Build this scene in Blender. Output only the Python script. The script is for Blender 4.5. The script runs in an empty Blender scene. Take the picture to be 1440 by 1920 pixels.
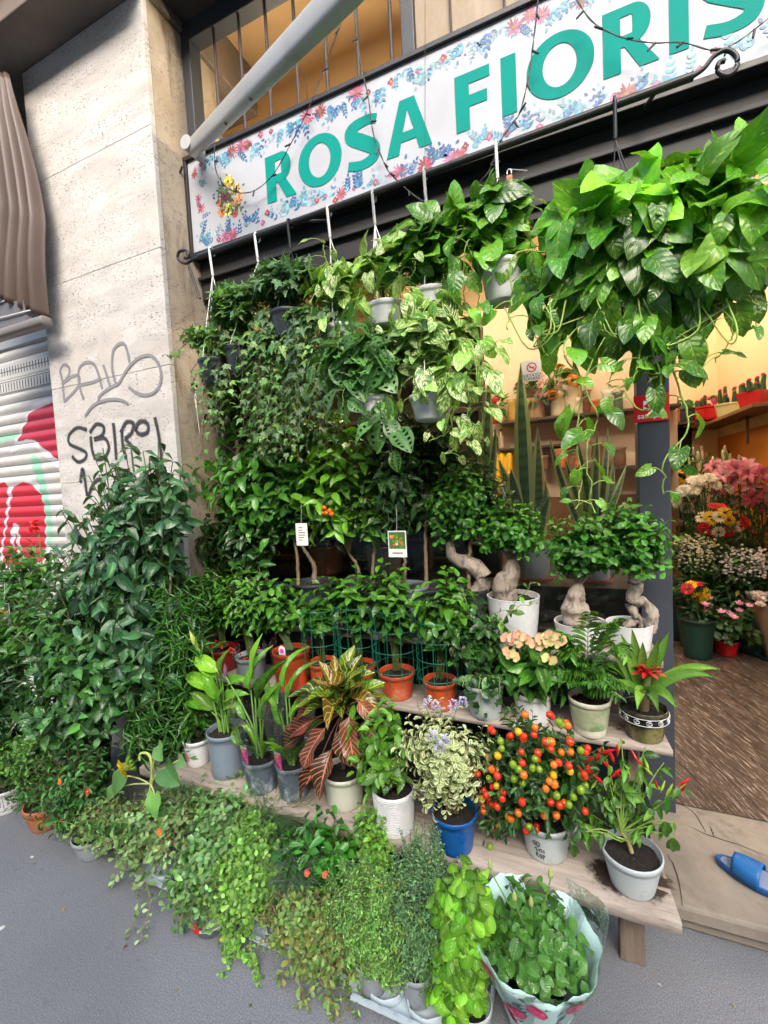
import bpy, math, random
import numpy as np
from math import radians, pi, sin, cos

# ------------------------------------------------------------------ camera
SC = bpy.context.scene
COL = SC.collection
YAW, PIT, ROL, F = 0.4115, 0.0570, -0.0529, 836.13
H = 1.5
_f = np.array([-sin(YAW)*cos(PIT), cos(YAW)*cos(PIT), -sin(PIT)])
_r0 = np.array([cos(YAW), sin(YAW), 0.0]); _u0 = np.cross(_r0, _f)
_r = _r0*cos(ROL)+_u0*sin(ROL); _u = -_r0*sin(ROL)+_u0*cos(ROL)
CAM = np.array([0, 0, H])
from mathutils import Matrix
cd = bpy.data.cameras.new('camera'); co = bpy.data.objects.new('camera', cd); COL.objects.link(co)
cd.sensor_fit = 'HORIZONTAL'; cd.sensor_width = 36; cd.lens = F/1440*36
cd.clip_start = 0.02; cd.clip_end = 300
M = Matrix.Identity(4)
for i in range(3):
    M[i][0] = _r[i]; M[i][1] = _u[i]; M[i][2] = -_f[i]; M[i][3] = CAM[i]
co.matrix_world = M
SC.camera = co

def ray(px, py):
    return _r*((px-720)/F) - _u*((py-960)/F) + _f
def at(px, py, Y):
    d = ray(px, py); return CAM + d*(Y/d[1])
def atz(px, py, z):
    d = ray(px, py); return CAM + d*((z-H)/d[2])
def mpp(P):                       # metres per photo pixel at a world point
    return float(np.dot(np.array(P)-CAM, _f))/F

# ------------------------------------------------------------------ light
W = bpy.data.worlds.new('World'); SC.world = W; W.use_nodes = True
wn = W.node_tree.nodes; wn.clear()
sky = wn.new('ShaderNodeTexSky'); sky.sky_type = 'NISHITA'; sky.sun_disc = False
sky.sun_elevation = radians(34); sky.sun_rotation = radians(160)
sky.air_density = 1.0; sky.dust_density = 6.0; sky.ozone_density = 1.0
bg = wn.new('ShaderNodeBackground'); bg.inputs['Strength'].default_value = 0.15
wo = wn.new('ShaderNodeOutputWorld')
W.node_tree.links.new(sky.outputs[0], bg.inputs[0]); W.node_tree.links.new(bg.outputs[0], wo.inputs[0])
sl = bpy.data.lights.new('sun', 'SUN'); sl.energy = 1.3; sl.angle = radians(50); sl.color = (1, .975, .94)
so = bpy.data.objects.new('sun', sl); COL.objects.link(so)
_e, _a = radians(34), radians(160)       # light comes from the street side, high up
sd = np.array([sin(_a)*cos(_e), cos(_a)*cos(_e), sin(_e)])
from mathutils import Vector
so.rotation_euler = Vector(sd).to_track_quat('Z', 'Y').to_euler()
SC.view_settings.view_transform = 'Standard'; SC.view_settings.look = 'None'
SC.view_settings.exposure = 1.92; SC.view_settings.gamma = 1.0
SC.cycles.use_denoising = True
SC.cycles.max_bounces = 8; SC.cycles.transparent_max_bounces = 16
SC.cycles.caustics_reflective = False; SC.cycles.caustics_refractive = False

rng = np.random.default_rng(11)
def S(seed):
    global rng
    rng = np.random.default_rng(seed)
def U(a, b, n=None): return rng.uniform(a, b, n)
def nrm(v):
    v = np.asarray(v, float); return v/(np.linalg.norm(v, axis=-1, keepdims=True)+1e-12)

# ------------------------------------------------------------------ materials
MATS = {}
class NT:
    def __init__(s, name):
        s.m = bpy.data.materials.new(name); s.m.use_nodes = True
        s.n = s.m.node_tree.nodes; s.l = s.m.node_tree.links; s.n.clear()
        s.out = s.n.new('ShaderNodeOutputMaterial')
        s.p = s.n.new('ShaderNodeBsdfPrincipled'); s.l.new(s.p.outputs[0], s.out.inputs[0])
    def new(s, t, **kw):
        n = s.n.new('ShaderNode'+t)
        for k, v in kw.items():
            if k == 'i':
                for kk, vv in v.items():
                    if isinstance(vv, bpy.types.NodeSocket): s.l.new(vv, n.inputs[kk])
                    else: n.inputs[kk].default_value = vv
            else: setattr(n, k, v)
        return n
    def math(s, op, a, b=None, c=None, clamp=False):
        n = s.n.new('ShaderNodeMath'); n.operation = op; n.use_clamp = clamp
        for i, v in enumerate((a, b, c)):
            if v is None: continue
            if isinstance(v, bpy.types.NodeSocket): s.l.new(v, n.inputs[i])
            else: n.inputs[i].default_value = v
        return n.outputs[0]
    def mix(s, fac, a, b, blend='MIX'):
        n = s.n.new('ShaderNodeMix'); n.data_type = 'RGBA'; n.blend_type = blend
        for k, v in ((0, fac), (6, a), (7, b)):
            if isinstance(v, bpy.types.NodeSocket): s.l.new(v, n.inputs[k])
            else: n.inputs[k].default_value = v if k == 0 else (*v[:3], 1)
        return n.outputs[2]
    def ramp(s, v, a, b):
        n = s.n.new('ShaderNodeMapRange'); n.interpolation_type = 'SMOOTHSTEP'
        s.l.new(v, n.inputs[0]); n.inputs[1].default_value = a; n.inputs[2].default_value = b
        return n.outputs[0]
    def noise(s, vec, scale, detail=4, rough=.55, dist=0):
        n = s.n.new('ShaderNodeTexNoise'); n.inputs['Scale'].default_value = scale
        n.inputs['Detail'].default_value = detail; n.inputs['Roughness'].default_value = rough
        n.inputs['Distortion'].default_value = dist
        if vec is not None: s.l.new(vec, n.inputs[0])
        return n
    def obj(s):
        return s.new('TexCoord').outputs['Object']
    def scale(s, vec, sc):
        n = s.new('Mapping', i={'Vector': vec}); n.inputs['Scale'].default_value = sc; return n.outputs[0]
    def bump(s, h, st, d=.01):
        b = s.new('Bump', i={'Height': h, 'Strength': st, 'Distance': d}); s.l.new(b.outputs[0], s.p.inputs['Normal'])
    def setb(s, c, r=.5, spec=None, metal=0):
        for k, v in (('Base Color', c), ('Roughness', r), ('Metallic', metal)):
            if isinstance(v, bpy.types.NodeSocket): s.l.new(v, s.p.inputs[k])
            else: s.p.inputs[k].default_value = (*v, 1) if k == 'Base Color' else v
        if spec is not None: s.p.inputs['Specular IOR Level'].default_value = spec

def plain(name, c, r=.5, var=.12, scale=14, bump=.05, metal=0, spec=None, dirt=None, dirtc=(.08, .06, .04)):
    """a plain surface with slight mottling, wear and grime"""
    if name in MATS: return MATS[name]
    t = NT(name); o = t.obj()
    n = t.noise(o, scale, 6, .6)
    k = t.math('MULTIPLY_ADD', n.outputs[0], 2*var, 1-var)
    c2 = t.mix(1.0, c, t.new('CombineColor', i={0: k, 1: k, 2: k}).outputs[0], 'MULTIPLY')
    if dirt:
        d = t.noise(o, scale*.6, 8, .7); c2 = t.mix(t.ramp(d.outputs[0], .62-dirt, .78-dirt*.6), c2, dirtc)
    rr = t.math('MULTIPLY_ADD', n.outputs[0], .25, r-.12, clamp=True)
    t.setb(c2, rr, spec, metal)
    if bump: t.bump(t.noise(o, scale*9, 3).outputs[0], bump, .003)
    MATS[name] = t.m; return t.m

def vcol(name, r=.5, spec=None, bump=0, trans=0):
    """colour comes from the mesh's own Col attribute"""
    if name in MATS: return MATS[name]
    t = NT(name); a = t.new('Attribute', attribute_name='Col').outputs[0]
    n = t.noise(t.obj(), 30, 4); k = t.math('MULTIPLY_ADD', n.outputs[0], .3, .85)
    c = t.mix(1.0, a, t.new('CombineColor', i={0: k, 1: k, 2: k}).outputs[0], 'MULTIPLY')
    t.setb(c, r, spec)
    if bump: t.bump(t.noise(t.obj(), 160, 3).outputs[0], bump, .002)
    if trans:
        tr = t.new('BsdfTranslucent', i={'Color': c}); mx = t.new('MixShader', i={0: trans})
        t.l.new(t.p.outputs[0], mx.inputs[1]); t.l.new(tr.outputs[0], mx.inputs[2]); t.l.new(mx.outputs[0], t.out.inputs[0])
    MATS[name] = t.m; return t.m

def leafmat(name, r=.34, vein=.35, veinc=(.25, .42, .08), nv=7, slant=1.4, var=None, varc=(.55, .62, .16), thr=.54,
            edge=None, edgew=.8, trans=.22, bump=.35, bright=.1, band=None):
    if name in MATS: return MATS[name]
    t = NT(name)
    c = t.mix(1.0, t.new('Attribute', attribute_name='Col').outputs[0], (1.12, 1.16, .80), 'MULTIPLY')
    uv = t.new('Attribute', attribute_name='luv').outputs[1]
    sp = t.new('SeparateXYZ', i={0: uv}); u, v, rn = sp.outputs[0], sp.outputs[1], sp.outputs[2]
    av = t.math('ABSOLUTE', v)
    if var:
        x = t.math('SUBTRACT', t.math('MULTIPLY', u, 1.6), t.math('MULTIPLY', av, .9))
        vec = t.new('CombineXYZ', i={0: t.math('MULTIPLY', x, 3.2), 1: t.math('MULTIPLY', v, 1.1), 2: t.math('MULTIPLY', rn, 31.0)}).outputs[0]
        n = t.noise(vec, var, 4, .6, .4)
        c = t.mix(t.ramp(n.outputs[0], thr, thr+.05), c, varc)
    if band:
        b = t.math('SINE', t.math('MULTIPLY', t.math('ADD', u, t.math('MULTIPLY', t.noise(uv, 9, 2).outputs[0], .06)), 95.0))
        c = t.mix(t.math('MULTIPLY', t.ramp(b, -.2, .7), .6), c, band)
    mid = t.math('SUBTRACT', 1.0, t.ramp(av, .03, .10))
    w = t.math('SUBTRACT', t.math('MULTIPLY', u, float(nv)), t.math('MULTIPLY', av, slant))
    sn = t.math('ABSOLUTE', t.math('SUBTRACT', t.math('FRACT', w), .5))
    side = t.math('SUBTRACT', 1.0, t.ramp(sn, .04, .12))
    vm = t.math('MAXIMUM', mid, t.math('MULTIPLY', side, .55 if vein < .6 else .9))
    c = t.mix(t.math('MULTIPLY', vm, vein), c, veinc)
    if edge: c = t.mix(t.ramp(t.math('ADD', av, t.math('MULTIPLY', t.noise(uv, 7, 2).outputs[0], .16)), edgew+.04, edgew+.12), c, edge)
    geo = t.new('NewGeometry')
    c = t.mix(t.math('MULTIPLY', geo.outputs['Backfacing'], .35), c, t.mix(.5, c, (.16, .25, .10)))
    n2 = t.noise(t.obj(), 60, 3)
    rr = t.math('MULTIPLY_ADD', n2.outputs[0], .22, r-.1)
    t.setb(c, rr, .5)
    if bump:
        hgt = t.math('SUBTRACT', t.math('MULTIPLY', sn, 2.0), t.math('MULTIPLY', mid, 1.0))
        t.bump(hgt, bump, .0015)
    if trans:
        tc = t.mix(1.0, c, (1.5, 1.6, .6), 'MULTIPLY')
        tr = t.new('BsdfTranslucent', i={'Color': tc})
        mx = t.new('MixShader', i={0: trans})
        t.l.new(t.p.outputs[0], mx.inputs[1]); t.l.new(tr.outputs[0], mx.inputs[2]); t.l.new(mx.outputs[0], t.out.inputs[0])
    MATS[name] = t.m; return t.m

def emit(name, c, s):
    t = NT(name); t.setb(c, .4); t.p.inputs['Emission Color'].default_value = (*c, 1); t.p.inputs['Emission Strength'].default_value = s
    return t.m

def film(name, tint=(1, 1, 1), amt=.12, rough=.08):
    """thin clear plastic or glass"""
    if name in MATS: return MATS[name]
    t = NT(name); t.n.remove(t.p)
    tr = t.new('BsdfTransparent', i={'Color': (*tint, 1)})
    gl = t.new('BsdfGlossy', i={'Roughness': rough, 'Color': (1, 1, 1, 1)})
    fr = t.new('Fresnel', i={'IOR': 1.45})
    k = t.math('ADD', t.math('MULTIPLY', fr.outputs[0], .8 if name == 'window_glass' else .5), amt, clamp=True)
    if name != 'window_glass':
        n = t.noise(t.obj(), 22, 3, .5, 1.5); b = t.new('Bump', i={'Height': n.outputs[0], 'Strength': .7, 'Distance': .02})
        t.l.new(b.outputs[0], gl.inputs['Normal'])
    mx = t.new('MixShader', i={0: k}); t.l.new(tr.outputs[0], mx.inputs[1]); t.l.new(gl.outputs[0], mx.inputs[2])
    t.l.new(mx.outputs[0], t.out.inputs[0]); MATS[name] = t.m; return t.m

# ------------------------------------------------------------------ mesh collector (all quads)
class G:
    def __init__(s): s.v = []; s.f = []; s.c = []; s.u = []; s.n = 0
    def add(s, v, f, c, u=None):
        v = np.asarray(v, float).reshape(-1, 3); n = len(v)
        s.v.append(v); s.f.append(np.asarray(f, int).reshape(-1, 4)+s.n)
        c = np.asarray(c, float)
        if c.ndim == 1: c = np.tile(c, (n, 1))
        s.c.append(c); s.u.append(np.zeros((n, 3)) if u is None else u); s.n += n
        return s
    def leaves(s, T, P, D, N, L, Wd, C, rnd=None):
        """T: list of templates (v, f, uv); one leaf per row of P"""
        P = np.atleast_2d(P).astype(float); n = len(P)
        if n == 0: return s
        D = nrm(np.broadcast_to(D, (n, 3))); N = np.broadcast_to(N, (n, 3)).astype(float)
        N = N-(N*D).sum(1, keepdims=True)*D; N = nrm(N+1e-6); B = np.cross(D, N)
        L = np.broadcast_to(L, (n,)).astype(float); Wd = np.broadcast_to(Wd, (n,)).astype(float)
        C = np.broadcast_to(C, (n, 3))
        if rnd is None: rnd = rng.uniform(0, 1, n)
        which = rng.integers(0, len(T), n)
        for k, (tv, tf, tu) in enumerate(T):
            ix = np.nonzero(which == k)[0]
            if len(ix) == 0: continue
            m = len(tv)
            v = (P[ix, None, :] + B[ix, None, :]*(tv[None, :, 0:1]*Wd[ix, None, None])
                 + D[ix, None, :]*(tv[None, :, 1:2]*L[ix, None, None]) + N[ix, None, :]*(tv[None, :, 2:3]*L[ix, None, None]))
            f = tf[None]+(np.arange(len(ix))*m)[:, None, None]
            u = np.tile(tu[None], (len(ix), 1, 1)); u[:, :, 2] = rnd[ix, None]
            c = np.repeat(C[ix, None, :], m, 1)
            s.add(v.reshape(-1, 3), f.reshape(-1, 4), c.reshape(-1, 3), u.reshape(-1, 3))
        return s
    def tube(s, path, r, c, k=6, sq=None):
        path = np.asarray(path, float); n = len(path)
        r = np.broadcast_to(r, (n,)) if np.ndim(r) < 1 or len(np.atleast_1d(r)) == n else np.linspace(r[0], r[1], n)
        t = nrm(np.gradient(path, axis=0)); ref = np.array([0.31, .95, .05]) if abs(t[0][2]) > .8 else np.array([0, 0, 1.])
        a = nrm(np.cross(t, ref)); b = np.cross(t, a)
        th = np.arange(k)/k*2*pi + (pi/4 if k == 4 else 0)
        ring = (a[:, None]*np.cos(th)[None, :, None]+b[:, None]*np.sin(th)[None, :, None])*r[:, None, None]+path[:, None]
        f = []
        for i in range(n-1):
            for j in range(k):
                f.append((i*k+j, i*k+(j+1) % k, (i+1)*k+(j+1) % k, (i+1)*k+j))
        s.add(ring, f, c)
        if k >= 4:
            for e, rg in ((0, ring[0]), (n-1, ring[-1])):
                cen = path[e]; s.add(np.vstack([rg, cen[None]]), [((q, (q+1) % k, k, k) if False else (q, (q+1) % k, (q+2) % k, k)) for q in range(0, k-1, 2)], c)
        return s
    def lathe(s, prof, c, n=32, ctr=(0, 0, 0), lean=(0, 0), sx=1, wav=None):
        prof = np.asarray(prof, float); m = len(prof); th = np.arange(n)/n*2*pi
        rr = prof[:, 0][:, None]*np.ones(n)
        if wav: rr = rr*(1+wav[0]*np.sin(th*wav[1])[None])
        v = np.stack([rr*np.cos(th)*sx+lean[0]*prof[:, 1][:, None], rr*np.sin(th)+lean[1]*prof[:, 1][:, None], prof[:, 1][:, None]*np.ones(n)], 2)+np.array(ctr)
        f = [(i*n+j, i*n+(j+1) % n, (i+1)*n+(j+1) % n, (i+1)*n+j) for i in range(m-1) for j in range(n)]
        return s.add(v, f, c)
    def box(s, a, b, c=(.5, .5, .5)):
        x0, y0, z0 = np.minimum(a, b); x1, y1, z1 = np.maximum(a, b)
        v = [(x0, y0, z0), (x1, y0, z0), (x1, y1, z0), (x0, y1, z0), (x0, y0, z1), (x1, y0, z1), (x1, y1, z1), (x0, y1, z1)]
        return s.add(v, [(0, 3, 2, 1), (4, 5, 6, 7), (0, 1, 5, 4), (1, 2, 6, 5), (2, 3, 7, 6), (3, 0, 4, 7)], c)
    def ball(s, p, r, c, k=3, sq=(1, 1, 1), rot=None):
        v, f = cubesphere(k); v = v*np.array(sq)*r
        if rot is not None: v = v@rot.T
        return s.add(v+np.array(p), f, c)
    def grid(s, V, c, u=None):
        V = np.asarray(V, float); m, n = V.shape[:2]
        f = [(i*n+j, i*n+j+1, (i+1)*n+j+1, (i+1)*n+j) for i in range(m-1) for j in range(n-1)]
        c = np.asarray(c, float)
        if c.ndim == 3: c = c.reshape(-1, 3)
        return s.add(V.reshape(-1, 3), f, c, u)
    def build(s, name, mat, parent=None, smooth=True, bevel=0, **tags):
        me = bpy.data.meshes.new(name)
        v = np.vstack(s.v); f = np.vstack(s.f); c = np.vstack(s.c); u = np.vstack(s.u)
        me.vertices.add(len(v)); me.vertices.foreach_set('co', v.ravel().astype(np.float32))
        me.loops.add(len(f)*4); me.loops.foreach_set('vertex_index', f.ravel().astype(np.int32))
        me.polygons.add(len(f)); me.polygons.foreach_set('loop_start', (np.arange(len(f))*4).astype(np.int32))
        me.polygons.foreach_set('loop_total', np.full(len(f), 4, np.int32))
        me.polygons.foreach_set('use_smooth', np.full(len(f), smooth))
        me.update(calc_edges=True)
        a = me.attributes.new('Col', 'FLOAT_COLOR', 'POINT'); a.data.foreach_set('color', np.hstack([c, np.ones((len(c), 1))]).ravel().astype(np.float32))
        a = me.attributes.new('luv', 'FLOAT_VECTOR', 'POINT'); a.data.foreach_set('vector', u.ravel().astype(np.float32))
        me.validate()
        me.materials.append(mat)
        o = bpy.data.objects.new(name, me); COL.objects.link(o)
        if parent is not None: o.parent = parent
        if bevel:
            b = o.modifiers.new('bevel', 'BEVEL'); b.width = bevel; b.segments = 2; b.limit_method = 'ANGLE'
        for k, w in tags.items(): o[k] = w
        return o
_cs = {}
def cubesphere(k):
    if k in _cs: return _cs[k]
    vs = []; fs = []; g = np.linspace(-1, 1, k+1)
    for ax in range(3):
        for sg in (-1, 1):
            b = len(vs)
            for a in g:
                for c in g:
                    p = [0, 0, 0]; p[ax] = sg; p[(ax+1) % 3] = a*sg; p[(ax+2) % 3] = c; vs.append(p)
            for i in range(k):
                for j in range(k):
                    q = b+i*(k+1)+j; fs.append((q, q+k+1, q+k+2, q+1))
    _cs[k] = (nrm(np.array(vs, float)), np.array(fs)); return _cs[k]

def thing(name, label, cat, loc=(0, 0, 0), rz=0, group=None):
    o = bpy.data.objects.new(name, None); COL.objects.link(o); o.empty_display_size = .05
    o.location = loc; o.rotation_euler = (0, 0, rz); o['label'] = label; o['category'] = cat
    if group: o['group'] = group
    return o
def tag(o, label=None, cat=None, group=None, kind=None):
    for k, v in (('label', label), ('category', cat), ('group', group), ('kind', kind)):
        if v: o[k] = v
    return o
def dup(root, loc, rz=None, label=None, group=None):
    r = root.copy(); COL.objects.link(r); r.location = loc
    if rz is not None: r.rotation_euler = (0, 0, rz)
    if label: r['label'] = label
    if group: r['group'] = group
    for ch in list(root.children):
        c = ch.copy(); COL.objects.link(c); c.parent = r
        for g in list(ch.children):
            d = g.copy(); COL.objects.link(d); d.parent = c
    return r

# ------------------------------------------------------------------ leaf templates
def WF(kind):
    def norm(f):
        x = np.linspace(0, 1, 200); m = max(f(x)); return lambda t: f(t)/m
    a = {'ovate': lambda t: np.maximum(t, 1e-4)**.62*np.maximum(1-t, 0)**.85,
         'heart': lambda t: np.maximum(t+.03, 0)**.30*np.maximum(1-t, 0)**.72,
         'lance': lambda t: np.maximum(t, 1e-4)**.7*np.maximum(1-t, 0)**.8,
         'obov': lambda t: np.maximum(t, 1e-4)**1.0*np.maximum(1-t, 0)**.42,
         'round': lambda t: np.maximum(t, 1e-4)**.5*np.maximum(1-t, 0)**.5,
         'strap': lambda t: np.minimum(1, .55+.9*t)*np.maximum(1-t**3.2, 0)**.9,
         'taper': lambda t: (np.minimum(1, .45+2.2*t))*np.maximum(1-t, 0)**.55,
         'blade': lambda t: (.62+.9*t*(1-t)*1.6)*np.maximum(1-t**3, 0)}[kind]
    return norm(a)
def leafT(kind='ovate', nl=4, nc=2, bend=.6, fold=.12, wave=0.0, cup=0, n=4, seed=1, lobes=0, slit=None, twist=0):
    r = np.random.default_rng(seed); w = WF(kind); out = []
    for k in range(n):
        bd = bend*r.uniform(.4, 1.6); fo = fold*r.uniform(.5, 1.6); ph = r.uniform(0, 6.28); tw = twist*r.uniform(-1, 1)
        t = np.linspace(0, 1, nl+1); ww = np.maximum(w(t), .015)
        ang = bd*(t**1.2); dy = np.cos(ang); dz = -np.sin(ang)
        y = np.concatenate([[0], np.cumsum((dy[1:]+dy[:-1])/2/nl)]); z = np.concatenate([[0], np.cumsum((dz[1:]+dz[:-1])/2/nl)])
        vv = np.linspace(-1, 1, nc+1); V = []; UV = []
        for i in range(nl+1):
            for v in vv:
                e = abs(v); hw = ww[i]*.5
                if lobes: yy = y[i]-lobes*e*(1-t[i])**5
                else: yy = y[i]
                zz = z[i]+fo*e*ww[i] + wave*sin(9*t[i]+ph+(2 if v > 0 else 0))*e*ww[i] - cup*e*e*ww[i]
                x = v*hw
                V.append((x*cos(tw*t[i]*3), yy, zz+x*sin(tw*t[i]*3)*.5)); UV.append((t[i], v, 0))
        m = nc+1; Fq = []
        for i in range(nl):
            for j in range(nc):
                if slit and (i % 2 == 1) and 0 < i < nl-1 and (j in slit): continue
                Fq.append((i*m+j, i*m+j+1, (i+1)*m+j+1, (i+1)*m+j))
        out.append((np.array(V), np.array(Fq), np.array(UV, float)))
    return out
def ivyT(n=3, seed=2):
    r = np.random.default_rng(seed); out = []
    for k in range(n):
        tips = [(-.42, -.02), (-.52, .42), (0, 1), (.52, .42), (.42, -.02)]
        nt_ = [(-.06, -.08), (-.34, .22), (-.2, .52), (.2, .52), (.34, .22), (.06, -.08)]
        c = (0, .3); V = [(c[0], c[1], 0)]; UV = [(.3, 0, 0)]
        for i in range(6):
            V.append((nt_[i][0], nt_[i][1], r.uniform(-.02, .04))); UV.append((nt_[i][1], nt_[i][0]*2, 0))
            if i < 5: V.append((tips[i][0]*r.uniform(.85, 1.1), tips[i][1]*r.uniform(.9, 1.1), -r.uniform(.03, .18))); UV.append((tips[i][1], .02, 0))
        Fq = [(0, 1+2*i+2, 1+2*i+1, 1+2*i) for i in range(5)]
        out.append((np.array(V), np.array(Fq), np.array(UV, float)))
    return out
LT = dict(
    ovate=leafT('ovate', 4, 2, .7, .14, .03), ovateS=leafT('ovate', 3, 2, .5, .16), ovateH=leafT('ovate', 6, 4, .7, .10, .05),
    heart=leafT('heart', 7, 4, .8, .10, .05, cup=.05, lobes=.16, n=6), heartS=leafT('heart', 5, 2, .7, .14, .04, lobes=.14, n=5),
    lance=leafT('lance', 5, 2, .6, .12, .03), lanceS=leafT('lance', 3, 2, .5, .12),
    obov=leafT('obov', 4, 2, .3, .14), tiny=leafT('obov', 2, 2, .3, .2), needle=leafT('lance', 1, 2, .1, .2, n=2), round=leafT('round', 3, 2, .4, .12),
    strap=leafT('strap', 10, 2, 1.2, .16, .0, n=5), strapup=leafT('strap', 9, 2, .35, .18, n=5), taper=leafT('taper', 9, 2, 1.1, .16, n=5),
    blade=leafT('blade', 12, 2, .15, .14, .05, n=5, twist=.35), slit=leafT('ovate', 13, 6, .7, .08, .04, lobes=.1, slit=(1, 4), n=4),
    ivy=ivyT(), petal=leafT('obov', 4, 2, .5, .08, n=3), lilyp=leafT('ovate', 6, 2, 1.3, .1, n=3), croton=leafT('ovate', 7, 4, .8, .14, .12, n=6),
    basil=leafT('ovate', 6, 4, 1.0, -.05, .05, cup=.22, n=4))

def jit(c, n, a=.2, b=.12):
    """n leaf colours: the kind's colours with leaf to leaf variation"""
    c = np.atleast_2d(c); k = rng.integers(0, len(c), n)
    o = c[k]*np.exp(rng.normal(0, a*1.35, (n, 1)))*(1+U(-b, b, (n, 3)))
    if n > 40: m = rng.uniform(0, 1, n) < .012; o[m] = o[m]*.4+np.array([.30, .24, .04])*U(.5, 1, (m.sum(), 1))
    return np.clip(o, 0, 1)
def bez(a, b, c, n=8):
    t = np.linspace(0, 1, n)[:, None]; return (1-t)**2*np.array(a)+2*t*(1-t)*np.array(b)+t*t*np.array(c)
def curve(pts, n=24):
    """smooth line through points (Catmull-Rom)"""
    p = np.array(pts, float); p = np.vstack([2*p[0]-p[1], p, 2*p[-1]-p[-2]]); out = []
    m = len(p)-3; per = max(2, n//m)
    for i in range(m):
        for t in np.linspace(0, 1, per, endpoint=(i == m-1)):
            a, b, c, d = p[i:i+4]
            out.append(.5*((2*b)+(-a+c)*t+(2*a-5*b+4*c-d)*t*t+(-a+3*b-3*c+d)*t**3))
    return np.array(out)

# ------------------------------------------------------------------ plants
GA = 2.39996
def shrub(gl, gs, base, C, rad, nb, lpb, L, Wd, T, cols, t0=.3, elev=.75, droop=.15, shell=.45, stemr=.003, stemc=(.12, .08, .04),
          tipc=None, jl=.25, up=.8, front=.25, spread=.0, ymax=None, baser=.0, pairs=False, lowcut=-1., tippow=4, arch=.3, kr=1.22, kn=1.6, face=.2):
    base = np.array(base, float); C = np.array(C, float); rad = np.array(rad, float)*kr
    for i in range(int(nb*kn)):
        d = nrm(rng.normal(0, 1, 3))
        if d[2] < lowcut: d[2] = abs(d[2])
        if rng.uniform() < front and d[1] > 0: d[1] *= -1
        tip = C+d*rad*(shell+(1-shell)*rng.uniform()**.6)
        b0 = base+np.array([U(-baser, baser), U(-baser, baser), 0]) if baser else base
        mid = b0+(C-b0)*U(.45, .85)+rng.normal(0, 1, 3)*rad*.15+np.array([0, 0, arch*rad[2]])
        if spread: mid = mid+(tip-C)*spread
        p = bez(b0, mid, tip, 9)
        if ymax is not None: p[:, 1] = np.minimum(p[:, 1], ymax)
        if gs is not None: gs.tube(p, (stemr*1.3, stemr*.5), stemc, 4)
        t = np.clip(np.linspace(t0, 1, lpb)+U(-.02, .02, lpb), 0, 1)
        ti = t*8; k = np.minimum(ti.astype(int), 7); fr = (ti-k)[:, None]
        P = p[k]*(1-fr)+p[k+1]*fr; A = nrm(p[k+1]-p[k])
        az = np.arange(lpb)*(GA if not pairs else pi/2) + U(0, 6.28)
        if pairs: az = (np.arange(lpb)//2)*(pi/2)+(np.arange(lpb) % 2)*pi+U(0, 6.28)
        ref = nrm(np.cross(A, np.array([.1, .2, 1.]))); bb = np.cross(A, ref)
        R_ = ref*np.cos(az)[:, None]+bb*np.sin(az)[:, None]
        D = nrm(A*(1-elev+.25*(t[:, None] > .93))+R_*elev+np.array([0, 0, -droop])+rng.normal(0, .12, (lpb, 3)))
        out = nrm((P-C)/rad)
        N = np.array([0, 0, up])+A*.35+out*.45+rng.normal(0, .22, (lpb, 3))+np.array([0, -face, 0])
        sz = L*(1+U(-jl, jl, lpb))*np.where(t > .92, .75, 1)
        cc = jit(cols, lpb)
        if tipc is not None:
            m = (t[:, None]**tippow)*rng.uniform(.4, 1); cc = cc*(1-m)+np.array(tipc)*m
        gl.leaves(T, P, D, N, sz, sz*Wd/L, cc)

def vine(gl, gs, pts, step, L, Wd, T, cols, stemr=.002, stemc=(.2, .32, .06), pet=.04, jl=.3, wig=.01, n=None, t0=0, hang=.7, tipsmall=.45, face=.6):
    p = curve(pts, 30 if n is None else n); p = p+rng.normal(0, wig*.35, p.shape)*np.linspace(0, 1, len(p))[:, None]
    gs.tube(p, (stemr, stemr*.7), stemc, 5)
    seg = np.linalg.norm(np.diff(p, axis=0), axis=1); s = np.concatenate([[0], np.cumsum(seg)])
    d = np.arange(t0*s[-1]+step*.3, s[-1]+step*.2, step); m = len(d)
    P = np.stack([np.interp(d, s, p[:, k]) for k in range(3)], 1)
    sd_ = np.where(np.arange(m) % 2 == 0, 1, -1)[:, None]
    R_ = nrm(np.array([1., 0, .1])*sd_+rng.normal(0, .5, (m, 3))+np.array([0, -.35, .1]))
    pe = pet*(1+U(-.4, .4, m))[:, None]
    E_ = P+R_*pe
    for a, b in zip(P, E_): gs.tube(bez(a, (a+b)/2+np.array([0, 0, .25])*np.linalg.norm(b-a), b, 4), stemr*.6, stemc, 3)
    D = nrm(R_*.55+np.array([0, 0, -hang])+rng.normal(0, .25, (m, 3)))
    N = np.array([0, -face, .55])+rng.normal(0, .3, (m, 3))+R_*.25
    sz = L*(1+U(-jl, jl, m))*(1-(1-tipsmall)*(d/s[-1])**3)
    gl.leaves(T, E_, D, N, sz, sz*Wd/L, jit(cols, m))

def rosette(gl, base, n, L, Wd, T, cols, el=(.5, 1.3), r0=.01, jl=.15, az0=0, flat=1.0, azr=None):
    az = az0+np.arange(n)*GA if azr is None else U(azr[0], azr[1], n)
    e = np.linspace(el[1], el[0], n)+U(-.08, .08, n)
    D = np.stack([np.cos(az)*np.cos(e), np.sin(az)*np.cos(e)*flat, np.sin(e)], 1)
    N = np.stack([-np.cos(az)*np.sin(e), -np.sin(az)*np.sin(e), np.cos(e)], 1)
    P = np.array(base)+np.stack([np.cos(az)*r0, np.sin(az)*r0, 0*az], 1)
    sz = L*(1+U(-jl, jl, n)); gl.leaves(T, P, D, N, sz, Wd*(1+U(-.12, .12, n)), jit(cols, n, .15, .08))

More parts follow.
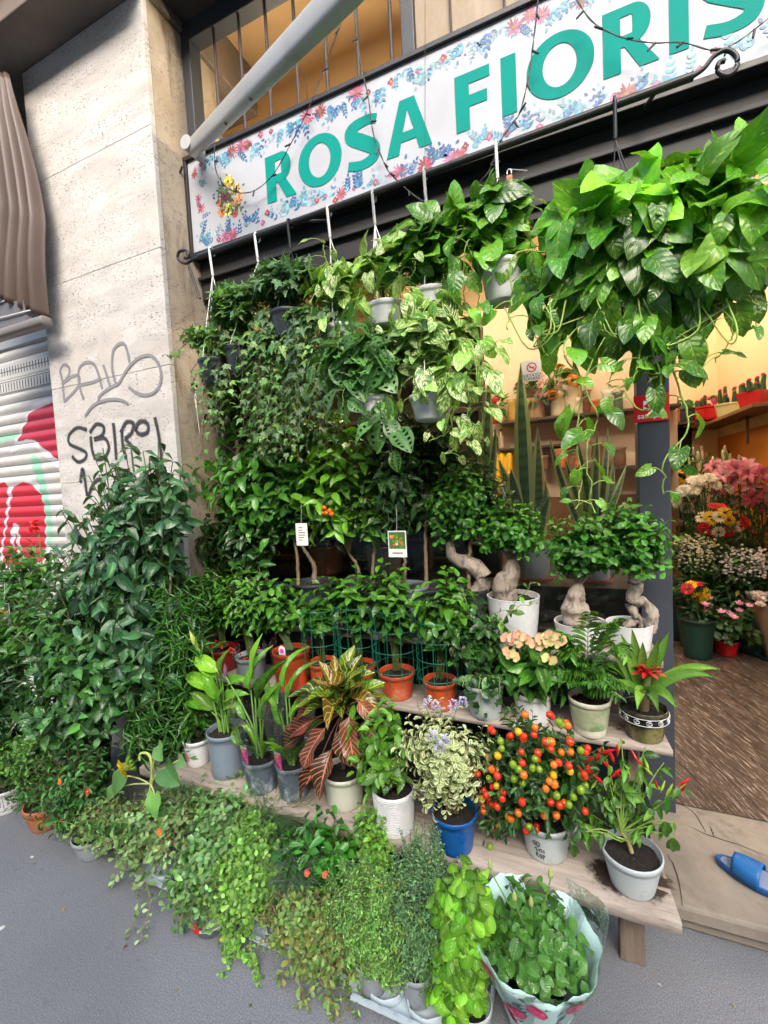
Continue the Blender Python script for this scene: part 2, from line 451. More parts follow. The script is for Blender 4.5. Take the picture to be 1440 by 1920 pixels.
def flower(g, P, N, npet, L, Wd, T, col, cc=None, cr=.3, el=.25, jl=.08, layers=1):
    P = np.array(P, float); N = nrm(N); a = nrm(np.cross(N, [.3, .2, 1.])); b = np.cross(N, a)
    for ly in range(layers):
        az = np.arange(npet)/npet*2*pi+ly*.4; e = el+ly*.35
        R_ = a*np.cos(az)[:, None]+b*np.sin(az)[:, None]
        D = R_*cos(e)+N*sin(e); Nn = N*cos(e)-R_*sin(e)
        k = 1-ly*.22; g.leaves(T, P+R_*L*.04, D, Nn, L*k*(1+U(-jl, jl, npet)), Wd*k, jit(col, npet, .1, .06))
    if cc is not None: g.ball(P+N*L*.06, L*cr, cc, 2, (1, 1, .6))

# pots -----------------------------------------------------------------
def pot_g(rt, rb, h, rim=.018, c=(.5, .5, .5), n=36, lip=.004, curve_=0, wav=None):
    g = G(); th = max(.003, rt*.04)
    pr = [(.0006, 0), (rb*.96, 0), (rb, .003)]
    for k in range(1, 8):
        t = k/8; pr.append((rb+(rt-lip-rb)*(t+curve_*sin(pi*t)), .003+(h-rim-.003)*t))
    pr += [(rt-lip, h-rim), (rt, h-rim+.002), (rt+.0005, h-.002), (rt-.001, h), (rt-th, h), (rt-th-.001, h-.004)]
    for k in range(1, 5): pr.append((rt-th-.001-(rt-rb)*.12*k, h-.004-.012*k))
    g.lathe(pr, c, n, wav=wav); return g
def soil_g(r, z, seed=0):
    g = G(); n = 44
    prof = [(.0006, .004)]+[(r*k/13, .005-.005*(k/13)**2) for k in range(1, 14)]
    g.lathe([(a, z+b) for a, b in prof], (.02, .014, .01), n)
    v = g.v[0]; v[:, 2] += rng.uniform(-.0035, .0045, len(v)); v[:, :2] *= 1+rng.uniform(-.03, .0, (len(v), 1)); return g
def pot(parent, rt, rb, h, mat, **kw):
    o = pot_g(rt, rb, h, **kw).build('pot', mat, parent)
    soil_g(rt*.93-.002, h-.022 if h > .06 else h-.012).build('soil', M_soil, parent)
    return o
def place(px, pyb, z, w, pyt, rb=.75):
    """world spot and size of a pot standing on height z whose front base shows at (px,pyb), rim front at pyt and rim width w px"""
    P = atz(px, pyb, z); q = at(px, pyt, P[1]); rt = w/2*mpp(q); h = q[2]-z
    return np.array([P[0], P[1]+rt*rb, z]), rt, h

M_soil = plain('potting_soil', (.014, .010, .007), .95, .8, 90, 1.0, dirt=.06, dirtc=(.10, .075, .05))
GREY = plain('grey_plastic', (.30, .33, .36), .42, .10, 20, .04, dirt=.08, dirtc=(.16, .15, .13))
PALEGREY = plain('pale_grey_plastic', (.44, .49, .50), .42, .08, 18, .03, dirt=.05, dirtc=(.3, .29, .25))
BLUEGREY = plain('blue_grey_plastic', (.19, .24, .30), .4, .1, 18, .03, dirt=.06, dirtc=(.12, .12, .12))
DARKPOT = plain('dark_plastic', (.028, .035, .042), .38, .2, 25, .04, dirt=.05)
WHITE = plain('white_glaze', (.66, .67, .67), .28, .06, 12, .02, dirt=.03, dirtc=(.42, .38, .32))
CREAM = plain('cream_plastic', (.58, .60, .50), .4, .07, 12, .03)
BLUE = plain('blue_plastic', (.008, .085, .30), .28, .15, 14, .03)
ORANGE = plain('orange_plastic', (.52, .070, .018), .38, .14, 16, .04, dirt=.05)
TERRA = plain('terracotta', (.42, .12, .045), .8, .16, 18, .15, dirt=.1, dirtc=(.3, .2, .14))
BLACK = plain('black_metal', (.012, .013, .015), .45, .2, 12, .05)
CLEAR = film('clear_sleeve', (.97, .985, .98), .015, .14)
RED = plain('red_plastic', (.5, .012, .015), .4, .1)
LF = leafmat
m_ficus = LF('ficus_leaf', .28, .25, (.12, .26, .10))
m_gloss = LF('glossy_leaf', .24, .3, (.22, .40, .08))
m_poth = LF('pothos_leaf', .27, .22, (.30, .48, .06), var=2.2, varc=(.50, .60, .10), thr=.60, nv=6, bump=.5)
m_pothv = LF('variegated_pothos_leaf', .3, .2, (.35, .5, .12), var=2.4, varc=(.58, .66, .28), thr=.50, nv=6, bump=.5)
m_ivy = LF('ivy_leaf', .42, .30, (.30, .44, .20), nv=3)
m_mon = LF('slit_leaf', .38, .2, (.25, .4, .14), nv=6)
m_dull = LF('dull_leaf', .5, .2, (.25, .35, .14), bump=.15)
m_small = LF('small_leaf', .42, .0, bump=0, trans=.28)
m_stem = vcol('stem', .6, bump=.3)
m_flow = vcol('petal', .5, trans=.25)
t = NT('bark'); a_ = t.new('Attribute', attribute_name='Col').outputs[0]; n_ = t.noise(t.scale(t.obj(), (1, 1, .35)), 55, 7, .7, .5); b_ = t.noise(t.obj(), 14, 4)
c_ = t.mix(t.ramp(n_.outputs[0], .44, .66), a_, (.14, .11, .085)); c_ = t.mix(t.math('MULTIPLY', t.ramp(b_.outputs[0], .45, .7), .5), c_, (.20, .19, .13)); t.setb(c_, .85); t.bump(n_.outputs[0], 1.0, .006); m_bark = t.m
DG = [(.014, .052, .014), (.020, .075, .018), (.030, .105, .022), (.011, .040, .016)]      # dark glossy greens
MG = [(.025, .10, .016), (.035, .13, .02), (.05, .17, .022)]
BG_ = [(.020, .065, .035), (.030, .085, .045), (.045, .11, .055), (.014, .05, .03)]          # bluish greens
YG = [(.12, .30, .03), (.16, .36, .035), (.09, .24, .03)]
# ================================================================== SETTING
def atx(px, py, X):
    d = ray(px, py); return CAM + d*(X/d[0])
# asphalt
t = NT('asphalt'); o_ = t.obj()
n1 = t.noise(o_, 240, 4, .8); n2 = t.noise(o_, 1.3, 6, .6); v1 = t.new('TexVoronoi', i={'Vector': o_, 'Scale': 230.0})
c = t.mix(t.ramp(n1.outputs[0], .36, .66), (.10, .109, .124), (.245, .258, .28))
c = t.mix(t.math('MULTIPLY', t.ramp(v1.outputs[0], .30, .12), .22), c, (.36, .37, .38))
c = t.mix(t.math('MULTIPLY', t.ramp(n2.outputs[0], .35, .7), .35), c, (.10, .105, .115))
n5 = t.noise(o_, .55, 3, .5, 1.0); c = t.mix(t.math('MULTIPLY', t.ramp(n5.outputs[0], .50, .60), .30), c, (.09, .095, .10)); n6 = t.noise(o_, 26, 5, .75); c = t.mix(t.math('MULTIPLY', t.ramp(n6.outputs[0], .58, .70), .4), c, (.07, .07, .075)); spk = t.noise(o_, 9, 2); c = t.mix(t.ramp(spk.outputs[0], .74, .76), c, (.5, .5, .48))
t.setb(c, .85); t.bump(t.math('ADD', n1.outputs[0], t.math('MULTIPLY', v1.outputs[0], -.6)), .45, .003); ASPH = t.m
g = G(); g.grid([[(-60, -30, 0), (60, -30, 0)], [(-60, 30, 0), (60, 30, 0)]], (.2, .2, .2)); g.build('ground', ASPH, kind='structure')

# concrete step
def stone(name, base, dark, sc=5, pit=.5, strat=None, r=.75, stain=None, pits=True):
    t = NT(name); o = t.obj()
    a = t.noise(t.scale(o, strat or (1, 1, 1)), sc, 8, .62, .4); b = t.noise(o, sc*11, 5, .7)
    c = t.mix(t.ramp(a.outputs[0], .3, .72), base, dark)
    c = t.mix(t.math('MULTIPLY', t.ramp(b.outputs[0], .45, .72), .35), c, tuple(x*.62 for x in base))
    h = t.math('MULTIPLY', b.outputs[0], .4)
    if pits:
        p = t.noise(t.scale(o, (1, 1, 2.6)), 48, 3, .6); m = t.noise(t.scale(o, (.6, 1, 2.2)), 4, 4, .6)
        k = t.math('MULTIPLY', t.ramp(p.outputs[0], .56, .63), t.ramp(m.outputs[0], .36, .56))
        c = t.mix(t.math('MULTIPLY', k, pit), c, (.16, .135, .11)); h = t.math('SUBTRACT', h, k)
    if stain: 
        s = t.noise(t.scale(o, (1.2, 1.2, .35)), 3.5, 6, .65, .6); c = t.mix(t.ramp(s.outputs[0], .5, .68), c, stain)
    t.setb(c, r); t.bump(h, .5, .004); return t.m
CONC = stone('step_concrete', (.27, .235, .19), (.16, .14, .11), 3, .3, None, .85, (.13, .11, .09), False)
def slab(x0, x1, y0, y1, z0, z1, seed, n=60, amp=.006):
    """slab with a worn, uneven front edge"""
    r = np.random.default_rng(seed); xs = np.linspace(x0, x1, n); e = np.cumsum(r.normal(0, .6, n)); e = (e-np.linspace(e[0], e[-1], n)); e = amp*e/np.abs(e).max()+r.normal(0, amp*.15, n)
    rows = [[(x, y0+.012+q, z0) for x, q in zip(xs, e)], [(x, y0+q, z0+.012) for x, q in zip(xs, e)], [(x, y0+q, z1-.010) for x, q in zip(xs, e)],
            [(x, y0+.003+q, z1-.003) for x, q in zip(xs, e)], [(x, y0+.012+q, z1) for x, q in zip(xs, e)], [(x, y1, z1) for x in xs]]
    g = G(); g.grid(rows, (.3, .3, .3)); return g
g = slab(-1.91, 3.2, 1.60, 2.115, .048, .104, 3); gg = slab(-1.91, 3.2, 1.625, 1.7, .0, .048, 5)
g.add(gg.v[0], gg.f[0], (.3, .3, .3))
g.build('front_step', CONC, smooth=False, kind='structure')
# thin cracks in the step
g = G()
for pts in ([(1262, 1500), (1296, 1520), (1318, 1548), (1322, 1562)], [(1290, 1548), (1330, 1566), (1380, 1582), (1440, 1606)], [(1330, 1548), (1340, 1570)], [(1250, 1600), (1268, 1636), (1280, 1700)]):
    p = np.array([atz(a, b, .1052) for a, b in pts]); p = curve(p, 12); p += rng.normal(0, .0015, p.shape)*[1, 1, 0]
    d = nrm(np.gradient(p, axis=0)); s = np.cross(d, [0, 0, 1])*.0022*np.abs(np.sin(np.linspace(.3, 2.9, len(p))))[:, None]
    g.grid([p-s, p+s], (.03, .026, .02))
g.build('step_cracks', vcol('crack', .95), kind='structure')
# shop floor: worn laminate printed like rough brown wood
t = NT('shop_floor_wood'); o_ = t.obj()
mp = t.new('Mapping', i={'Vector': o_}); mp.inputs['Rotation'].default_value = (0, 0, radians(70)); m2_ = t.new('Mapping', i={'Vector': mp.outputs[0]}); m2_.inputs['Scale'].default_value = (1, 14, 1); mp = m2_
n1 = t.noise(mp.outputs[0], 3.2, 7, .7, 1.2); n3 = t.noise(mp.outputs[0], 11, 5, .7, .6)
c = t.mix(t.ramp(n1.outputs[0], .35, .62), (.035, .025, .019), (.085, .062, .046))
c = t.mix(t.math('MULTIPLY', t.ramp(n3.outputs[0], .55, .60), .75), c, (.36, .31, .27))
sx_ = t.new('SeparateXYZ', i={0: mp.outputs[0]}).outputs[1]; jn = t.ramp(t.math('ABSOLUTE', t.math('SUBTRACT', t.math('FRACT', t.math('MULTIPLY', sx_, .5)), .5)), .0, .03); c = t.mix(jn, (.012, .009, .007), c); t.setb(c, .42); t.bump(n3.outputs[0], .4, .004)
g = G(); g.grid([[(-3, 2.11, .110), (3.2, 2.11, .110)], [(-3, 6.4, .110), (3.2, 6.4, .110)]], (.1, .1, .1)); g.build('shop_floor', t.m, kind='structure')
# threshold strip

# ------------------------------------------------------------------ pillar
TRAV = stone('travertine', (.57, .555, .53), (.40, .385, .36), 3.6, .8, (.7, 1, 2.6), .75, (.47, .44, .40))
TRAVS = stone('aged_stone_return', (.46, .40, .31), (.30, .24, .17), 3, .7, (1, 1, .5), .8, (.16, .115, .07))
px0, px1, py0 = -2.91, -1.92, 1.73
pil = thing('stone_pillar', 'pale travertine clad pillar with sprayed graffiti between the metal shutter and the flower shop', 'pillar', (px0, py0, 0))
zs = [0, .52, 1.06, 1.62, 2.19, 2.78, 3.38, 4.015]
g = G()
for a, b in zip(zs[:-1], zs[1:]): g.box((0, 0, a+.0007), (px1-px0, .03, b-.0007))
g.build('cladding', TRAV, pil, False, .003)
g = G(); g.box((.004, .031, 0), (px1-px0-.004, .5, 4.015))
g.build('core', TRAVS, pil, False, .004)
def ribbon(g, pts, w, c, n=30, smooth=True, fuzz=0, depth=(0, -1, 0)):
    p = curve(pts, n) if smooth else np.array(pts, float)
    d = nrm(np.gradient(p, axis=0)); s = nrm(np.cross(d, depth))
    ww = np.broadcast_to(w, (len(p),)) if np.ndim(w) == 0 else np.interp(np.linspace(0, 1, len(p)), np.linspace(0, 1, len(w)), w)
    s = s*(ww*.5)[:, None]; g.grid([p-s, p+s], c)
def onpil(pts, off): return [at(a, b, py0-off)-np.array([px0, py0, 0]) for a, b in pts]
# grey tag and black sprayed tag (letters as on the wall)
def spray(name, rgb, soft):
    t = NT(name); t.setb(rgb, .7)
    uv = t.new('Attribute', attribute_name='luv').outputs[1]; sp = t.new('SeparateXYZ', i={0: uv})
    av = t.math('ABSOLUTE', sp.outputs[1]); n = t.noise(t.obj(), 60, 4, .7)
    k = t.math('SUBTRACT', 1.0, t.ramp(t.math('ADD', av, t.math('MULTIPLY', t.math('SUBTRACT', n.outputs[0], .5), .5)), 1-soft, 1.0))
    tr = t.new('BsdfTransparent'); mx = t.new('MixShader', i={0: k}); t.l.new(tr.outputs[0], mx.inputs[1]); t.l.new(t.p.outputs[0], mx.inputs[2]); t.l.new(mx.outputs[0], t.out.inputs[0]); return t.m
def sprayline(g, pts, w, n=30):
    p = curve(pts, n); d = nrm(np.gradient(p, axis=0)); s = nrm(np.cross(d, (0, -1, 0)))*w*.5; m = len(p)
    uv = np.zeros((3, m, 3)); uv[0, :, 1] = -1; uv[2, :, 1] = 1; g.grid([p-s, p, p+s], (.5, .5, .5), uv.reshape(-1, 3))
g = G(); k = 0
GRAF = [[(121, 755), (117, 715), (113, 695), (120, 684), (130, 690), (128, 705), (117, 720)], [(117, 720), (135, 706), (148, 706), (146, 725), (122, 752)],
        [(157, 750), (148, 720), (148, 692), (160, 680), (175, 682), (184, 700), (192, 730)], [(150, 722), (170, 718), (190, 710)],
        [(193, 684), (199, 700), (206, 724)], [(243, 680), (236, 650), (225, 644), (212, 658), (210, 690), (216, 716), (222, 720)],
        [(184, 756), (187, 742), (205, 728), (222, 720)], [(222, 720), (240, 690), (262, 670), (285, 668), (300, 690), (300, 720), (285, 738), (262, 740), (241, 726)],
        [(159, 780), (175, 760), (200, 750), (225, 750), (241, 758)]]
for q in GRAF: k += 1; sprayline(g, onpil(q, .0015+.0003*k), .022)
g.build('grey_graffiti', spray('spray_grey', (.20, .20, .215), .5), pil)
g = G(); k = 0
for q in [[(163, 806), (145, 802), (130, 815), (130, 832), (150, 842), (162, 850), (158, 862), (145, 866), (135, 855)], [(170, 818), (172, 840), (178, 862)], [(168, 812), (180, 796), (194, 800), (192, 815), (176, 824)], [(176, 824), (196, 822), (204, 840), (195, 858), (180, 862)],
          [(212, 793), (215, 820), (218, 862)], [(228, 805), (230, 835), (236, 860)], [(226, 812), (236, 792), (250, 794), (246, 812), (234, 822)], [(234, 822), (250, 840), (262, 852)], [(252, 806), (262, 790), (276, 794), (276, 810), (262, 814), (254, 806)],
          [(290, 782), (298, 820), (302, 860), (300, 890)], [(150, 905), (155, 880), (163, 930)], [(165, 930), (176, 905), (190, 900), (186, 930)], [(212, 910), (205, 940)], [(225, 905), (230, 935), (236, 975)]]:
    k += 1; sprayline(g, onpil(q, .0015+.0003*k), .034)
g.build('black_graffiti', spray('spray_black', (.03, .03, .034), .75), pil)

# beam over the pillar and the dark lintel over the shop
CONB = stone('old_render', (.22, .18, .145), (.12, .095, .075), 2, .3, None, .85, None, False)
g = G(); g.box((-6, 1.52, 4.02), (px1+.02, 2.6, 5.2)); g.box((-6, 1.46, 4.16), (px1+.02, 1.519, 5.2))
tag(g.build('overhead_beam', CONB, None, False, .008), 'brown rendered concrete beam resting on top of the pale pillar', 'beam')
g = G(); g.box((px1+.021, 1.70, 4.06), (4, 2.08, 5.2))
tag(g.build('shop_lintel', plain('lintel_dark', (.035, .033, .032), .8, .2, 5, .2), None, False, .008), 'dark grey lintel above the barred transom windows of the flower shop', 'lintel')

# ------------------------------------------------------------------ shop front
SLATE = plain('slate_paint', (.040, .048, .062), .5, .12, 9, .04, dirt=.04, dirtc=(.09, .09, .09))
DARK = plain('dark_paint', (.012, .012, .013), .6, .2, 6, .08)
fr = thing('storefront', 'dark slate framed shop front with a large display window, doorway and barred transom above', 'shop front', (-1.9, 2.0, 0))
L_ = np.array([-1.9, 2.0, 0])
def lbox(g, a, b): g.box(np.array(a)-L_, np.array(b)-L_)
g = G(); lbox(g, (.225, 2.05, .105), (.335, 2.15, 2.60)); g.build('door_post', SLATE, fr, False, .003)
g = G(); lbox(g, (-1.918, 2.03, .105), (-1.87, 2.12, 2.60)); g.build('side_frame', DARK, fr, False, .003)
g = G(); lbox(g, (-1.869, 2.062, .105), (.2245, 2.12, .80)); g.build('lower_panel', plain('dark_teal_panel', (.010, .018, .022), .3, .2, 6, .05), fr, False, .002)
g = G(); lbox(g, (-1.869, 2.03, .801), (.2245, 2.13, .845)); g.build('window_sill', DARK, fr, False, .003)
g = G(); g.grid(np.array([[(-1.868, 2.085, .846), (.224, 2.085, .846)], [(-1.868, 2.085, 2.55), (.224, 2.085, 2.55)]])-L_, (1, 1, 1)); g.build('window_pane', film('window_glass', (.93, .95, .94), .015, .02), fr, False)
g = G(); lbox(g, (-1.918, 1.99, 2.601), (3.4, 2.10, 2.80)); lbox(g, (-1.918, 1.995, 2.801), (3.4, 2.06, 3.328)); lbox(g, (-1.918, 2.01, 2.56), (3.4, 2.09, 2.6)); lbox(g, (-1.918, 1.965, 2.70), (3.4, 1.989, 2.72))
g.build('shutter_box', DARK, fr, False, .004)
# transom
g = G(); lbox(g, (-1.918, 1.97, 3.33), (-1.86, 2.05, 4.058)); lbox(g, (-1.859, 1.97, 3.96), (3.4, 2.05, 4.058)); lbox(g, (-.66, 1.975, 3.332), (-.60, 2.04, 3.958)); lbox(g, (.9, 1.975, 3.332), (.96, 2.04, 3.958))
g.build('transom_frame', plain('slate_dark', (.028, .034, .042), .5, .1, 9, .04), fr, False, .004)
for x in list(np.arange(-1.70, -.7, .165))+list(np.arange(-.44, .9, .22)):
    g = G(); g.tube(np.array([(x, 1.985, 3.335), (x, 1.985, 3.957)])-L_, .0085 if x < -.6 else .005, (.05, .035, .03), 8)
    g.build('window_bar', plain('rusty_bar', (.045, .03, .026), .6, .3, 30, .2), fr)
t = NT('dusty_board'); o_ = t.obj(); n = t.noise(t.scale(o_, (1, 1, .3)), 6, 7, .7)
t.setb(t.mix(t.ramp(n.outputs[0], .3, .75), (.30, .24, .17), (.42, .36, .28)), .9)
g = G(); lbox(g, (-.599, 2.0, 3.333), (.899, 2.012, 3.957)); g.build('transom_board', t.m, fr, False)

# ------------------------------------------------------------------ sign
t = NT('sign_vinyl'); o_ = t.obj(); n = t.noise(o_, 2.2, 6, .6); n_ = t.noise(t.scale(o_, (1, 1, .25)), 14, 5, .65)
c = t.mix(t.ramp(n.outputs[0], .4, .75), (.40, .425, .47), (.34, .36, .40)); c = t.mix(t.math('MULTIPLY', t.ramp(n_.outputs[0], .58, .78), .35), c, (.42, .42, .40))
t.setb(c, .45, .4); t.bump(t.noise(o_, 5, 3).outputs[0], .12, .02)
sx0, sx1, sz0, sz1, sY = -1.905, 1.25, 2.832, 3.318, 1.94
sg = thing('shop_sign', 'long white shop sign reading ROSA FIORISTA in turquoise capitals with a floral border', 'sign', (sx0, sY, sz0))
SO = np.array([sx0, sY, sz0])
g = G(); g.box((0, 0, 0), (sx1-sx0, .04, sz1-sz0)); g.build('sign_board', t.m, sg, False)
g = G(); a = .024
g.box((-a, -.016, -a), (sx1-sx0+a, .05, -.001)); g.box((-a, -.016, sz1-sz0+.001), (sx1-sx0+a, .05, sz1-sz0+a)); g.box((-a, -.014, -.0005), (-.001, .048, sz1-sz0+.0005))
g.build('sign_frame', BLACK, sg, False, .003)
# turquoise capitals, cut out as outlines with holes
def ell(cx, cz, rx, rz, n=48, a0=0, a1=2*pi): return [(cx+rx*cos(a), cz+rz*sin(a)) for a in np.linspace(a0, a1, n, endpoint=(a1-a0 < 6.2))]
def stroke(pts, w, n=40):
    p = curve([(a, b, 0) for a, b in pts], n)[:, :2]; d = nrm(np.gradient(p, axis=0)); q = np.stack([-d[:, 1], d[:, 0]], 1)
    ww = np.interp(np.linspace(0, 1, len(p)), np.linspace(0, 1, len(w)), w)[:, None]*.5
    return [tuple(x) for x in p+q*ww]+[tuple(x) for x in (p-q*ww)[::-1]]
LZ0, LZ1 = 2.950, 3.172; LH = LZ1-LZ0; TH = .058
def letter(ch, x0, w):
    z0, z1 = LZ0, LZ1; x1 = x0+w
    if ch == 'I': return [[(x0, z0), (x1, z0), (x1, z1), (x0, z1)]]
    if ch == 'O': cx = (x0+x1)/2; cz = (z0+z1)/2; return [ell(cx, cz, w/2, LH/2+.006), ell(cx, cz, w/2-TH*1.03, LH/2-.034)[::-1]]
    if ch == 'F': return [[(x0, z0), (x0+TH, z0), (x0+TH, z0+LH*.40), (x1-.012, z0+LH*.40), (x1-.012, z0+LH*.60), (x0+TH, z0+LH*.60), (x0+TH, z0+LH*.80), (x1, z0+LH*.80), (x1, z1), (x0, z1)]]
    if ch == 'T': m = (x0+x1)/2; return [[(m-TH/2, z0), (m+TH/2, z0), (m+TH/2, z0+LH*.8), (x1, z0+LH*.8), (x1, z1), (x0, z1), (x0, z0+LH*.8), (m-TH/2, z0+LH*.8)]]
    if ch == 'A':
        m = (x0+x1)/2; s = TH*1.02; hz = z0+LH*.22; h2 = z0+LH*.40
        def e(z): return (m-.034)+(x0-(m-.034))*(z1-z)/LH
        def i_(z): return (m)+((x0+s)-(m))*(z1-.03-z)/(LH-.03)
        return [[(x0, z0), (x0+s, z0), (i_(hz), hz), (2*m-i_(hz), hz), (x1-s, z0), (x1, z0), (m+.034, z1), (m-.034, z1)],
                [(i_(h2)+.0, h2), (m, z1-.045), (2*m-i_(h2), h2)]]
    if ch == 'R':
        bx = x0+TH*.9; bw = w*.86-TH*.9; cz = z0+LH*.70; rz = LH*.30; rx = bw*.55
        bow = [(bx+bw-rx+rx*cos(a), cz+rz*sin(a)) for a in np.linspace(pi/2, -pi/2*.92, 20)]
        out = [(x0, z0), (x0+TH, z0), (x0+TH, z0+LH*.38), (x0+TH+.012, z0+LH*.38), (x1-TH*1.05, z0), (x1, z0)]+[(bx+bw-rx+.022, z0+LH*.405)]+bow[::-1]+[(x0, z1)]
        hol = [(x0+TH, z0+LH*.56), (bx+bw-rx-.004, z0+LH*.56)]+[(bx+bw-rx-.004+(rx-TH*.92)*cos(a), cz+(rz-.034)*sin(a)) for a in np.linspace(-pi/2, pi/2, 14)]+[(x0+TH, z0+LH*.845)]
        return [out, hol]
    if ch == 'S':
        m = (x0+x1)/2; r = w/2
        return [stroke([(x1-.012, z0+LH*.87), (m+.03, z0+LH*.915), (x0+.042, z0+LH*.86), (x0+.03, z0+LH*.70), (m, z0+LH*.52), (x1-.032, z0+LH*.34), (x1-.038, z0+LH*.15), (m-.01, z0+LH*.08), (x0+.008, z0+LH*.14)], [.040, .042, .05, .062, .064, .062, .05, .042, .040])]
TEAL = plain('turquoise_vinyl', (.0, .235, .20), .65, .16, 6, .05, spec=.12, dirt=.04, dirtc=(.01, .11, .10))
for ch, x0, w in [('R', -1.395, .175), ('O', -1.202, .238), ('S', -.942, .172), ('A', -.742, .212), ('F', -.425, .143), ('I', -.238, .058), ('O', -.142, .240), ('R', .126, .178), ('I', .333, .058), ('S', .428, .170), ('T', .618, .17), ('A', .80, .212)]:
    cu = bpy.data.curves.new('c', 'CURVE'); cu.dimensions = '2D'; cu.fill_mode = 'FRONT'
    for poly in letter(ch, x0, w):
        sp = cu.splines.new('POLY'); sp.points.add(len(poly)-1); sp.use_cyclic_u = True
        for k, (a, b) in enumerate(poly): sp.points[k].co = (a-sx0, b-sz0, 0, 1)
    tmp = bpy.data.objects.new('t', cu); COL.objects.link(tmp)
    me = bpy.data.meshes.new_from_object(tmp.evaluated_get(bpy.context.evaluated_depsgraph_get())); bpy.data.objects.remove(tmp)
    me.materials.append(TEAL); lo = bpy.data.objects.new('letter', me); COL.objects.link(lo); lo.parent = sg
    lo.rotation_euler = (pi/2, 0, 0); lo.location = (0, -.0024, 0)
# watercolour flowers and sprigs printed round the edge
S(5)
g = G(); lay = [0]
def L3(x, z):
    lay[0] += 1; return np.array([x-sx0, -.0004-(lay[0] % 24)*.00006, z-sz0])
flatp = [(v*np.array([1, 1, 0]), f, u) for v, f, u in leafT('lance', 4, 2, 0, 0, n=1)]; flato = [(v*np.array([1, 1, 0]), f, u) for v, f, u in leafT('ovate', 4, 2, 0, 0, n=1)]
BLU = [(.03, .14, .28), (.08, .27, .38), (.02, .09, .24), (.17, .34, .40), (.22, .34, .40)]; PNK = [(.28, .03, .06), (.34, .07, .13), (.24, .04, .035), (.32, .08, .18)]
def sprig(x, z, ang, n, L, cols, w=.45):
    c = cols[rng.integers(len(cols))]
    for i in range(n):
        t = i/n; px_, pz_ = x+cos(ang)*L*2.4*t, z+sin(ang)*L*2.4*t
        for s in (-1, 1):
            a = ang+s*.8; g.leaves(flato, L3(px_, pz_), (cos(a), 0, sin(a)), (0, -1, 0), L*(1-.3*t), L*w, jit(c, 1, .2, .1)[0])
    g.leaves(flato, L3(x+cos(ang)*L*2.4, z+sin(ang)*L*2.4), (cos(ang), 0, sin(ang)), (0, -1, 0), L*.8, L*w, c)
def dais(x, z, r, c, n=12, k=.28, cc=(.2, .12, .05)):
    for i in range(n):
        a = i/n*2*pi+U(-.1, .1); g.leaves(flatp, L3(x, z), (cos(a), 0, sin(a)), (0, -1, 0), r*U(.8, 1.05), r*k, jit(c, 1, .25, .1)[0])
    p = L3(x, z); p[1] = -.00195; g.add(np.array([[cos(a)*r*.2, 0, sin(a)*r*.2] for a in np.linspace(0, 2*pi, 9)[:-1]]+[[0, 0, 0]])+p, [(0, 1, 2, 8), (2, 3, 4, 8), (4, 5, 6, 8), (6, 7, 0, 8)], cc)
for top in (0, 1):
    x = sx0+.05
    while x < sx1-.03:
        z = (sz1-.045+U(-.02, .02)) if top else (sz0+.045+U(-.02, .02)); q = rng.uniform()
        if top and -1.6 > x: pass
        if q < .16: dais(x, z, U(.035, .05), PNK[rng.integers(4)], 14, .2)
        elif q < .34: dais(x, z+U(-.01, .03)*(-1 if top else 1), U(.014, .02), PNK[rng.integers(1, 4)], 4, .9, (.5, .3, .3))
        else:
            for _ in range(2): sprig(x+U(-.02, .02), z, (pi/2 if not top else -pi/2)+U(-1.1, 1.1), rng.integers(2, 5), U(.015, .030), BLU)
        x += U(.022, .045)
z = sz0+.06
while z < sz1-.05:
    if rng.uniform() < .3: dais(sx0+U(.04, .08), z, U(.02, .035), PNK[rng.integers(4)], 8, .3)
    else: sprig(sx0+U(.04, .09), z, U(-.6, 2.2), 3, U(.014, .022), BLU)
    z += U(.025, .05)
g.build('floral_border', vcol('print_ink', .45), sg, False)
g = G(); lay[0] = 0
bx, bz = -1.635, 3.05
for i in range(26): sprig(bx+U(-.06, .06), bz+U(-.08, .09), U(0, 6.28), 2, .025, [(.05, .10, .03), (.12, .16, .05)])
def bl(x, z, r, c, cc, n=13): dais(bx+x, bz+z, r, c, n, .35, cc)
for x, z, r, c, cc in [(0, .085, .035, (.60, .45, .05), (.06, .05, .02)), (-.055, -.05, .036, (.62, .22, .06), (.08, .03, .02)), (.05, -.03, .038, (.65, .32, .12), (.3, .12, .05)), (-.01, -.055, .042, (.62, .55, .08), (.06, .06, .02)), (.04, .035, .034, (.62, .42, .14), (.2, .1, .04)), (-.03, .02, .036, (.16, .02, .03), (.08, .01, .01)), (-.075, 0, .022, (.55, .12, .05), (.1, .03, .02)), (.03, -.085, .026, (.5, .1, .06), (.1, .03, .02)), (.078, .0, .024, (.65, .38, .2), (.3, .2, .1))]: bl(x, z, r, c, cc)
g.build('bouquet_print', vcol('print_ink'), sg, False)

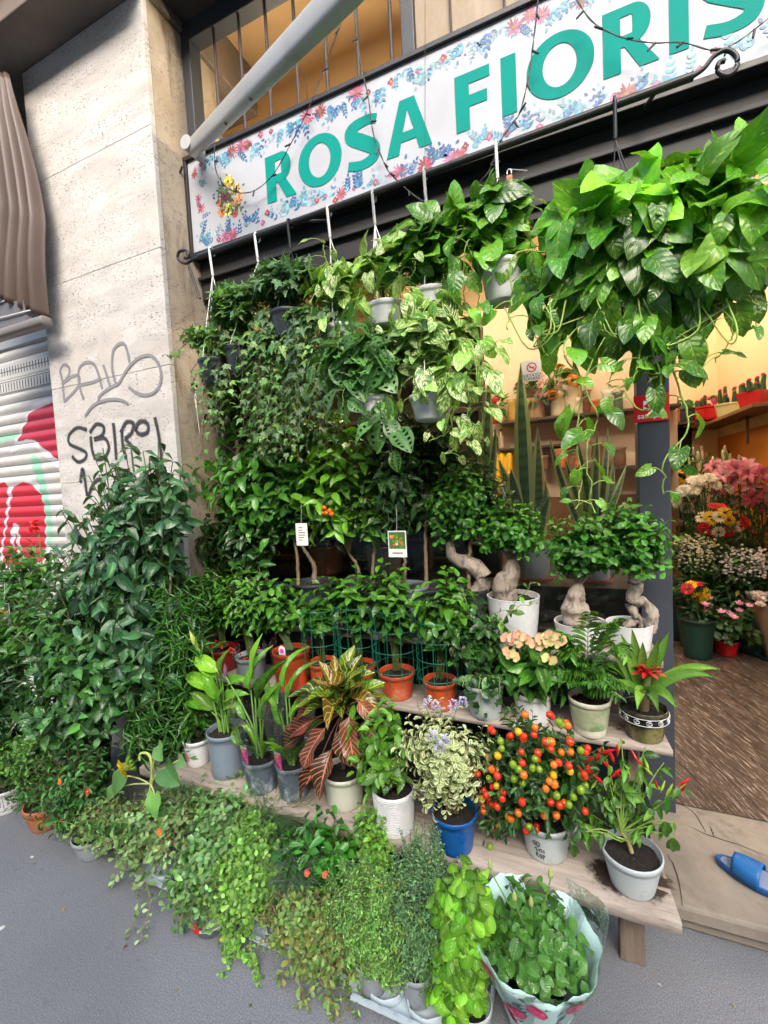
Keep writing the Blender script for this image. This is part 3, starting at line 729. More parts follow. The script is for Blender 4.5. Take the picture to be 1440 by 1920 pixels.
# ------------------------------------------------------------------ rod with scroll ends, awning arm, light strings
rd = thing('hanging_rod', 'thin black iron rod with scrolled ends mounted along the bottom of the sign', 'rod', (-1.5, 1.7, 2.68))
RO = np.array([-1.5, 1.7, 2.68]); g = G(); g.tube(np.array([at(372, 482, 1.7), at(1300, 143, 1.7)])-RO, .0125, (.01, .01, .01), 12); g.build('bar', BLACK, rd)
def scroll(pts, r=.007):
    g = G(); g.tube(curve([at(a, b, 1.7)-RO for a, b in pts], 50), r, (.01, .01, .01), 8); g.build('scroll', BLACK, rd)
scroll([(1298, 144), (1320, 128), (1338, 106), (1362, 94), (1381, 106), (1380, 128), (1364, 142), (1346, 134), (1348, 118), (1360, 114)])
scroll([(374, 482), (362, 486), (348, 494), (334, 486), (336, 472), (350, 470), (354, 482), (346, 484)])
g = G()
for a in (560, 1230): g = G(); p = at(a, 482-(a-372)*.365, 1.7)-RO; g.tube(np.array([p+[0, .006, 0], p+[0, .24, .12]]), .007, (.01, .01, .01), 8); g.build('bracket', BLACK, rd)
arm = thing('awning_arm', 'pale grey metal awning arm rising from the pillar towards the street above the sign', 'awning arm', (-1.88, 1.85, 3.3))
A0 = np.array([-1.88, 1.85, 3.3])
t0 = at(362, 278, 1.86)-A0; t1 = at(700, -70, 1.02)-A0; dd = nrm(t1-t0)
def beam(p0, p1, w, h, up, c=(.6, .6, .6), nseg=2, r=.35):
    """rounded box section between two points"""
    d = nrm(p1-p0); s = nrm(np.cross(d, up)); u = np.cross(s, d); g = G(); m = 20
    th = np.linspace(0, 2*pi, m, endpoint=False); ex = 2/ (1+ (1-r)*3)
    cx = np.sign(np.cos(th))*np.abs(np.cos(th))**ex; cy = np.sign(np.sin(th))*np.abs(np.sin(th))**ex
    rings = [(p0, .01), (p0, .9), (p0+d*.006, 1), (p0+(p1-p0)*.5, 1), (p1-d*.006, 1), (p1, .9), (p1, .01)]
    V = [[q+s*a*w/2*k+u*b*h/2*k for a, b in zip(cx, cy)] for q, k in rings]
    V = np.array(V); f = [(i*m+j, i*m+(j+1) % m, (i+1)*m+(j+1) % m, (i+1)*m+j) for i in range(len(rings)-1) for j in range(m)]
    g.add(V, f, c); return g
beam(t0, t1, .050, .080, (0, 0, 1), r=.1).build('arm_tube', plain('arm_paint', (.36, .37, .36), .35, .08, 5, .02, dirt=.06, dirtc=(.3, .28, .25)), arm)
g = G(); g.tube([t0-dd*.004+[0, .05, 0], t0+[0, -.05, 0]], .034, (.5, .5, .5), 20)
g.build('elbow_joint', MATS['arm_paint'], arm)
g = G()
for k, s in ((.2, 1), (.34, -1), (.5, 1), (.52, -1)): g.ball(t0+(t1-t0)*k+np.array([0, -.01, .044*s]), .008, (.3, .25, .2), 2)
g.build('rivet', plain('rust', (.22, .13, .08), .8, .3), arm)


def cable(label, pts, Y, bulbs=8, r=.0028):
    q = [at(a, b, Y if not isinstance(Y, list) else y) for (a, b), y in zip(pts, Y if isinstance(Y, list) else [Y]*len(pts))]
    o = np.array(q[0]); tt = thing('string_lights', label, 'string lights', o); p = curve(q, 60)-o
    g = G(); w = np.linspace(0, 40, len(p)); off = np.stack([np.sin(w), np.cos(w)*.6, np.cos(w)], 1)*.0018
    g.tube(p+off, r*.6, (.01, .01, .01), 5); g.tube(p-off, r*.6, (.01, .01, .01), 5); g.build('cable', BLACK, tt)
    for k in np.linspace(4, len(p)-3, bulbs).astype(int):
        g = G(); d = nrm(np.array([U(-1, 1), -.2, U(-1, .2)])); g.tube([p[k], p[k]+d*.018, p[k]+d*.032], (.0045, .0035), (.012, .012, .012), 6); g.build('bulb', BLACK, tt)
S(21)
cable('black fairy light cable sagging across the letter R and up past the bars', [(402, 262), (405, 320), (430, 355), (470, 360), (510, 330), (545, 270), (580, 200), (618, 100), (650, 10), (655, -20)], 1.9, 10)
cable('black fairy light cable hanging in front of letter S down towards the rod', [(660, -10), (675, 110), (690, 180), (700, 250), (718, 300), (738, 332), (800, 380), (860, 372), (910, 330), (925, 300)], 1.9, 12)
cable('black fairy light cable crossing the letters F and I diagonally', [(1010, -10), (1000, 80), (990, 150), (975, 210), (962, 230), (935, 270), (925, 305)], 1.88, 7)
cable('black fairy light cable looping across the letters R, I and S', [(1075, -10), (1110, 40), (1160, 68), (1220, 80), (1280, 80), (1340, 95), (1380, 80), (1440, 35), (1470, 10)], 1.88, 9)
g = G(); o = at(342, 312, 1.9); g.tube(curve([at(a, b, 1.9)-o for a, b in [(342, 312), (334, 340), (338, 400), (342, 450), (352, 490), (362, 520), (375, 560)]], 30), .006, (.01, .01, .01), 6)
w = g.build('power_cable', BLACK); w.location = o; tag(w, 'thick black power cable running down beside the left end of the sign', 'cable')
g = G(); o = at(797, 60, 1.92); g.tube(np.array([at(797, -10, 1.925), at(797, 325, 1.9)])-o, .0012, (.02, .02, .02), 5); w = g.build('thin_wire', BLACK); w.location = o; tag(w, 'thin straight wire hanging vertically before the letter A', 'wire')

# ------------------------------------------------------------------ left: shutter and awning
S(31)
shx0, shx1 = -4.4, -2.93; nx = 260; nz = 620; zt = 2.62
zz = np.linspace(0.0, zt, nz); xx = np.linspace(shx0, shx1, nx)
per = .075; ph = (zz % per)/per; prof = .012*np.sin(np.clip(ph*1.15, 0, 1)*pi)
Vz, Vx = np.meshgrid(zz, xx, indexing='ij'); Vy = 1.95-np.repeat(prof[:, None], nx, 1)
base = np.array([.50, .49, .46]); C_ = np.tile(base, (nz, nx, 1))*(1+.05*np.sin(zz*9)[:, None, None])
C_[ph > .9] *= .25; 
PXY = np.stack([Vx, Vy, Vz], 2)-CAM; q = PXY@np.stack([_r, _u, _f], 1); PX = 720+F*q[..., 0]/q[..., 2]; PYY = 960-F*q[..., 1]/q[..., 2]
# painted shapes given by their outline on the shutter plane
def inpoly(X, Z, poly):
    ins = np.zeros(X.shape, bool); n = len(poly); j = n-1
    for i in range(n):
        xi, yi = poly[i]; xj, yj = poly[j]; c = ((yi > Z) != (yj > Z)) & (X < (xj-xi)*(Z-yi)/(yj-yi+1e-9)+xi); ins ^= c; j = i
    return ins
def W2(poly): return [tuple(at(a, b, 1.945)[[0, 2]]) for a, b in poly]
def smoothpoly(poly): return [tuple(x) for x in curve([(a, b, 0) for a, b in poly+[poly[0]]], 60)[:, :2]]
for poly, c in [([(20, 850), (45, 790), (70, 755), (125, 745), (130, 880), (100, 870), (60, 835)], (.62, .62, .64)), ([(34, 828), (50, 790), (66, 768), (130, 758), (125, 862), (92, 848), (62, 825)], (.42, .015, .04)),
                ([(-60, 920), (0, 898), (20, 910), (60, 900), (90, 930), (95, 1000), (85, 1090), (30, 1120), (-60, 1120)], (.66, .65, .66)), ([(-60, 930), (0, 906), (14, 912), (12, 960), (-4, 1040), (-60, 1100)], (.55, .012, .025)),
                ([(25, 912), (50, 905), (78, 930), (86, 990), (78, 1060), (30, 1060), (6, 1050), (14, 980)], (.55, .012, .025)), ([(20, 1010), (24, 985), (34, 985), (40, 1030), (50, 1060), (36, 1040), (30, 1000), (26, 1030)], (.66, .65, .66)), ([(-60, 1050), (30, 1060), (90, 1055), (90, 1100), (-60, 1110)], (.55, .55, .56)),
                ([(-20, 820), (30, 812), (30, 822), (-20, 832)], (.22, .50, .32)), ([(62, 850), (78, 870), (96, 960), (98, 1020), (90, 1020), (84, 950), (60, 870)], (.25, .52, .36))]:
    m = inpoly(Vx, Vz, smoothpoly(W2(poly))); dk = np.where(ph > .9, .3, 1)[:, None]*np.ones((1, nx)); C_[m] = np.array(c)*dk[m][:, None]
# ventilation slots in the top slats
for zc in (2.36, 2.47):
    for xc in np.arange(shx0+.04, shx1-.02, .034):
        m = (np.abs(Vz-zc) < .030) & (np.abs(Vx-xc) < .0055); C_[m] = (.02, .02, .02)
for zc in (2.36, 2.47): Vy[np.abs(Vz-zc) < .046] = 1.95-.010
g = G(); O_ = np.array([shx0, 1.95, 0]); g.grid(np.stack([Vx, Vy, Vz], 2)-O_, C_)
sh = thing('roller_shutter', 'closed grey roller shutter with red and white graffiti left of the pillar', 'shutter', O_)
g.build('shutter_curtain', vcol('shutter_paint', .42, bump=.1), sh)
g = G(); g.box(np.array([shx0, 1.93, 2.625])-O_, np.array([shx1, 2.1, 2.70])-O_); g.build('lintel_rail', plain('galv', (.33, .34, .34), .45, .1, metal=.3), sh, False, .003)
g = G(); g.box(np.array([shx0, 2.0, 2.705])-O_, np.array([shx1, 2.1, 4.015])-O_); g.build('dark_infill', DARK, sh, False)
aw = thing('folded_awning', 'brown canvas awning hanging folded in pleats above the grey shutter', 'awning', (-2.9, 1.6, 2.6))
AO = np.array([-2.9, 1.6, 2.6])
# pleated drop of canvas, widest at the top
m_, n_ = 40, 150; V = np.zeros((m_, n_, 3)); 
for i in range(m_):
    tz = i/(m_-1)
    l0 = np.array([-70, 130+tz*395]); r0 = np.interp(tz, [0, .25, .6, 1], [18, 46, 76, 82]); ry = 140+tz*455
    for j in range(n_):
        s = j/(n_-1); px_ = l0[0]+(r0-l0[0])*s; py_ = l0[1]+(ry-l0[1])*s
        P = at(px_, py_, 1.62); amp = .02+.03*tz*(1-tz)*4*.5
        P[1] += (.030*math.sin((s-.5)*52+.8*tz) if s > .5 else .012*math.sin(s*9+tz*3))*(1 if s > .5 else 1)*min(1, .3+tz*1.4) - .10*(1-s)*tz + .01*math.sin(tz*9+s*4)
        V[i, j] = P-AO
g = G(); g.grid(V, (.17, .10, .065)); 
t = NT('brown_canvas'); n = t.noise(t.obj(), 2.5, 3, .5); t.setb(t.mix(n.outputs[0], (.045, .027, .019), (.10, .062, .044)), .5); t.bump(t.noise(t.obj(), 300, 2).outputs[0], .2, .001)
cv = g.build('canvas', t.m, aw); sm = cv.modifiers.new('thick', 'SOLIDIFY'); sm.thickness = .004
bar = beam(at(-80, 655, 1.6)-AO, at(88, 602, 1.6)-AO, .07, .055, (0, 0, 1)); bar.build('front_bar', plain('awning_bar', (.16, .15, .14), .4, .1), aw)
vb = G(); vb.grid(np.array([[at(-60, 570, 1.58), at(44, 563, 1.58), at(52, 592, 1.58)], [at(-60, 640, 1.585), at(40, 606, 1.585), at(70, 600, 1.585)]])-AO, (.1, .1, .11)); vb.build('valance', plain('grey_valance', (.12, .12, .13), .6), aw, False)
vb = G()
for a, b in (((-60, 612), (56, 582)), ((-60, 640), (70, 600)), ((-60, 590), (14, 562))): vb.tube(np.array([at(*a, 1.574), at(*b, 1.574)])-AO, .004, (.6, .6, .6), 6)
vb.build('white_trim', plain('white_trim', (.6, .6, .58), .5), aw)

# ================================================================== SHOP INTERIOR
S(41)
RX, BY = 1.5, 6.3
CREAMW = plain('cream_wall', (.78, .62, .40), .8, .05, 3, .04)
ORW = plain('orange_wall', (.62, .22, .03), .75, .08, 3, .04)
room = thing('shop_room', 'cream and orange painted room of the flower shop seen through the doorway', 'room', (0, 4, 0)); RO_ = np.array([0, 4, 0])
g = G(); g.box(np.array((-3.2, BY, .1))-RO_, np.array((3.2, BY+.1, 4.3))-RO_); g.build('back_wall', CREAMW, room, False)
g = G(); g.box(np.array((RX, 2.2, 1.86))-RO_, np.array((RX+.1, BY-.001, 4.3))-RO_); g.build('side_wall', CREAMW, room, False)
g = G(); g.box(np.array((RX-.002, 2.2, .1))-RO_, np.array((RX+.1, BY-.001, 1.858))-RO_); g.box(np.array((RX-.004, 2.2, 1.859))-RO_, np.array((RX-.001, 4.4, 2.3))-RO_); g.build('orange_dado', ORW, room, False)
g = G(); g.box(np.array((-3.3, 2.2, .1))-RO_, np.array((-3.2, BY, 4.3))-RO_); g.build('side_wall', CREAMW, room, False)
g = G(); g.box(np.array((-3.3, 2.12, 4.30))-RO_, np.array((RX+.1, BY+.1, 4.4))-RO_); g.build('ceiling', plain('ochre_ceiling', (.70, .48, .24), .8, .04, 3, .03), room, False)
# sloping underside of a stair seen through the transom
g = G(); V = np.array([[(-1.9, 2.9, 3.5), (-.2, 2.9, 4.28)], [(-1.9, 5, 3.5), (-.2, 5, 4.28)]])-RO_; g.grid(V, (.7, .5, .3)); w = g.build('stair_soffit', plain('soffit', (.62, .43, .22), .8, .04), room, False)
w.modifiers.new('t', 'SOLIDIFY').thickness = .03
# partition behind the display window
g = G(); g.box(np.array((-3.1, 4.9, .11))-RO_, np.array((.86, 4.98, 3.3))-RO_); g.build('partition', plain('partition_cream', (.66, .52, .38), .8, .07, 2, .04), room, False)
g = G(); g.box(np.array((-3.1, 4.88, .11))-RO_, np.array((.86, 4.898, 1.30))-RO_); g.build('partition_lower', plain('brown_panel', (.16, .07, .025), .6, .2, 4, .06), room, False)
# fluorescent tubes
for x, y in ((-1.2, 2.75), (.6, 3.6), (-.9, 3.6), (.6, 5.4)):
    lt = thing('tube_light', 'lit fluorescent tube light on the shop ceiling', 'ceiling light', (x, y, 3.4), group='tube lights inside the shop')
    lt['label'] = {(-1.2, 2.75): 'lit tube light high behind the barred transom windows', (.6, 3.6): 'lit tube light inside the shop above the doorway', (-.9, 3.6): 'lit tube light inside the shop behind the display window', (.6, 5.4): 'lit tube light at the very back of the shop'}[(x, y)]
    g = G(); g.tube([(-.6, 0, -.03), (.6, 0, -.03)], .016, (1, 1, 1), 10); g.build('tube', emit('tube_glow', (1, .84, .60), 46), lt)
    g = G(); g.box((-.65, -.015, -.005), (.65, .015, .02)); g.tube([(-.4, 0, .04), (-.4, 0, .9)], .004, (.5, .5, .5), 6); g.tube([(.4, 0, .04), (.4, 0, .9)], .004, (.5, .5, .5), 6); g.build('fitting', WHITE, lt, False, .002)

WOOD_D = plain('dark_shelf_wood', (.06, .035, .02), .5, .3, 8, .1)
WOOD_M = plain('brown_shelf_wood', (.16, .08, .04), .5, .25, 8, .1)
def shelf(label, a, b, mat, brackets=()):
    a = np.array(a, float); b = np.array(b, float); t = thing('wall_shelf', label, 'shelf', a)
    g = G(); g.box((0, 0, 0), b-a); g.build('board', mat, t, False, .003)
    for p in brackets:
        p = np.array(p)-a; g = G(); g.box(p, p+np.array([.02, .02, -.25])); g.box(p+[0, 0, -.02], p+[.02, .2, -.001]); g.build('bracket', mat, t, False)
    return t
zr = atx(1400, 764, RX-.22)[2]
shelf('brown side shelf of cactus pots running back along the orange wall', (RX-.26, 4.3, zr-.03), (RX-.005, 6.29, zr), WOOD_M, [(RX-.1, 5.0, zr-.031)])
zb = at(1280, 792, 6.1)[2]
shelf('dark shelf across the back wall beyond the door post', (.4, 6.0, zb-.03), (RX-.27, 6.29, zb), WOOD_D)
zb2 = at(1280, 880, 6.1)[2]
shelf('lower dark shelf on the back wall, under the other one', (.4, 5.99, zb2-.03), (RX-.27, 6.29, zb2), WOOD_D)
g = G(); g.box((.38, 6.22, .11), (RX-.27, 6.285, zb-.04)); o = g.build('dark_backboard', plain('backboard', (.022, .014, .010), .6, .3)); tag(o, 'near black panel below the shelves on the back wall', 'panel')
zp = at(1040, 783, 4.75)[2]
shelf('cream wall shelf holding vases behind the display window', (-.7, 4.62, zp-.025), (.84, 4.895, zp), WOOD_D)
zp2 = at(935, 842, 4.75)[2]
shelf('short lower shelf of bottles behind the display window', (-.75, 4.66, zp2-.025), (.0, 4.895, zp2), WOOD_D)

def bunch(name, label, cat, px, py, Y, wpx, kind, pal, n=14, z0=.112, bucket=DARKPOT, bh=.34, br=.11, group=None, fol=DG, hz=.7):
    c = at(px, py, Y); s = mpp(c); R = wpx*s/2; t = thing(name, label, cat, (c[0], c[1], z0), group=group)
    top = c[2]-z0
    pot(t, br, br*.72, min(bh, top*.6), bucket)
    gs = G(); gf = G(); gl = G(); bz_ = min(bh, top*.6)
    n = int(n*1.7)
    for i in range(n):
        d = nrm(rng.normal(0, 1, 3)+np.array([0, -.5, .4]))*U(.6, 1.05); P = np.array([d[0]*R, d[1]*R*.7, top+d[2]*R*hz]); b = np.array([U(-.5, .5)*br, U(-.5, .5)*br, bz_-.03])
        gs.tube(bez(b, (b*.4+P*.6)*[.6, .6, 1], P, 6), .0035, (.03, .10, .02), 4)
        N = nrm(d+np.array([0, -.7, .3])); col = pal[i % len(pal)]
        if kind != 'gyp' and kind != 'bud': gf = G()
        if kind == 'lily':
            flower(gf, P, N, 6, .095, .038, LT['lilyp'], col, (.25, .08, .02), .12, .75)
        elif kind == 'bud': gf.ball(P, .045, col, 3, (.28, .28, 1))
        elif kind == 'gerb': flower(gf, P, N, 16, .050, .014, LT['petal'], col, (.12, .07, .02), .28, .2)
        elif kind == 'mum': flower(gf, P, N, 16, .055, .018, LT['petal'], col, (.55, .5, .3), .2, .3, layers=3)
        elif kind == 'gyp':
            for k in range(9): gf.ball(P+rng.normal(0, .028, 3), .010, jit(col, 1, .1, .05)[0], 2, (1, 1, .8))
        elif kind == 'sun': flower(gf, P, N, 16, .050, .018, LT['lanceS'], col, (.04, .02, .008), .55, .15, layers=2)
        elif kind == 'ros': flower(gf, P, N, 8, .028, .026, LT['petal'], col, col*np.array(.6), .5, .8, layers=3)
        if kind not in ('gyp', 'bud'): gf.build('flower', m_flow, t); gf = G()
    k = n*7; P = np.stack([U(-R, R, k)*.8, U(-R, R, k)*.5, U(bz_, top+R*.3, k)], 1)
    gl.leaves(LT['lanceS'], P, rng.normal(0, 1, (k, 3))+[0, -.3, .4], (0, -.5, 1), .09*min(1, R*5), .026, jit(fol, k))
    gs.build('stems', m_stem, t); gl.build('foliage', m_dull, t)
    if gf.v: gf.build('flowers', m_flow, t)
    return t
PK = np.array([(.55, .16, .22), (.62, .30, .34), (.45, .10, .15)]); WH = np.array([(.75, .70, .55), (.8, .78, .68)])
BKG = plain('dark_green_plastic', (.008, .04, .028), .4, .2)
bunch('lily_bunch', 'bucket of open pink lilies, the largest flowers inside the doorway', 'flowers', 1395, 900, 4.5, 130, 'lily', PK, 13)
bunch('lily_bud_bunch', 'bucket of closed cream and green lily buds behind the pink lilies', 'flowers', 1330, 868, 5.0, 90, 'bud', np.array([(.5, .55, .25), (.6, .45, .35), (.55, .6, .3)]), 16)
bunch('chrysanthemum_bunch', 'bucket of cream white chrysanthemums just right of the door post', 'flowers', 1313, 928, 4.4, 95, 'mum', WH, 10)
bunch('yellow_bunch', 'bucket of small yellow flowers behind the white chrysanthemums', 'flowers', 1284, 898, 5.0, 50, 'gerb', np.array([(.7, .42, .02)]), 8)
bunch('gerbera_bunch', 'bucket of red, yellow and white gerberas in the middle of the doorway display', 'flowers', 1342, 975, 4.2, 85, 'gerb', np.array([(.7, .5, .03), (.55, .01, .02), (.75, .70, .5), (.55, .01, .02)]), 10)
bunch('white_bunch', 'bucket of small white flowers wrapped in clear foil beside the door post', 'flowers', 1298, 1035, 4.1, 85, 'gyp', np.array([(.66, .62, .5), (.5, .58, .3)]), 26, bucket=BKG, br=.12)
bunch('gypsophila_bunch', 'bucket of tiny white gypsophila at the right edge of the doorway', 'flowers', 1405, 1062, 4.1, 95, 'gyp', np.array([(.75, .72, .7)]), 30, br=.12, bucket=BKG)
bunch('daisy_bunch', 'dark green bucket with bright yellow and red gerberas low in the doorway', 'flowers', 1306, 1110, 3.9, 45, 'gerb', np.array([(.8, .5, .01), (.8, .5, .01), (.5, .01, .02)]), 4, bucket=BKG, br=.12, bh=.3)
for px_, Y_ in ((1272, 4.3), (1395, 4.5)):
    q = at(px_, 1000, Y_); tb = thing('empty_bucket', 'tall dark green bucket standing next to the door post inside' if px_ < 1300 else 'tall dark green bucket under the pink lilies inside', 'bucket', (q[0], q[1], .112)); pot_g(.13, .10, .36).build('pot', BKG, tb)
bunch('greenery_bunch', 'bucket of dark foliage and small pink blooms between the lilies and gypsophila', 'flowers', 1372, 1000, 4.8, 100, 'ros', np.array([(.35, .08, .12), (.5, .3, .3)]), 10, fol=[(.01, .04, .012), (.02, .06, .02)])
bunch('thistle_bunch', 'bucket of pale violet and white blooms behind the gerberas', 'flowers', 1320, 1000, 5.2, 120, 'mum', np.array([(.55, .5, .5), (.4, .3, .45)]), 12)
bunch('rose_bunch', 'bucket of deep pink roses at the far right behind the lilies', 'flowers', 1430, 960, 5.0, 110, 'ros', np.array([(.5, .04, .12), (.45, .1, .15)]), 22)
# cyclamen on the floor
P, rt, h = place(1366, 1232, .112, 42, 1204); t = thing('cyclamen_plant', 'dark leaved plant with pink flowers in a red pot on the wooden floor', 'potted plant', P)
pot(t, rt, rt*.75, h, RED); gl, gs, gf = G(), G(), G()
shrub(gl, gs, (0, 0, h), (0, 0, h+.12), (.24, .2, .13), 40, 8, .06, .045, LT['round'], DG, .4)
for i in range(14):
    P_ = np.array([U(-.2, .12), U(-.2, 0), h+U(.2, .3)]); gs.tube(bez((0, 0, h), P_*[.5, .5, .8], P_, 5), .002, (.2, .05, .05), 4); flower(gf, P_, (0, -.4, 1), 5, .035, .02, LT['petal'], (.75, .35, .48), None, .2, .9)
gl.build('foliage', m_dull, t); gs.build('stems', m_stem, t); gf.build('flowers', m_flow, t)
# bouquet in kraft paper
q = at(1440, 1150, 4.0); t = thing('wrapped_bouquet', 'brown kraft paper bouquet of pale flowers at the right edge of the doorway', 'bouquet', (q[0]+.03, q[1], .112))
g = G(); zt_ = q[2]+.1-.112
g.lathe([(.02, zt_-.55), (.06, zt_-.35), (.13, zt_-.1), (.17, zt_)], (.36, .22, .12), 28, wav=(.05, 7)); g.build('paper', plain('kraft', (.36, .22, .12), .8, .1), t)
g = G(); g.lathe([(.001, .0), (.10, 0), (.125, zt_-.4), (.12, zt_-.4)], (.1, .1, .1), 24); g.build('stand_bucket', BKG, t)
gf = G()
for i in range(30): P_ = np.array([U(-.14, .14), U(-.14, .1), zt_+U(-.02, .06)]); flower(gf, P_, (U(-.4, .4), -.5, 1), 9, .035, .02, LT['petal'], (.7, .62, .55), (.5, .25, .3), .3, .6, layers=2)
gf.build('flowers', m_flow, t)
# pots on the side and back shelves
def shelfpot(name, label, cat, P, rt, h, mat, kind, col, n=8, square=False, group=None):
    t = thing(name, label, cat, P, group=group)
    if square: g = G(); g.lathe([(.001, 0), (rt*.75, 0), (rt, h), (rt*.92, h), (rt*.9, h*.8)], (.5, .5, .5), 4, sx=1); g.build('pot', mat, t, False, .002)
    else: pot(t, rt, rt*.8, h, mat)
    g = G(); gl = G()
    if kind == 'cactus':
        for i in range(n):
            p = np.array([U(-.6, .6)*rt, U(-.6, .6)*rt, h]); hh = U(.05, .16); g.tube([p, p+[0, 0, hh*.5], p+[U(-.01, .01), 0, hh]], (.022, .014), jit([(.03, .10, .02)], 1)[0], 9); g.ball(p+[0, 0, hh], .016, col, 2)
    else:
        k = n*6; d = nrm(rng.normal(0, 1, (k, 3))+[0, 0, .6]); gl.leaves(LT['round'], d*rt*.6+[0, 0, h], d, (0, -.6, .8), .05, .04, jit(MG, k))
        for i in range(n*3): dd_ = nrm(rng.normal(0, 1, 3)+[0, -.4, .5]); flower(g, dd_*[rt*.9, rt*.9, .09]+[0, 0, h+.02], dd_, 5, .028, .024, LT['petal'], col, None, .2, .4)
    if gl.v: gl.build('foliage', m_dull, t)
    g.build('cacti' if kind == 'cactus' else 'flowers', m_flow, t)
zsh = zr+.001
for px_, py_, lab, mt, kd, c_, r_, sq in [(1412, 748, 'red square tub of small cacti on the side shelf, nearest the street', RED, 'cactus', (.6, .03, .04), .13, True), (1366, 770, 'pale yellow pot of small cacti on the side shelf, between red pots', plain('yellow_pot', (.62, .58, .30), .4, .06), 'cactus', (.6, .08, .1), .12, False)]:
    q = atx(px_, py_, RX-.15); shelfpot('cactus_pot', lab, 'potted plant', (RX-.14, q[1], zsh), r_, .13, mt, kd, c_, 9, sq)
for px_, lab, mt, kd, c_, r_ in [(1338, 'pot with dark pink flowers at the right end of the back shelf', RED, 'fl', (.5, .03, .1), .13), (1313, 'small red pot beside the pink flowers on the back shelf', RED, 'cactus', (.4, .02, .02), .09), (1285, 'black pot of foliage on the back shelf', DARKPOT, 'fl', (.05, .14, .03), .11), (1264, 'red brown pot at the left of the back shelf by the post', TERRA, 'cactus', (.1, .2, .04), .10)]:
    q = at(px_, 780, 6.12); shelfpot('shelf_plant', lab, 'potted plant', (q[0], 6.13, zb+.001), r_, .15, mt, kd, c_, 6)
# vases behind the window
def vase(name, label, px, r, h, mat, kind=None, pal=None, n=10, z=None, spread=1.6):
    q = at(px, 780, 4.75); t = thing(name, label, 'vase' if not kind else 'flowers', (q[0], 4.75, (zp if z is None else z)+.001))
    g = G(); g.lathe([(.001, 0), (r*.7, 0), (r*.75, h*.1), (r*.8, h*.5), (r*.7, h*.8), (r, h), (r*.93, h), (r*.6, h*.8)], (.5, .5, .5), 24); g.build('vase', mat, t)
    if kind:
        gf = G(); gl = G()
        for i in range(n):
            d = nrm(rng.normal(0, 1, 3)+[0, -.5, .5]); P_ = d*[r*spread, r*spread, r*spread]+[0, 0, h+r*.8]
            if kind == 'sun': flower(gf, P_, d+[0, -.8, 0], 14, .06, .024, LT['lanceS'], pal[i % len(pal)], (.05, .02, .008), .5, .15, layers=2)
            else: flower(gf, P_, d, 8, .045, .03, LT['petal'], pal[i % len(pal)], pal[0]*.8, .4, .6, layers=2)
        k = n*4; d = nrm(rng.normal(0, 1, (k, 3))+[0, -.2, .3]); gl.leaves(LT['lanceS'], d*r+[0, 0, h+r*.5], d, (0, -.5, .8), .12, .03, jit(MG, k))
        gl.build('foliage', m_dull, t); gf.build('flowers', m_flow, t)
WICK = plain('wicker', (.40, .24, .15), .7, .3, 60, .6)
vase('basket_arrangement', 'wicker basket of pale pink flowers on the shelf behind the window', 1004, .11, .20, WICK, 'p', np.array([(.75, .42, .38), (.7, .5, .45)]), 26)
vase('sunflower_vase', 'vase of orange sunflowers on the shelf behind the window', 1047, .09, .24, plain('cream_vase', (.6, .5, .36), .4), 'sun', np.array([(.7, .30, .02), (.6, .2, .02)]), 12, spread=2.2)
vase('white_vase', 'empty cream vase right of the sunflowers behind the window', 1072, .08, .30, plain('cream_vase', (.6, .5, .36)))
vase('red_pot_arrangement', 'little red pot with red blooms at the left of the window shelf', 931, .07, .13, RED, 'p', np.array([(.5, .03, .03)]), 5, spread=1)
vase('glass_vase', 'ochre vase on the shelf near the small red pot', 962, .07, .22, plain('ochre_vase', (.5, .30, .08), .3))
for i, px_ in enumerate((918, 929, 940)):
    q = at(px_, 830, 4.76); t = thing('bottle', ['dark bottle, leftmost of three on the lower window shelf', 'brown bottle, middle of three on the lower window shelf', 'pale bottle, rightmost of three on the lower window shelf'][i], 'bottle', (q[0], 4.76, zp2+.001), group='bottles on the lower shelf')
    g = G(); g.lathe([(.001, 0), (.028, 0), (.03, .01), (.03, .11), (.012, .15), (.012, .18), (.001, .18)], (.1, .1, .1), 16); g.build('glass', plain(('btl_dark', 'btl_brown', 'btl_pale')[i], ((.03, .025, .02), (.12, .05, .02), (.45, .36, .26))[i], .2), t)
    g = G(); g.lathe([(.013, .178), (.013, .2), (.001, .2)], (.1, .1, .1), 12); g.build('cap', BLACK, t)
q = at(932, 895, 4.7); g = G(); V = np.array([[(q[0]-.16+.32*j/20, 4.70+.02*sin(j*1.3)-.01*i, zp2-.05-.50*i/8) for j in range(21)] for i in range(9)]); g.grid(V-q, (.7, .42, .01))
o = g.build('yellow_cloth', plain('yellow_cloth', (.70, .40, .01), .8, .1)); o.location = q; o.modifiers.new('t', 'SOLIDIFY').thickness = .004; tag(o, 'bright yellow cloth hanging below the bottle shelf behind the window', 'cloth')
for i, (px_, r_, h_, c_, lb) in enumerate([(1085, .06, .16, (.5, .42, .3), 'small beige jar at the right of the window shelf, next to the cream vase'), (1100, .05, .22, (.12, .05, .03), 'slim dark vase at the right of the window shelf'), (1118, .07, .12, (.45, .10, .04), 'squat orange brown pot at the right of the window shelf'), (1140, .06, .2, (.6, .56, .5), 'white jug at the right of the window shelf'), (1160, .05, .17, (.08, .12, .08), 'green glass vase at the far right of the window shelf')]):
    vase('vase', lb, px_, r_, h_, plain('vase_c%d' % i, c_, .3, .1))
zq = at(1060, 880, 4.75)[2]; shelf('added long dark shelf of brown pots standing in for street reflections in the window', (.0, 4.62, zq-.03), (.84, 4.879, zq), WOOD_D)  # added shelf and pots stand in for brown street reflections in the glass
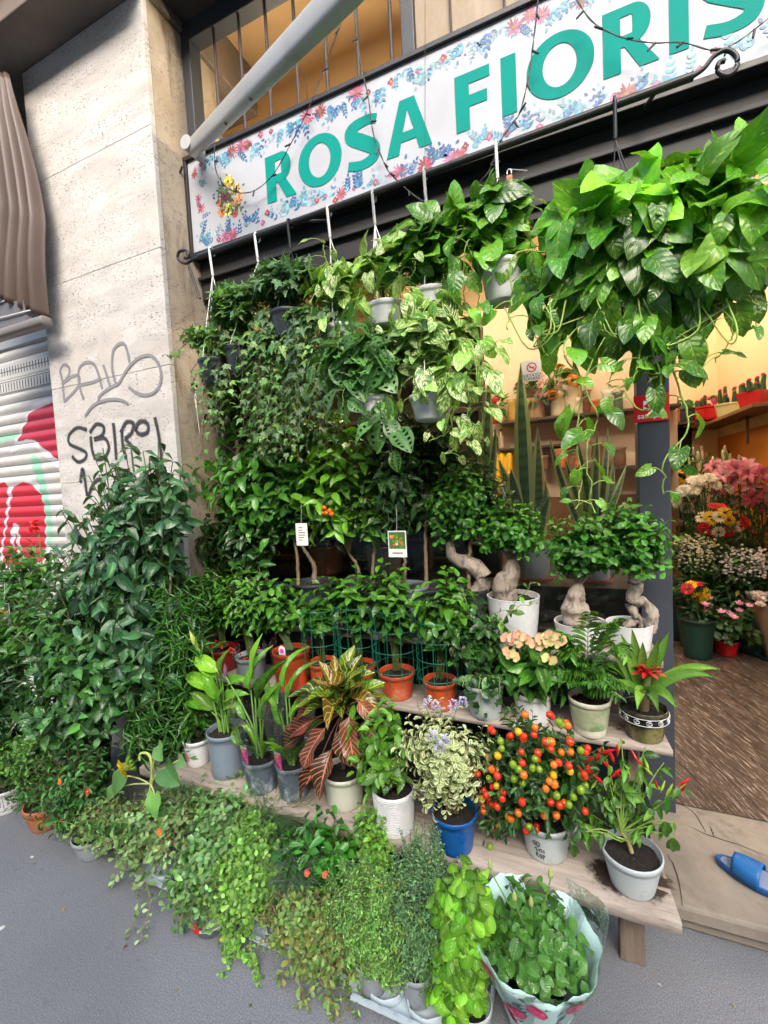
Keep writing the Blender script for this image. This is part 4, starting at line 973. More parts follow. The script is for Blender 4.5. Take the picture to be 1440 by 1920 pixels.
for i, (px_, r_, h_, lb) in enumerate([(1015, .07, .15, 'added brown pot at the left of the low shelf behind the snake plant'), (1050, .09, .20, 'larger added terracotta pot on the low shelf behind the window'), (1082, .06, .12, 'smallest added terracotta pot on the low shelf behind the window'), (1120, .08, .24, 'tall added brown pot on the low shelf behind the window'), (1160, .07, .18, 'added brown pot on the low shelf nearest the door post')]):
    vase('pot', lb, px_, r_, h_, TERRA if i in (1, 2) else WOOD_M, z=zq)
# no smoking notice on the glass
q = at(997, 695, 2.08); sc_ = mpp(q); t = thing('no_smoking_notice', 'small white VIETATO FUMARE notice with a no smoking symbol on the window', 'notice', q)
g = G(); g.box((-16*sc_, -.001, -19*sc_), (16*sc_, .0, 19*sc_)); g.build('paper', plain('notice_paper', (.75, .68, .58), .6, .04), t, False)
def text(txt, parent, loc, size, mat, name='lettering', rot=(pi/2, 0, 0), ext=0, bold=0):
    cu = bpy.data.curves.new('c', 'FONT'); cu.body = txt; cu.size = size; cu.align_x = 'CENTER'; cu.align_y = 'CENTER'; cu.offset = bold; cu.extrude = ext
    tmp = bpy.data.objects.new('t', cu); COL.objects.link(tmp); me = bpy.data.meshes.new_from_object(tmp.evaluated_get(bpy.context.evaluated_depsgraph_get())); bpy.data.objects.remove(tmp)
    me.materials.append(mat); o = bpy.data.objects.new(name, me); COL.objects.link(o); o.parent = parent; o.location = loc; o.rotation_euler = rot; return o
INK = plain('ink', (.03, .03, .03), .6); REDP = plain('red_ink', (.55, .015, .02), .5)
text('VIETATO', t, (0, -.0018, -9*sc_), 8*sc_, INK); text('FUMARE', t, (0, -.0018, -15*sc_), 8*sc_, INK)
g = G(); th = np.linspace(0, 2*pi, 25); g.grid([[(cos(a)*9*sc_, -.0016, sin(a)*9*sc_+6*sc_) for a in th], [(cos(a)*7*sc_, -.0016, sin(a)*7*sc_+6*sc_) for a in th]], (1, 0, 0)); ribbon(g, [(-6*sc_, -.0018, 11*sc_), (6*sc_, -.0018, 1*sc_)], 1.6*sc_, (1, 0, 0), 3, False); ribbon(g, [(-5*sc_, -.0014, 6*sc_), (5*sc_, -.0014, 6*sc_)], 1.8*sc_, (0, 0, 0), 3, False); g.build('symbol', REDP, t, False)
# red payment sign on the post
q = at(1221, 765, 2.045); sc_ = mpp(q); t = thing('payment_sign', 'small red satispay sign fixed to the dark door post', 'sign', q)
g = G(); g.box((-29*sc_, -.003, -25*sc_), (29*sc_, .002, 25*sc_)); g.build('plate', plain('red_sign', (.55, .008, .015), .35, .03), t, False, .001)
WHP = plain('white_ink', (.8, .8, .8), .5, .02)
text('satispay', t, (0, -.0045, -14*sc_), 15*sc_, WHP, bold=.0003)
g = G(); s_ = sc_
for dx in (-1, 1): g.add(np.array([(dx*2*s_, 0, 14*s_), (dx*13*s_, 0, 14*s_), (dx*13*s_, 0, 4*s_), (dx*2*s_, 0, 13*s_)])+[0, -.0040, 0], [(0, 1, 2, 3)], (1, 1, 1)); g.add(np.array([(dx*2*s_, 0, -4*s_), (dx*13*s_, 0, -4*s_), (dx*13*s_, 0, 4*s_), (dx*2*s_, 0, -3*s_)])+[0, -.0040, 0], [(0, 1, 2, 3)], (1, 1, 1))
g.add(np.array([(-6*s_, 0, 5*s_), (0, 0, 11*s_), (6*s_, 0, 5*s_), (0, 0, -1*s_)])+[0, -.0043, 0], [(0, 1, 2, 3)], (1, 1, 1)); g.build('emblem', WHP, t, False)
# ================================================================== STREET BEHIND THE CAMERA (seen only in reflections)
ob = thing('street_building', 'tall beige building across the street, only reflected in the window', 'building', (0, -13, 0))
g = G(); g.box((-22, -6, 0), (22, 0, 13)); g.build('wall', plain('beige_render', (.30, .25, .20), .9, .1, 1), ob, False)
g = G(); g.box((-.7, 0, 0), (.7, .04, 1.8)); wd0 = g.build('window', plain('dark_window', (.03, .035, .04), .2), ob, False)
first = True
for zf in (1.2, 4.4, 7.6, 10.4):
    for xf in range(-20, 21, 4):
        if first: wd0.location = (xf, 0, zf); first = False
        else: c = wd0.copy(); COL.objects.link(c); c.location = (xf, 0, zf); c.parent = ob

# ================================================================== BENCH AND SHELVES
def oldwood(name, a, b, r=.8, along=(1, 9, 9), dark=(.08, .055, .04)):
    t = NT(name); o = t.obj(); v = t.scale(o, along)
    n1 = t.noise(v, 3, 8, .65, .8); n2 = t.noise(v, 16, 6, .7, .3); n3 = t.noise(o, 2.2, 6, .65)
    c = t.mix(t.ramp(n1.outputs[0], .3, .7), a, b); c = t.mix(t.math('MULTIPLY', t.ramp(n2.outputs[0], .55, .72), .55), c, dark)
    c = t.mix(t.math('MULTIPLY', t.ramp(n3.outputs[0], .54, .72), .6), c, (.20, .15, .11))
    t.setb(c, r); t.bump(t.math('ADD', n2.outputs[0], n1.outputs[0]), .6, .004); return t.m
PLANK = oldwood('weathered_plank', (.40, .345, .29), (.22, .185, .15))
POSTW = oldwood('grey_post_wood', (.24, .19, .14), (.12, .09, .065), along=(9, 9, 1))
S(51)
def plank(name, label, x0, x1, y0, y1, z0, z1, rend=None, seed=1, cat='bench', legs=(), lean=0):
    t = thing(name, label, cat, (x1, y0, 0)); o = np.array([x1, y0, 0]); r = np.random.default_rng(seed); n = 46
    xs = np.linspace(x0, x1, n); e = .004*np.sin(xs*5+seed)+r.normal(0, .0009, n); b = .004*np.sin(xs*3+seed*2); sag = lean*(xs-x1)
    er = rend if rend else 0
    def row(yy, zz, k): return [(x+(er*((yy-y0)/(y1-y0)))*max(0, (i-(n-5))/4), yy+k*e[i]+(1-k)*b[i], zz+sag[i]) for i, x in enumerate(xs)]
    g = G(); c = .004
    rows = [row(y0+c, z0, 1), row(y0, z0+c, 1), row(y0, z1-c, 1), row(y0+c, z1, 1), row((y0+y1)/2, z1+.001, .5), row(y1-c, z1, 0), row(y1, z1-c, 0), row(y1, z0+c, 0), row(y1-c, z0, 0), row(y0+c, z0, 1)]
    g.grid(np.array(rows)-o, (.4, .3, .2))
    R_ = np.array([rw[-1] for rw in rows[:-1]])-o; cen = R_.mean(0)
    k = len(R_); g.add(np.vstack([R_, [cen]]), [(i, (i+1) % k, (i+2) % k, k) for i in range(0, k-1, 2)]+[(k-1, 0, 0+1, k)][:0], (.4, .3, .2))
    for i in range(k): g.add(np.array([R_[i], R_[(i+1) % k], cen, cen+[0, 0, .00001]]), [(0, 1, 2, 3)], (.4, .3, .2))
    g.build('board', PLANK, t)
    for (lx, ly, lw, ld, zb_) in legs:
        g = G(); g.box(np.array((lx-lw/2, ly-ld/2, zb_))-o, np.array((lx+lw/2, ly+ld/2, z0-.001))-o); w = g.build('leg', POSTW, t, False, .004)
    return t
BT = .293
plank('wooden_bench', 'long low weathered plank bench carrying the front row of pots', -1.85, .226, 1.325, 1.625, .252, BT, -.03, 2, legs=((.118, 1.475, .07, .045, .001), (-.75, 1.475, .07, .045, .001), (-1.6, 1.475, .07, .045, .001)))
T2 = .595
plank('plank_shelf', 'middle plank shelf under the palm and the red flowered bromeliad', -1.86, .262, 1.64, 1.86, T2-.022, T2, -.02, 5, 'shelf', legs=((.16, 1.80, .04, .06, .105), (-.8, 1.80, .04, .06, .105), (-1.7, 1.80, .04, .06, .105)))
T3 = .830
plank('plank_shelf', 'upper plank shelf against the window under the swollen trunk bonsais', -1.86, .262, 1.80, 2.02, T3-.025, T3, -.01, 9, 'shelf')
g = G(); g.box((-.0, 0, 0), (.10, .11, T3-.028-T2)); o = g.build('shelf_support', oldwood('ribbed_wood', (.30, .20, .13), (.16, .10, .065), along=(14, 14, 1)), None, False, .003); o.location = (.035, 1.862-.02, T2+.001); tag(o, 'brown ribbed wooden block holding up the upper plank behind the palm', 'support block')
g = G(); g.box((0, 0, 0), (1.9, .02, .28)); o = g.build('back_board', DARK, None, False, .002); o.location = (-1.7, 1.70, .106); tag(o, 'dark board closing the gap behind the low bench', 'board')
# spilled soil stain round the chili pot
P_ = atz(1190, 1650, BT+.003); g = G(); th = np.linspace(0, 2*pi, 30); rr = 1+.13*np.sin(th*2+1)+.08*np.sin(th*5)+.05*np.sin(th*11)
g.add(np.vstack([[(cos(a)*.135*k, sin(a)*.10*k, 0) for a, k in zip(th[:-1], rr)], [(0, 0, 0)]]), [(i, i+1, (i+2) % 29, 29) for i in range(0, 28, 2)], (.03, .02, .02), np.vstack([np.tile([1, 0, 0], (29, 1)), [[0, 0, 0]]]))
t_ = NT('wet_wood'); t_.setb((.030, .020, .016), .4); rr_ = t_.new('SeparateXYZ', i={0: t_.new('Attribute', attribute_name='luv').outputs[1]}).outputs[0]
k_ = t_.math('SUBTRACT', 1.0, t_.ramp(t_.math('ADD', rr_, t_.math('MULTIPLY', t_.math('SUBTRACT', t_.noise(t_.obj(), 45, 5, .7).outputs[0], .5), .8)), .62, .86)); tr_ = t_.new('BsdfTransparent'); mx_ = t_.new('MixShader', i={0: t_.math('MULTIPLY', k_, .9)})
t_.l.new(tr_.outputs[0], mx_.inputs[1]); t_.l.new(t_.p.outputs[0], mx_.inputs[2]); t_.l.new(mx_.outputs[0], t_.out.inputs[0])
o = g.build('wet_soil_stain', t_.m, None); o.location = P_+[-.01, .0, .0015]; tag(o, 'dark wet patch of spilled soil under the pot of chillies', 'soil patch')

# ================================================================== FRONT ROW ON THE BENCH
def start(name, label, cat, px, pyb, z, w, pyt, mat, rb=.75, group=None, **kw):
    P, rt, h = place(px, pyb, z, w, pyt, rb); t = thing(name, label, cat, P, group=group); pot(t, rt, rt*rb, h, mat, **kw); return t, P, rt, h
def q(px, py, Y, P): return at(px, py, Y)-P
def fin(t, gl, ml, gs=None, gf=None, mf=None, names=('foliage', 'stems', 'flowers')):
    if gl is not None and gl.v: gl.build(names[0], ml, t)
    if gs is not None and gs.v: gs.build(names[1], m_stem, t)
    if gf is not None and gf.v: gf.build(names[2], mf or m_flow, t)
PP = 'potted plant'
# 1 white printed pot
S(101)
t, P, rt, h = start('potted_plant', 'small plant in a white pot printed with a pink flower, leftmost on the bench', PP, 358, 1440, BT, 54, 1392, WHITE)
gl, gs = G(), G(); shrub(gl, gs, (0, 0, h), (-.01, 0, h+.09), (.06, .05, .09), 9, 9, .07, .018, LT['lance'], MG, .2, elev=.6); fin(t, gl, m_gloss, gs)
g = G(); 
def decal(g, rt, rb, h, a, z, L, Wd, ang, T, c, k=0):
    """one painted leaf or petal lying on the pot's wall"""
    v, f, u = T[rng.integers(len(T))]; x = v[:, 0]*Wd; y = v[:, 1]*L; X = x*cos(ang)+y*sin(ang); Z = z-x*sin(ang)+y*cos(ang)
    R = (rb+(rt-rb)*Z/h)+.0012+k*.0002; th = a+X/R; g.add(np.stack([R*np.cos(th), R*np.sin(th), Z], 1), f, c)
FL = [(v*np.array([1, 1, 0]), f, u) for v, f, u in leafT('ovate', 5, 2, 0, 0, n=1)]
for k in range(6): decal(g, rt, rt*.75, h, -pi/2-.25, h*.40, .022, .013, k*pi/3+.3, FL, (.62, .18, .20), k)
for k, (a, an) in enumerate([(0.15, 1.2), (.2, 1.7), (-.6, -1.8)]): decal(g, rt, rt*.75, h, -pi/2+a, h*.42, .035, .010, an, FL, (.10, .30, .06), k+7)
g.build('printed_flower', vcol('glaze_print', .3), t, False)
# 2 tall blue grey pot, calla leaves
S(102)
t, P, rt, h = start('calla_plant', 'broad leaved calla with one green bud in the tallest blue grey pot of the bench', PP, 408, 1464, BT, 74, 1383, BLUEGREY, .84)
gl, gs, gf = G(), G(), G()
for i, (x, y, dx, L, W_) in enumerate([(392, 1215, -1, .17, .062), (352, 1248, -1, .17, .058), (338, 1290, -1.4, .17, .055), (415, 1225, .3, .17, .06), (430, 1270, .8, .15, .05), (370, 1330, -.8, .13, .055), (352, 1305, -1.2, .15, .05), (445, 1240, 1, .14, .045), (400, 1262, -.2, .15, .055), (425, 1330, .9, .10, .04), (380, 1225, -.5, .15, .05), (405, 1300, .2, .13, .05)]):
    B = q(410+(x-395)*.35, min(y+45, 1330), P[1]-.01, P)
    a0 = np.array([U(-.02, .02), U(-.02, .02), h-.01]); gs.tube(bez(a0, (a0+B)/2+[0, 0, .03], B, 7), (.0045, .003), (.14, .30, .05), 6)
    gl.leaves(leafT('ovate', 8, 4, 1.3, .12, .05, n=2, seed=i), B, (dx, -.45, .9), (dx*.2, -.6, .8), L, W_, jit(YG, 1, .15)[0])
B = q(372, 1215, P[1], P); gs.tube(bez((0, 0, h), (-.02, 0, h+.15), B, 8), (.004, .003), (.3, .42, .12), 6)
gf.lathe([(.003, 0), (.011, .02), (.013, .045), (.006, .075), (.0005, .09)], (.45, .58, .12), 10, ctr=B-[.004, 0, .01], lean=(-.35, -.1)); fin(t, gl, m_gloss, gs, gf, names=('foliage', 'stalks', 'bud'))
# 3, 4 calla lilies in clear sleeves
LAB = plain('x', (1, 1, 1)) if False else None
def sleeve(t, rb, rt, z0, z1, mat=CLEAR, wav=(.06, 5), lean=(0, 0), name='sleeve'):
    g = G(); n = 44; prof = [(rb+(rt-rb)*k/9, z0+(z1-z0)*k/9) for k in range(10)]; g.lathe(prof, (1, 1, 1), n, wav=wav, lean=lean); v = g.v[0]
    v[-n:, 2] += .012*np.sin(np.arange(n)*.9)+rng.uniform(-.01, .01, n); return g.build(name, mat, t)
DIRTPOT = plain('scuffed_blue_grey', (.15, .19, .24), .5, .2, 30, .05, dirt=.14, dirtc=(.55, .6, .62))
def calla(lab, px, pyb, w, pyt, bud, seed, leaves):
    S(seed); t, P, rt, h = start('calla_plant', lab, PP, px, pyb, BT, w, pyt, DIRTPOT, .78, group='callas in clear sleeves'); gl, gs, gf = G(), G(), G()
    for x, y, dx, L, W_ in leaves:
        B = q(px+(x-px)*.4, y+60, P[1], P); a0 = np.array([U(-.015, .015), U(-.015, .015), h-.01]); gs.tube(bez(a0, (a0*.6+B*.4)+[0, 0, .02], B, 7), (.0045, .003), (.16, .33, .06), 6)
        gl.leaves(leafT('lance', 9, 2, 1.5, .12, .03, n=2, seed=seed+int(x)), B, (dx, -.3, 1.4), (-dx*.3, -.8, .4), L, W_, jit(YG, 1, .15)[0])
    for k in range(5): a = U(0, 6.28); gl.leaves(LT['lance'], (cos(a)*.02, sin(a)*.02, h), (cos(a)*.5, sin(a)*.5, 1), (-cos(a), -sin(a), .3), .14, .035, jit(YG, 1)[0])
    if bud:
        B = q(*bud, P[1], P); gs.tube(bez((0, 0, h), (0, 0, h+.1), B, 8), (.004, .003), (.2, .36, .08), 6)
        gf.lathe([(.003, 0), (.009, .015), (.010, .03), (.004, .05), (.0005, .056)], (.30, .12, .22), 10, ctr=B)
    fin(t, gl, m_gloss, gs, gf, names=('foliage', 'stalks', 'bud'))
    sleeve(t, rt*.80, rt*1.55, .005, h+.25)
    # care label stuck in the soil
    g = G(); lb = np.array([-rt*.62, -rt*.74, h-.012]); W_ = .030; Hh = .085
    V = np.array([[(x, -.01*y/Hh, y) for x in np.linspace(0, W_, 9)] for y in np.linspace(0, Hh, 17)])+lb; cc = np.zeros((17, 9, 3))
    for i in range(17):
        for j in range(9):
            u, v = j/8, i/16; c = (.75, .03, .22)
            if v > .80: c = (.78, .75, .75)
            elif v > .6 and u < .45: c = (.75, .35, .02)
            elif v < .35 and u < .5-v: c = (.12, .06, .35)
            elif abs(u-.55-.2*sin(v*9)) < .10: c = (.8, .3, .45)
            cc[i, j] = c
    g.grid(V, cc); o = g.build('care_label', vcol('label_print', .35), t, False); o.modifiers.new('t', 'SOLIDIFY').thickness = .0006
    return t
calla('calla with a purple bud in a clear sleeve, just right of the tallest pot', 476, 1492, 70, 1432, (423, 1268), 103, [(440, 1290, -.6, .16, .035), (462, 1235, .3, .22, .03), (500, 1250, .9, .24, .026), (425, 1340, -1, .14, .04), (520, 1290, .5, .2, .028), (480, 1215, .2, .2, .028)])
calla('calla without a flower in a clear sleeve and scuffed pot, beside the croton', 538, 1505, 66, 1442, None, 104, [(500, 1270, -.7, .22, .028), (530, 1230, .2, .24, .028), (560, 1290, .7, .2, .028), (520, 1300, -.3, .2, .03), (548, 1250, .4, .22, .026), (575, 1330, 1, .16, .03)])
# 5 croton
S(105)
t, P, rt, h = start('croton_plant', 'croton with yellow veined green leaves over pink veined dark red ones in a cream pot', PP, 632, 1524, BT, 84, 1462, CREAM, .8)
m_cy = LF('croton_yellow', .27, .8, (.62, .50, .05), nv=9, slant=2.2, var=1.6, varc=(.6, .46, .04), thr=.66, trans=.12)
m_cr = LF('croton_red', .32, .95, (.62, .24, .14), nv=9, slant=2.2, var=2, varc=(.05, .05, .02), thr=.58, trans=.10)
gl, g2, gs = G(), G(), G(); top = q(640, 1320, P[1], P)
gs.tube(bez((0, 0, h), (0, 0, h+.1), top, 8), (.008, .006), (.12, .08, .05), 8)
for i in range(34):
    az = i*GA; e = U(.25, 1.25) if i > 5 else 1.3; R_ = np.array([cos(az)*cos(e), sin(az)*cos(e), sin(e)])
    gl.leaves(LT['croton'], top+R_*.025+[0, 0, U(-.05, .03)], R_*[1.3, 1.1, 1], (-R_[0]*.5, -R_[1]*.5-.35, 1), U(.14, .19), U(.058, .074), jit([(.02, .08, .012), (.03, .10, .015), (.05, .12, .015), (.10, .06, .02)], 1)[0])
for (x, y, dx, L, W_) in [(588, 1385, -1, .14, .05), (575, 1410, -1.2, .14, .05), (610, 1400, -.4, .18, .056), (655, 1378, .2, .17, .062), (688, 1375, .9, .14, .055), (622, 1440, -.1, .17, .06), (600, 1460, -.3, .16, .035), (640, 1400, .3, .13, .05), (565, 1390, -1.4, .10, .03), (600, 1350, -.9, .13, .04), (672, 1350, 1.1, .13, .045)]:
    B = q(x, y-35, P[1]-.05, P); B2 = top*.6+B*.4; gs.tube(bez(top*[1, 1, .9], B2, B, 5), .0022, (.25, .12, .06), 4)
    g2.leaves(LT['croton'], B, (dx*1.1, -.5, -.6), (dx*.1, -.8, .6), L*1.05, W_*1.25, jit([(.07, .022, .018), (.05, .025, .015), (.13, .022, .025), (.16, .06, .03)], 1)[0])
gl.build('green_foliage', m_cy, t); g2.build('red_foliage', m_cr, t); gs.build('stems', m_stem, t)
# 6 gardenia
S(106)
t, P, rt, h = start('gardenia_plant', 'bright glossy gardenia in a white pot with fine horizontal ribs', PP, 728, 1573, BT, 82, 1497, WHITE, .86)
g = G(); n = 22
for k in range(n): z_ = .006+(h-.012)*k/(n-1); r_ = rt*.86+(rt-rt*.86)*z_/h+.0015; g.tube([(r_*cos(a), r_*sin(a), z_) for a in np.linspace(0, 2*pi, 37)], .0014, (.8, .8, .8), 5)
g.build('ribs', WHITE, t)
gl, gs = G(), G(); C = q(712, 1395, P[1], P)
shrub(gl, gs, (0, 0, h), C, (.115, .10, .155), 30, 9, .062, .030, LT['ovateH'], DG+MG, .3, elev=.65, tipc=(.16, .38, .04), stemr=.002, baser=.01, up=.9); fin(t, gl, m_gloss, gs)
# 7 variegated hebe
S(107)
t, P, rt, h = start('hebe_plant', 'cream edged hebe with pale lilac flower spikes in a bright blue pot', PP, 845, 1609, BT, 90, 1540, BLUE, .76)
gl, gs, gf = G(), G(), G(); C = q(828, 1418, P[1]+.01, P)
m_hebe = LF('hebe_leaf', .45, .1, (.3, .4, .2), edge=(.60, .64, .36), edgew=.38, bump=.1)
shrub(gl, gs, (0, 0, h), C, (.165, .12, .165), 82, 19, .026, .013, LT['obov'], [(.10, .19, .09), (.14, .24, .12), (.07, .15, .07)], .45, elev=.85, pairs=True, stemr=.0018, baser=.02, up=.5, tipc=(.30, .42, .20))
for x, y in [(755+48, 1330), (818, 1338), (850, 1335), (868, 1328), (835, 1400), (812, 1392), (825, 1415)]:
    B = q(x, y, P[1]-.10 if y > 1350 else P[1]-.02, P)
    for k in range(60): u = U(0, 1); a = U(0, 6.28); gf.leaves(LT['tiny'], B+[cos(a)*.012*(1-u*.5), sin(a)*.012*(1-u*.5), u*.035], (cos(a), sin(a), .5), (0, 0, 1), .010, .006, jit([(.50, .46, .68), (.62, .60, .74)], 1)[0])
fin(t, gl, m_hebe, gs, gf)
# 8 winter cherry
S(108)
t, P, rt, h = start('winter_cherry', 'bush full of orange, red and green round berries in a pale grey pot', PP, 1022, 1622, BT, 96, 1556, PALEGREY, .80)
gl, gs = G(), G(); C = q(1008, 1445, P[1], P)
shrub(gl, gs, (0, 0, h), C, (.215, .15, .165), 74, 15, .040, .015, LT['lance'], DG, .35, elev=.6, stemr=.0018, baser=.02, stemc=(.08, .12, .03))
gx = [(540+420, 1240+100)]
C2 = q(925, 1520, P[1]-.03, P); shrub(gl, gs, (0, 0, h), C2, (.06, .06, .10), 16, 13, .032, .012, LT['lance'], DG, .3, elev=.6, stemr=.0016)
C2 = q(975, 1345, P[1], P); shrub(gl, gs, (0, 0, h), C2, (.04, .04, .06), 8, 11, .03, .011, LT['lance'], DG, .4, elev=.6, stemr=.0016)
mb = {k: plain('berry_'+k, c, .22, .12, 60, 0) for k, c in (('red', (.62, .035, .008)), ('orange', (.70, .15, .012)), ('green', (.16, .28, .015)), ('yellow', (.62, .38, .01)))}
bm = {}
def berry(parent, loc, kind, r, name='berry'):
    if kind not in bm: g = G(); g.ball((0, 0, 0), 1, (.5, .1, .1), 5); g.tube([(0, 0, .95), (0, 0, 1.5)], .12, (.1, .2, .05), 4); o = g.build(name, mb[kind], parent); bm[kind] = o; 
    else: o = bm[kind].copy(); COL.objects.link(o); o.parent = parent
    o.name = name; o.location = loc; o.scale = (r, r, r*1.08); o.rotation_euler = (U(-.6, .6), U(-.6, .6), 0)
cl = []
for i in range(58):
    a_, r_ = i*GA, math.sqrt((i+.5)/58)*1.0
    cl.append(q(1005+112*r_*cos(a_)+U(-8, 8), 1448+108*r_*sin(a_)+U(-8, 8), P[1]-.165*math.sqrt(max(.05, 1-r_*r_*.9)), P))
for x, y in [(905, 1480), (915, 1520), (925, 1560), (920, 1590), (905, 1500), (975, 1320), (968, 1345), (985, 1350), (895, 1450)]: cl.append(q(x, y, P[1]-.06, P))
nb_ = 0
for c_ in cl:
    k0 = rng.choice(['red', 'orange', 'green'], p=[.4, .25, .35])
    for j in range(rng.choice([1, 1, 2, 2])):
        if nb_ >= 98: break
        k1 = k0 if rng.uniform() < .7 else rng.choice(['red', 'yellow', 'green', 'red', 'orange']); berry(t, c_+rng.normal(0, .011, 3), k1, U(.0092, .0118)); nb_ += 1
fin(t, gl, m_gloss, gs)
g = G(); Rr = rt*.9+.0008       # marker scribbles on the pot
for pts in ([(-.5, .60), (-.38, .66), (-.38, .54), (-.5, .60)], [(-.30, .54), (-.30, .66), (-.18, .64), (-.2, .54), (-.3, .56)], [(-.42, .42), (-.34, .48), (-.32, .38), (-.26, .44)], [(-.2, .38), (-.2, .46), (-.12, .46), (-.12, .38)], [(-.08, .38), (-.02, .46), (.0, .38)],
            [(-.36, .22), (-.36, .32), (-.28, .30), (-.34, .26), (-.26, .20)], [(-.20, .20), (-.20, .30), (-.12, .28), (-.14, .20), (-.2, .2)], [(-.06, .16), (-.06, .30), (.02, .28), (-.05, .23)]):
    P3 = [((rt*.8+(rt*.2)*z+.0012)*sin(a*1.0), -(rt*.8+(rt*.2)*z+.0012)*cos(a*1.0), z*h) for a, z in pts]; g.tube(curve(P3, 14), .0011, (.03, .03, .03), 4)
g.build('marker_writing', INK, t)
# 9 chilli
S(109)
t, P, rt, h = start('chilli_plant', 'leggy chilli plant with red peppers in the right end pot of the bench', PP, 1190, 1690, BT, 108, 1622, PALEGREY, .72)
gl, gs, gf = G(), G(), G(); F0 = np.array([0, 0, h-.01]); K = q(1165, 1560, P[1], P)
gs.tube(curve([F0, F0+[-.008, 0, .03], K], 8), (.007, .004), (.30, .26, .12), 8)
tips = [(1100, 1450), (1130, 1400), (1165, 1390), (1210, 1400), (1245, 1430), (1285, 1470), (1240, 1500), (1100, 1520), (1090, 1560), (1140, 1460), (1190, 1450), (1265, 1540), (1220, 1550), (1130, 1500), (1200, 1490), (1170, 1430)]
for i, (x, y) in enumerate(tips):
    T_ = q(x, y, P[1]+U(-.06, .05), P); p = bez(K if i % 4 else F0+[0, 0, .03], (K+T_)/2+rng.normal(0, .01, 3), T_, 9); gs.tube(p, (.0028, .0015), (.22, .36, .06), 5)
    m = 9; ix = rng.uniform(3, 8, m); k = ix.astype(int); fr_ = (ix-k)[:, None]; PT = p[np.minimum(k, 8)]*(1-fr_)+p[np.minimum(k+1, 8)]*fr_
    gl.leaves(LT['ovate'], PT, rng.normal(0, .6, (m, 3))+[0, -.2, -.45], rng.normal(0, .3, (m, 3))+[0, -.5, .7], U(.025, .055, m), U(.012, .022, m), jit([(.05, .15, .02), (.08, .2, .03), (.03, .09, .015)], m))
for x, y in [(1075, 1600), (1248, 1560), (1262, 1590), (1100, 1580)]: B = q(x, y-20, P[1]-.03, P); gs.tube(bez(K*[1, 1, .8], (K+B)/2+[0, 0, .03], B, 6), .002, (.22, .36, .06), 4); gl.leaves(LT['ovateH'], np.tile(B, (3, 1)), [(0, -.2, -1), (.3, 0, -1), (-.3, 0, -1)], (0, -1, .2), .05, .02, (.05, .13, .02))
pm = {}
def pepper(loc, red, L, tilt):
    key = 'r' if red else 'g'
    if key not in pm:
        g = G(); g.lathe([(.0015, -.1), (.06, -.03), (.11, .1), (.12, .3), (.09, .6), (.045, .88), (.002, 1)], (.5, .5, .5), 9); g.tube([(0, 0, -.22), (0, 0, -.02)], .03, (.1, .3, .05), 5)
        o = g.build('pepper', plain('pepper_red', (.52, .008, .012), .18, .1, 30, 0) if red else plain('pepper_green', (.30, .45, .04), .25, .1, 30, 0), t); pm[key] = o
    else: o = pm[key].copy(); COL.objects.link(o); o.parent = t
    o.location = loc; o.scale = (L, L, L); o.rotation_euler = tilt
for x, y in [(1120, 1412), (1130, 1400), (1150, 1415), (1140, 1425), (1158, 1402), (1100, 1415), (1128, 1455), (1150, 1442), (1195, 1415), (1205, 1425), (1232, 1465), (1275, 1460), (1280, 1470), (1095, 1440), (1165, 1448)]:
    pepper(q(x, y+12, P[1]-.03, P), 1, U(.030, .048), (U(-.5, .5), U(-.9, .9), 0))
for x, y in [(1160, 1395), (1215, 1430), (1222, 1440), (1180, 1440), (1240, 1470), (1200, 1460), (1150, 1470), (1110, 1465), (1250, 1480)]: pepper(q(x, y+12, P[1]-.02, P), 0, U(.028, .042), (U(-.4, .4), U(-.7, .7), 0))
fin(t, gl, m_gloss, gs)

# ================================================================== MIDDLE SHELF
S(120)
t, P, rt, h = start('crown_of_thorns', 'plant with clusters of cream and peach flowers in a plain white pot', PP, 997, 1363, T2, 74, 1306, WHITE, .80, curve_=.08)
gl, gs, gf = G(), G(), G(); C = q(998, 1238, P[1], P)
shrub(gl, gs, (0, 0, h), C, (.11, .10, .10), 14, 9, .095, .034, LT['ovateH'], MG+[(.05, .16, .02)], .25, elev=.7, stemr=.005, baser=.02, stemc=(.10, .13, .06), up=.9)
for x, y in [(962, 1198), (975, 1192), (985, 1200), (955, 1222), (962, 1230), (1035, 1192), (1028, 1198), (1045, 1198), (1032, 1236), (1005, 1208), (968, 1205), (1040, 1205), (952, 1196), (1018, 1200)]:
    B = q(x, y, P[1]-.10, P)
    gf = G()
    for s in (0, 1): flower(gf, B+rng.normal(0, .003, 3), (U(-.4, .4), -1, .4), 2, .026, .034, LT['round'], [(.66, .56, .22), (.70, .44, .26), (.66, .36, .24)][rng.integers(3)], (.5, .45, .1), .2, .25+.3*s)
    gf.build('flower', m_flow, t)
fin(t, gl, m_gloss, gs)
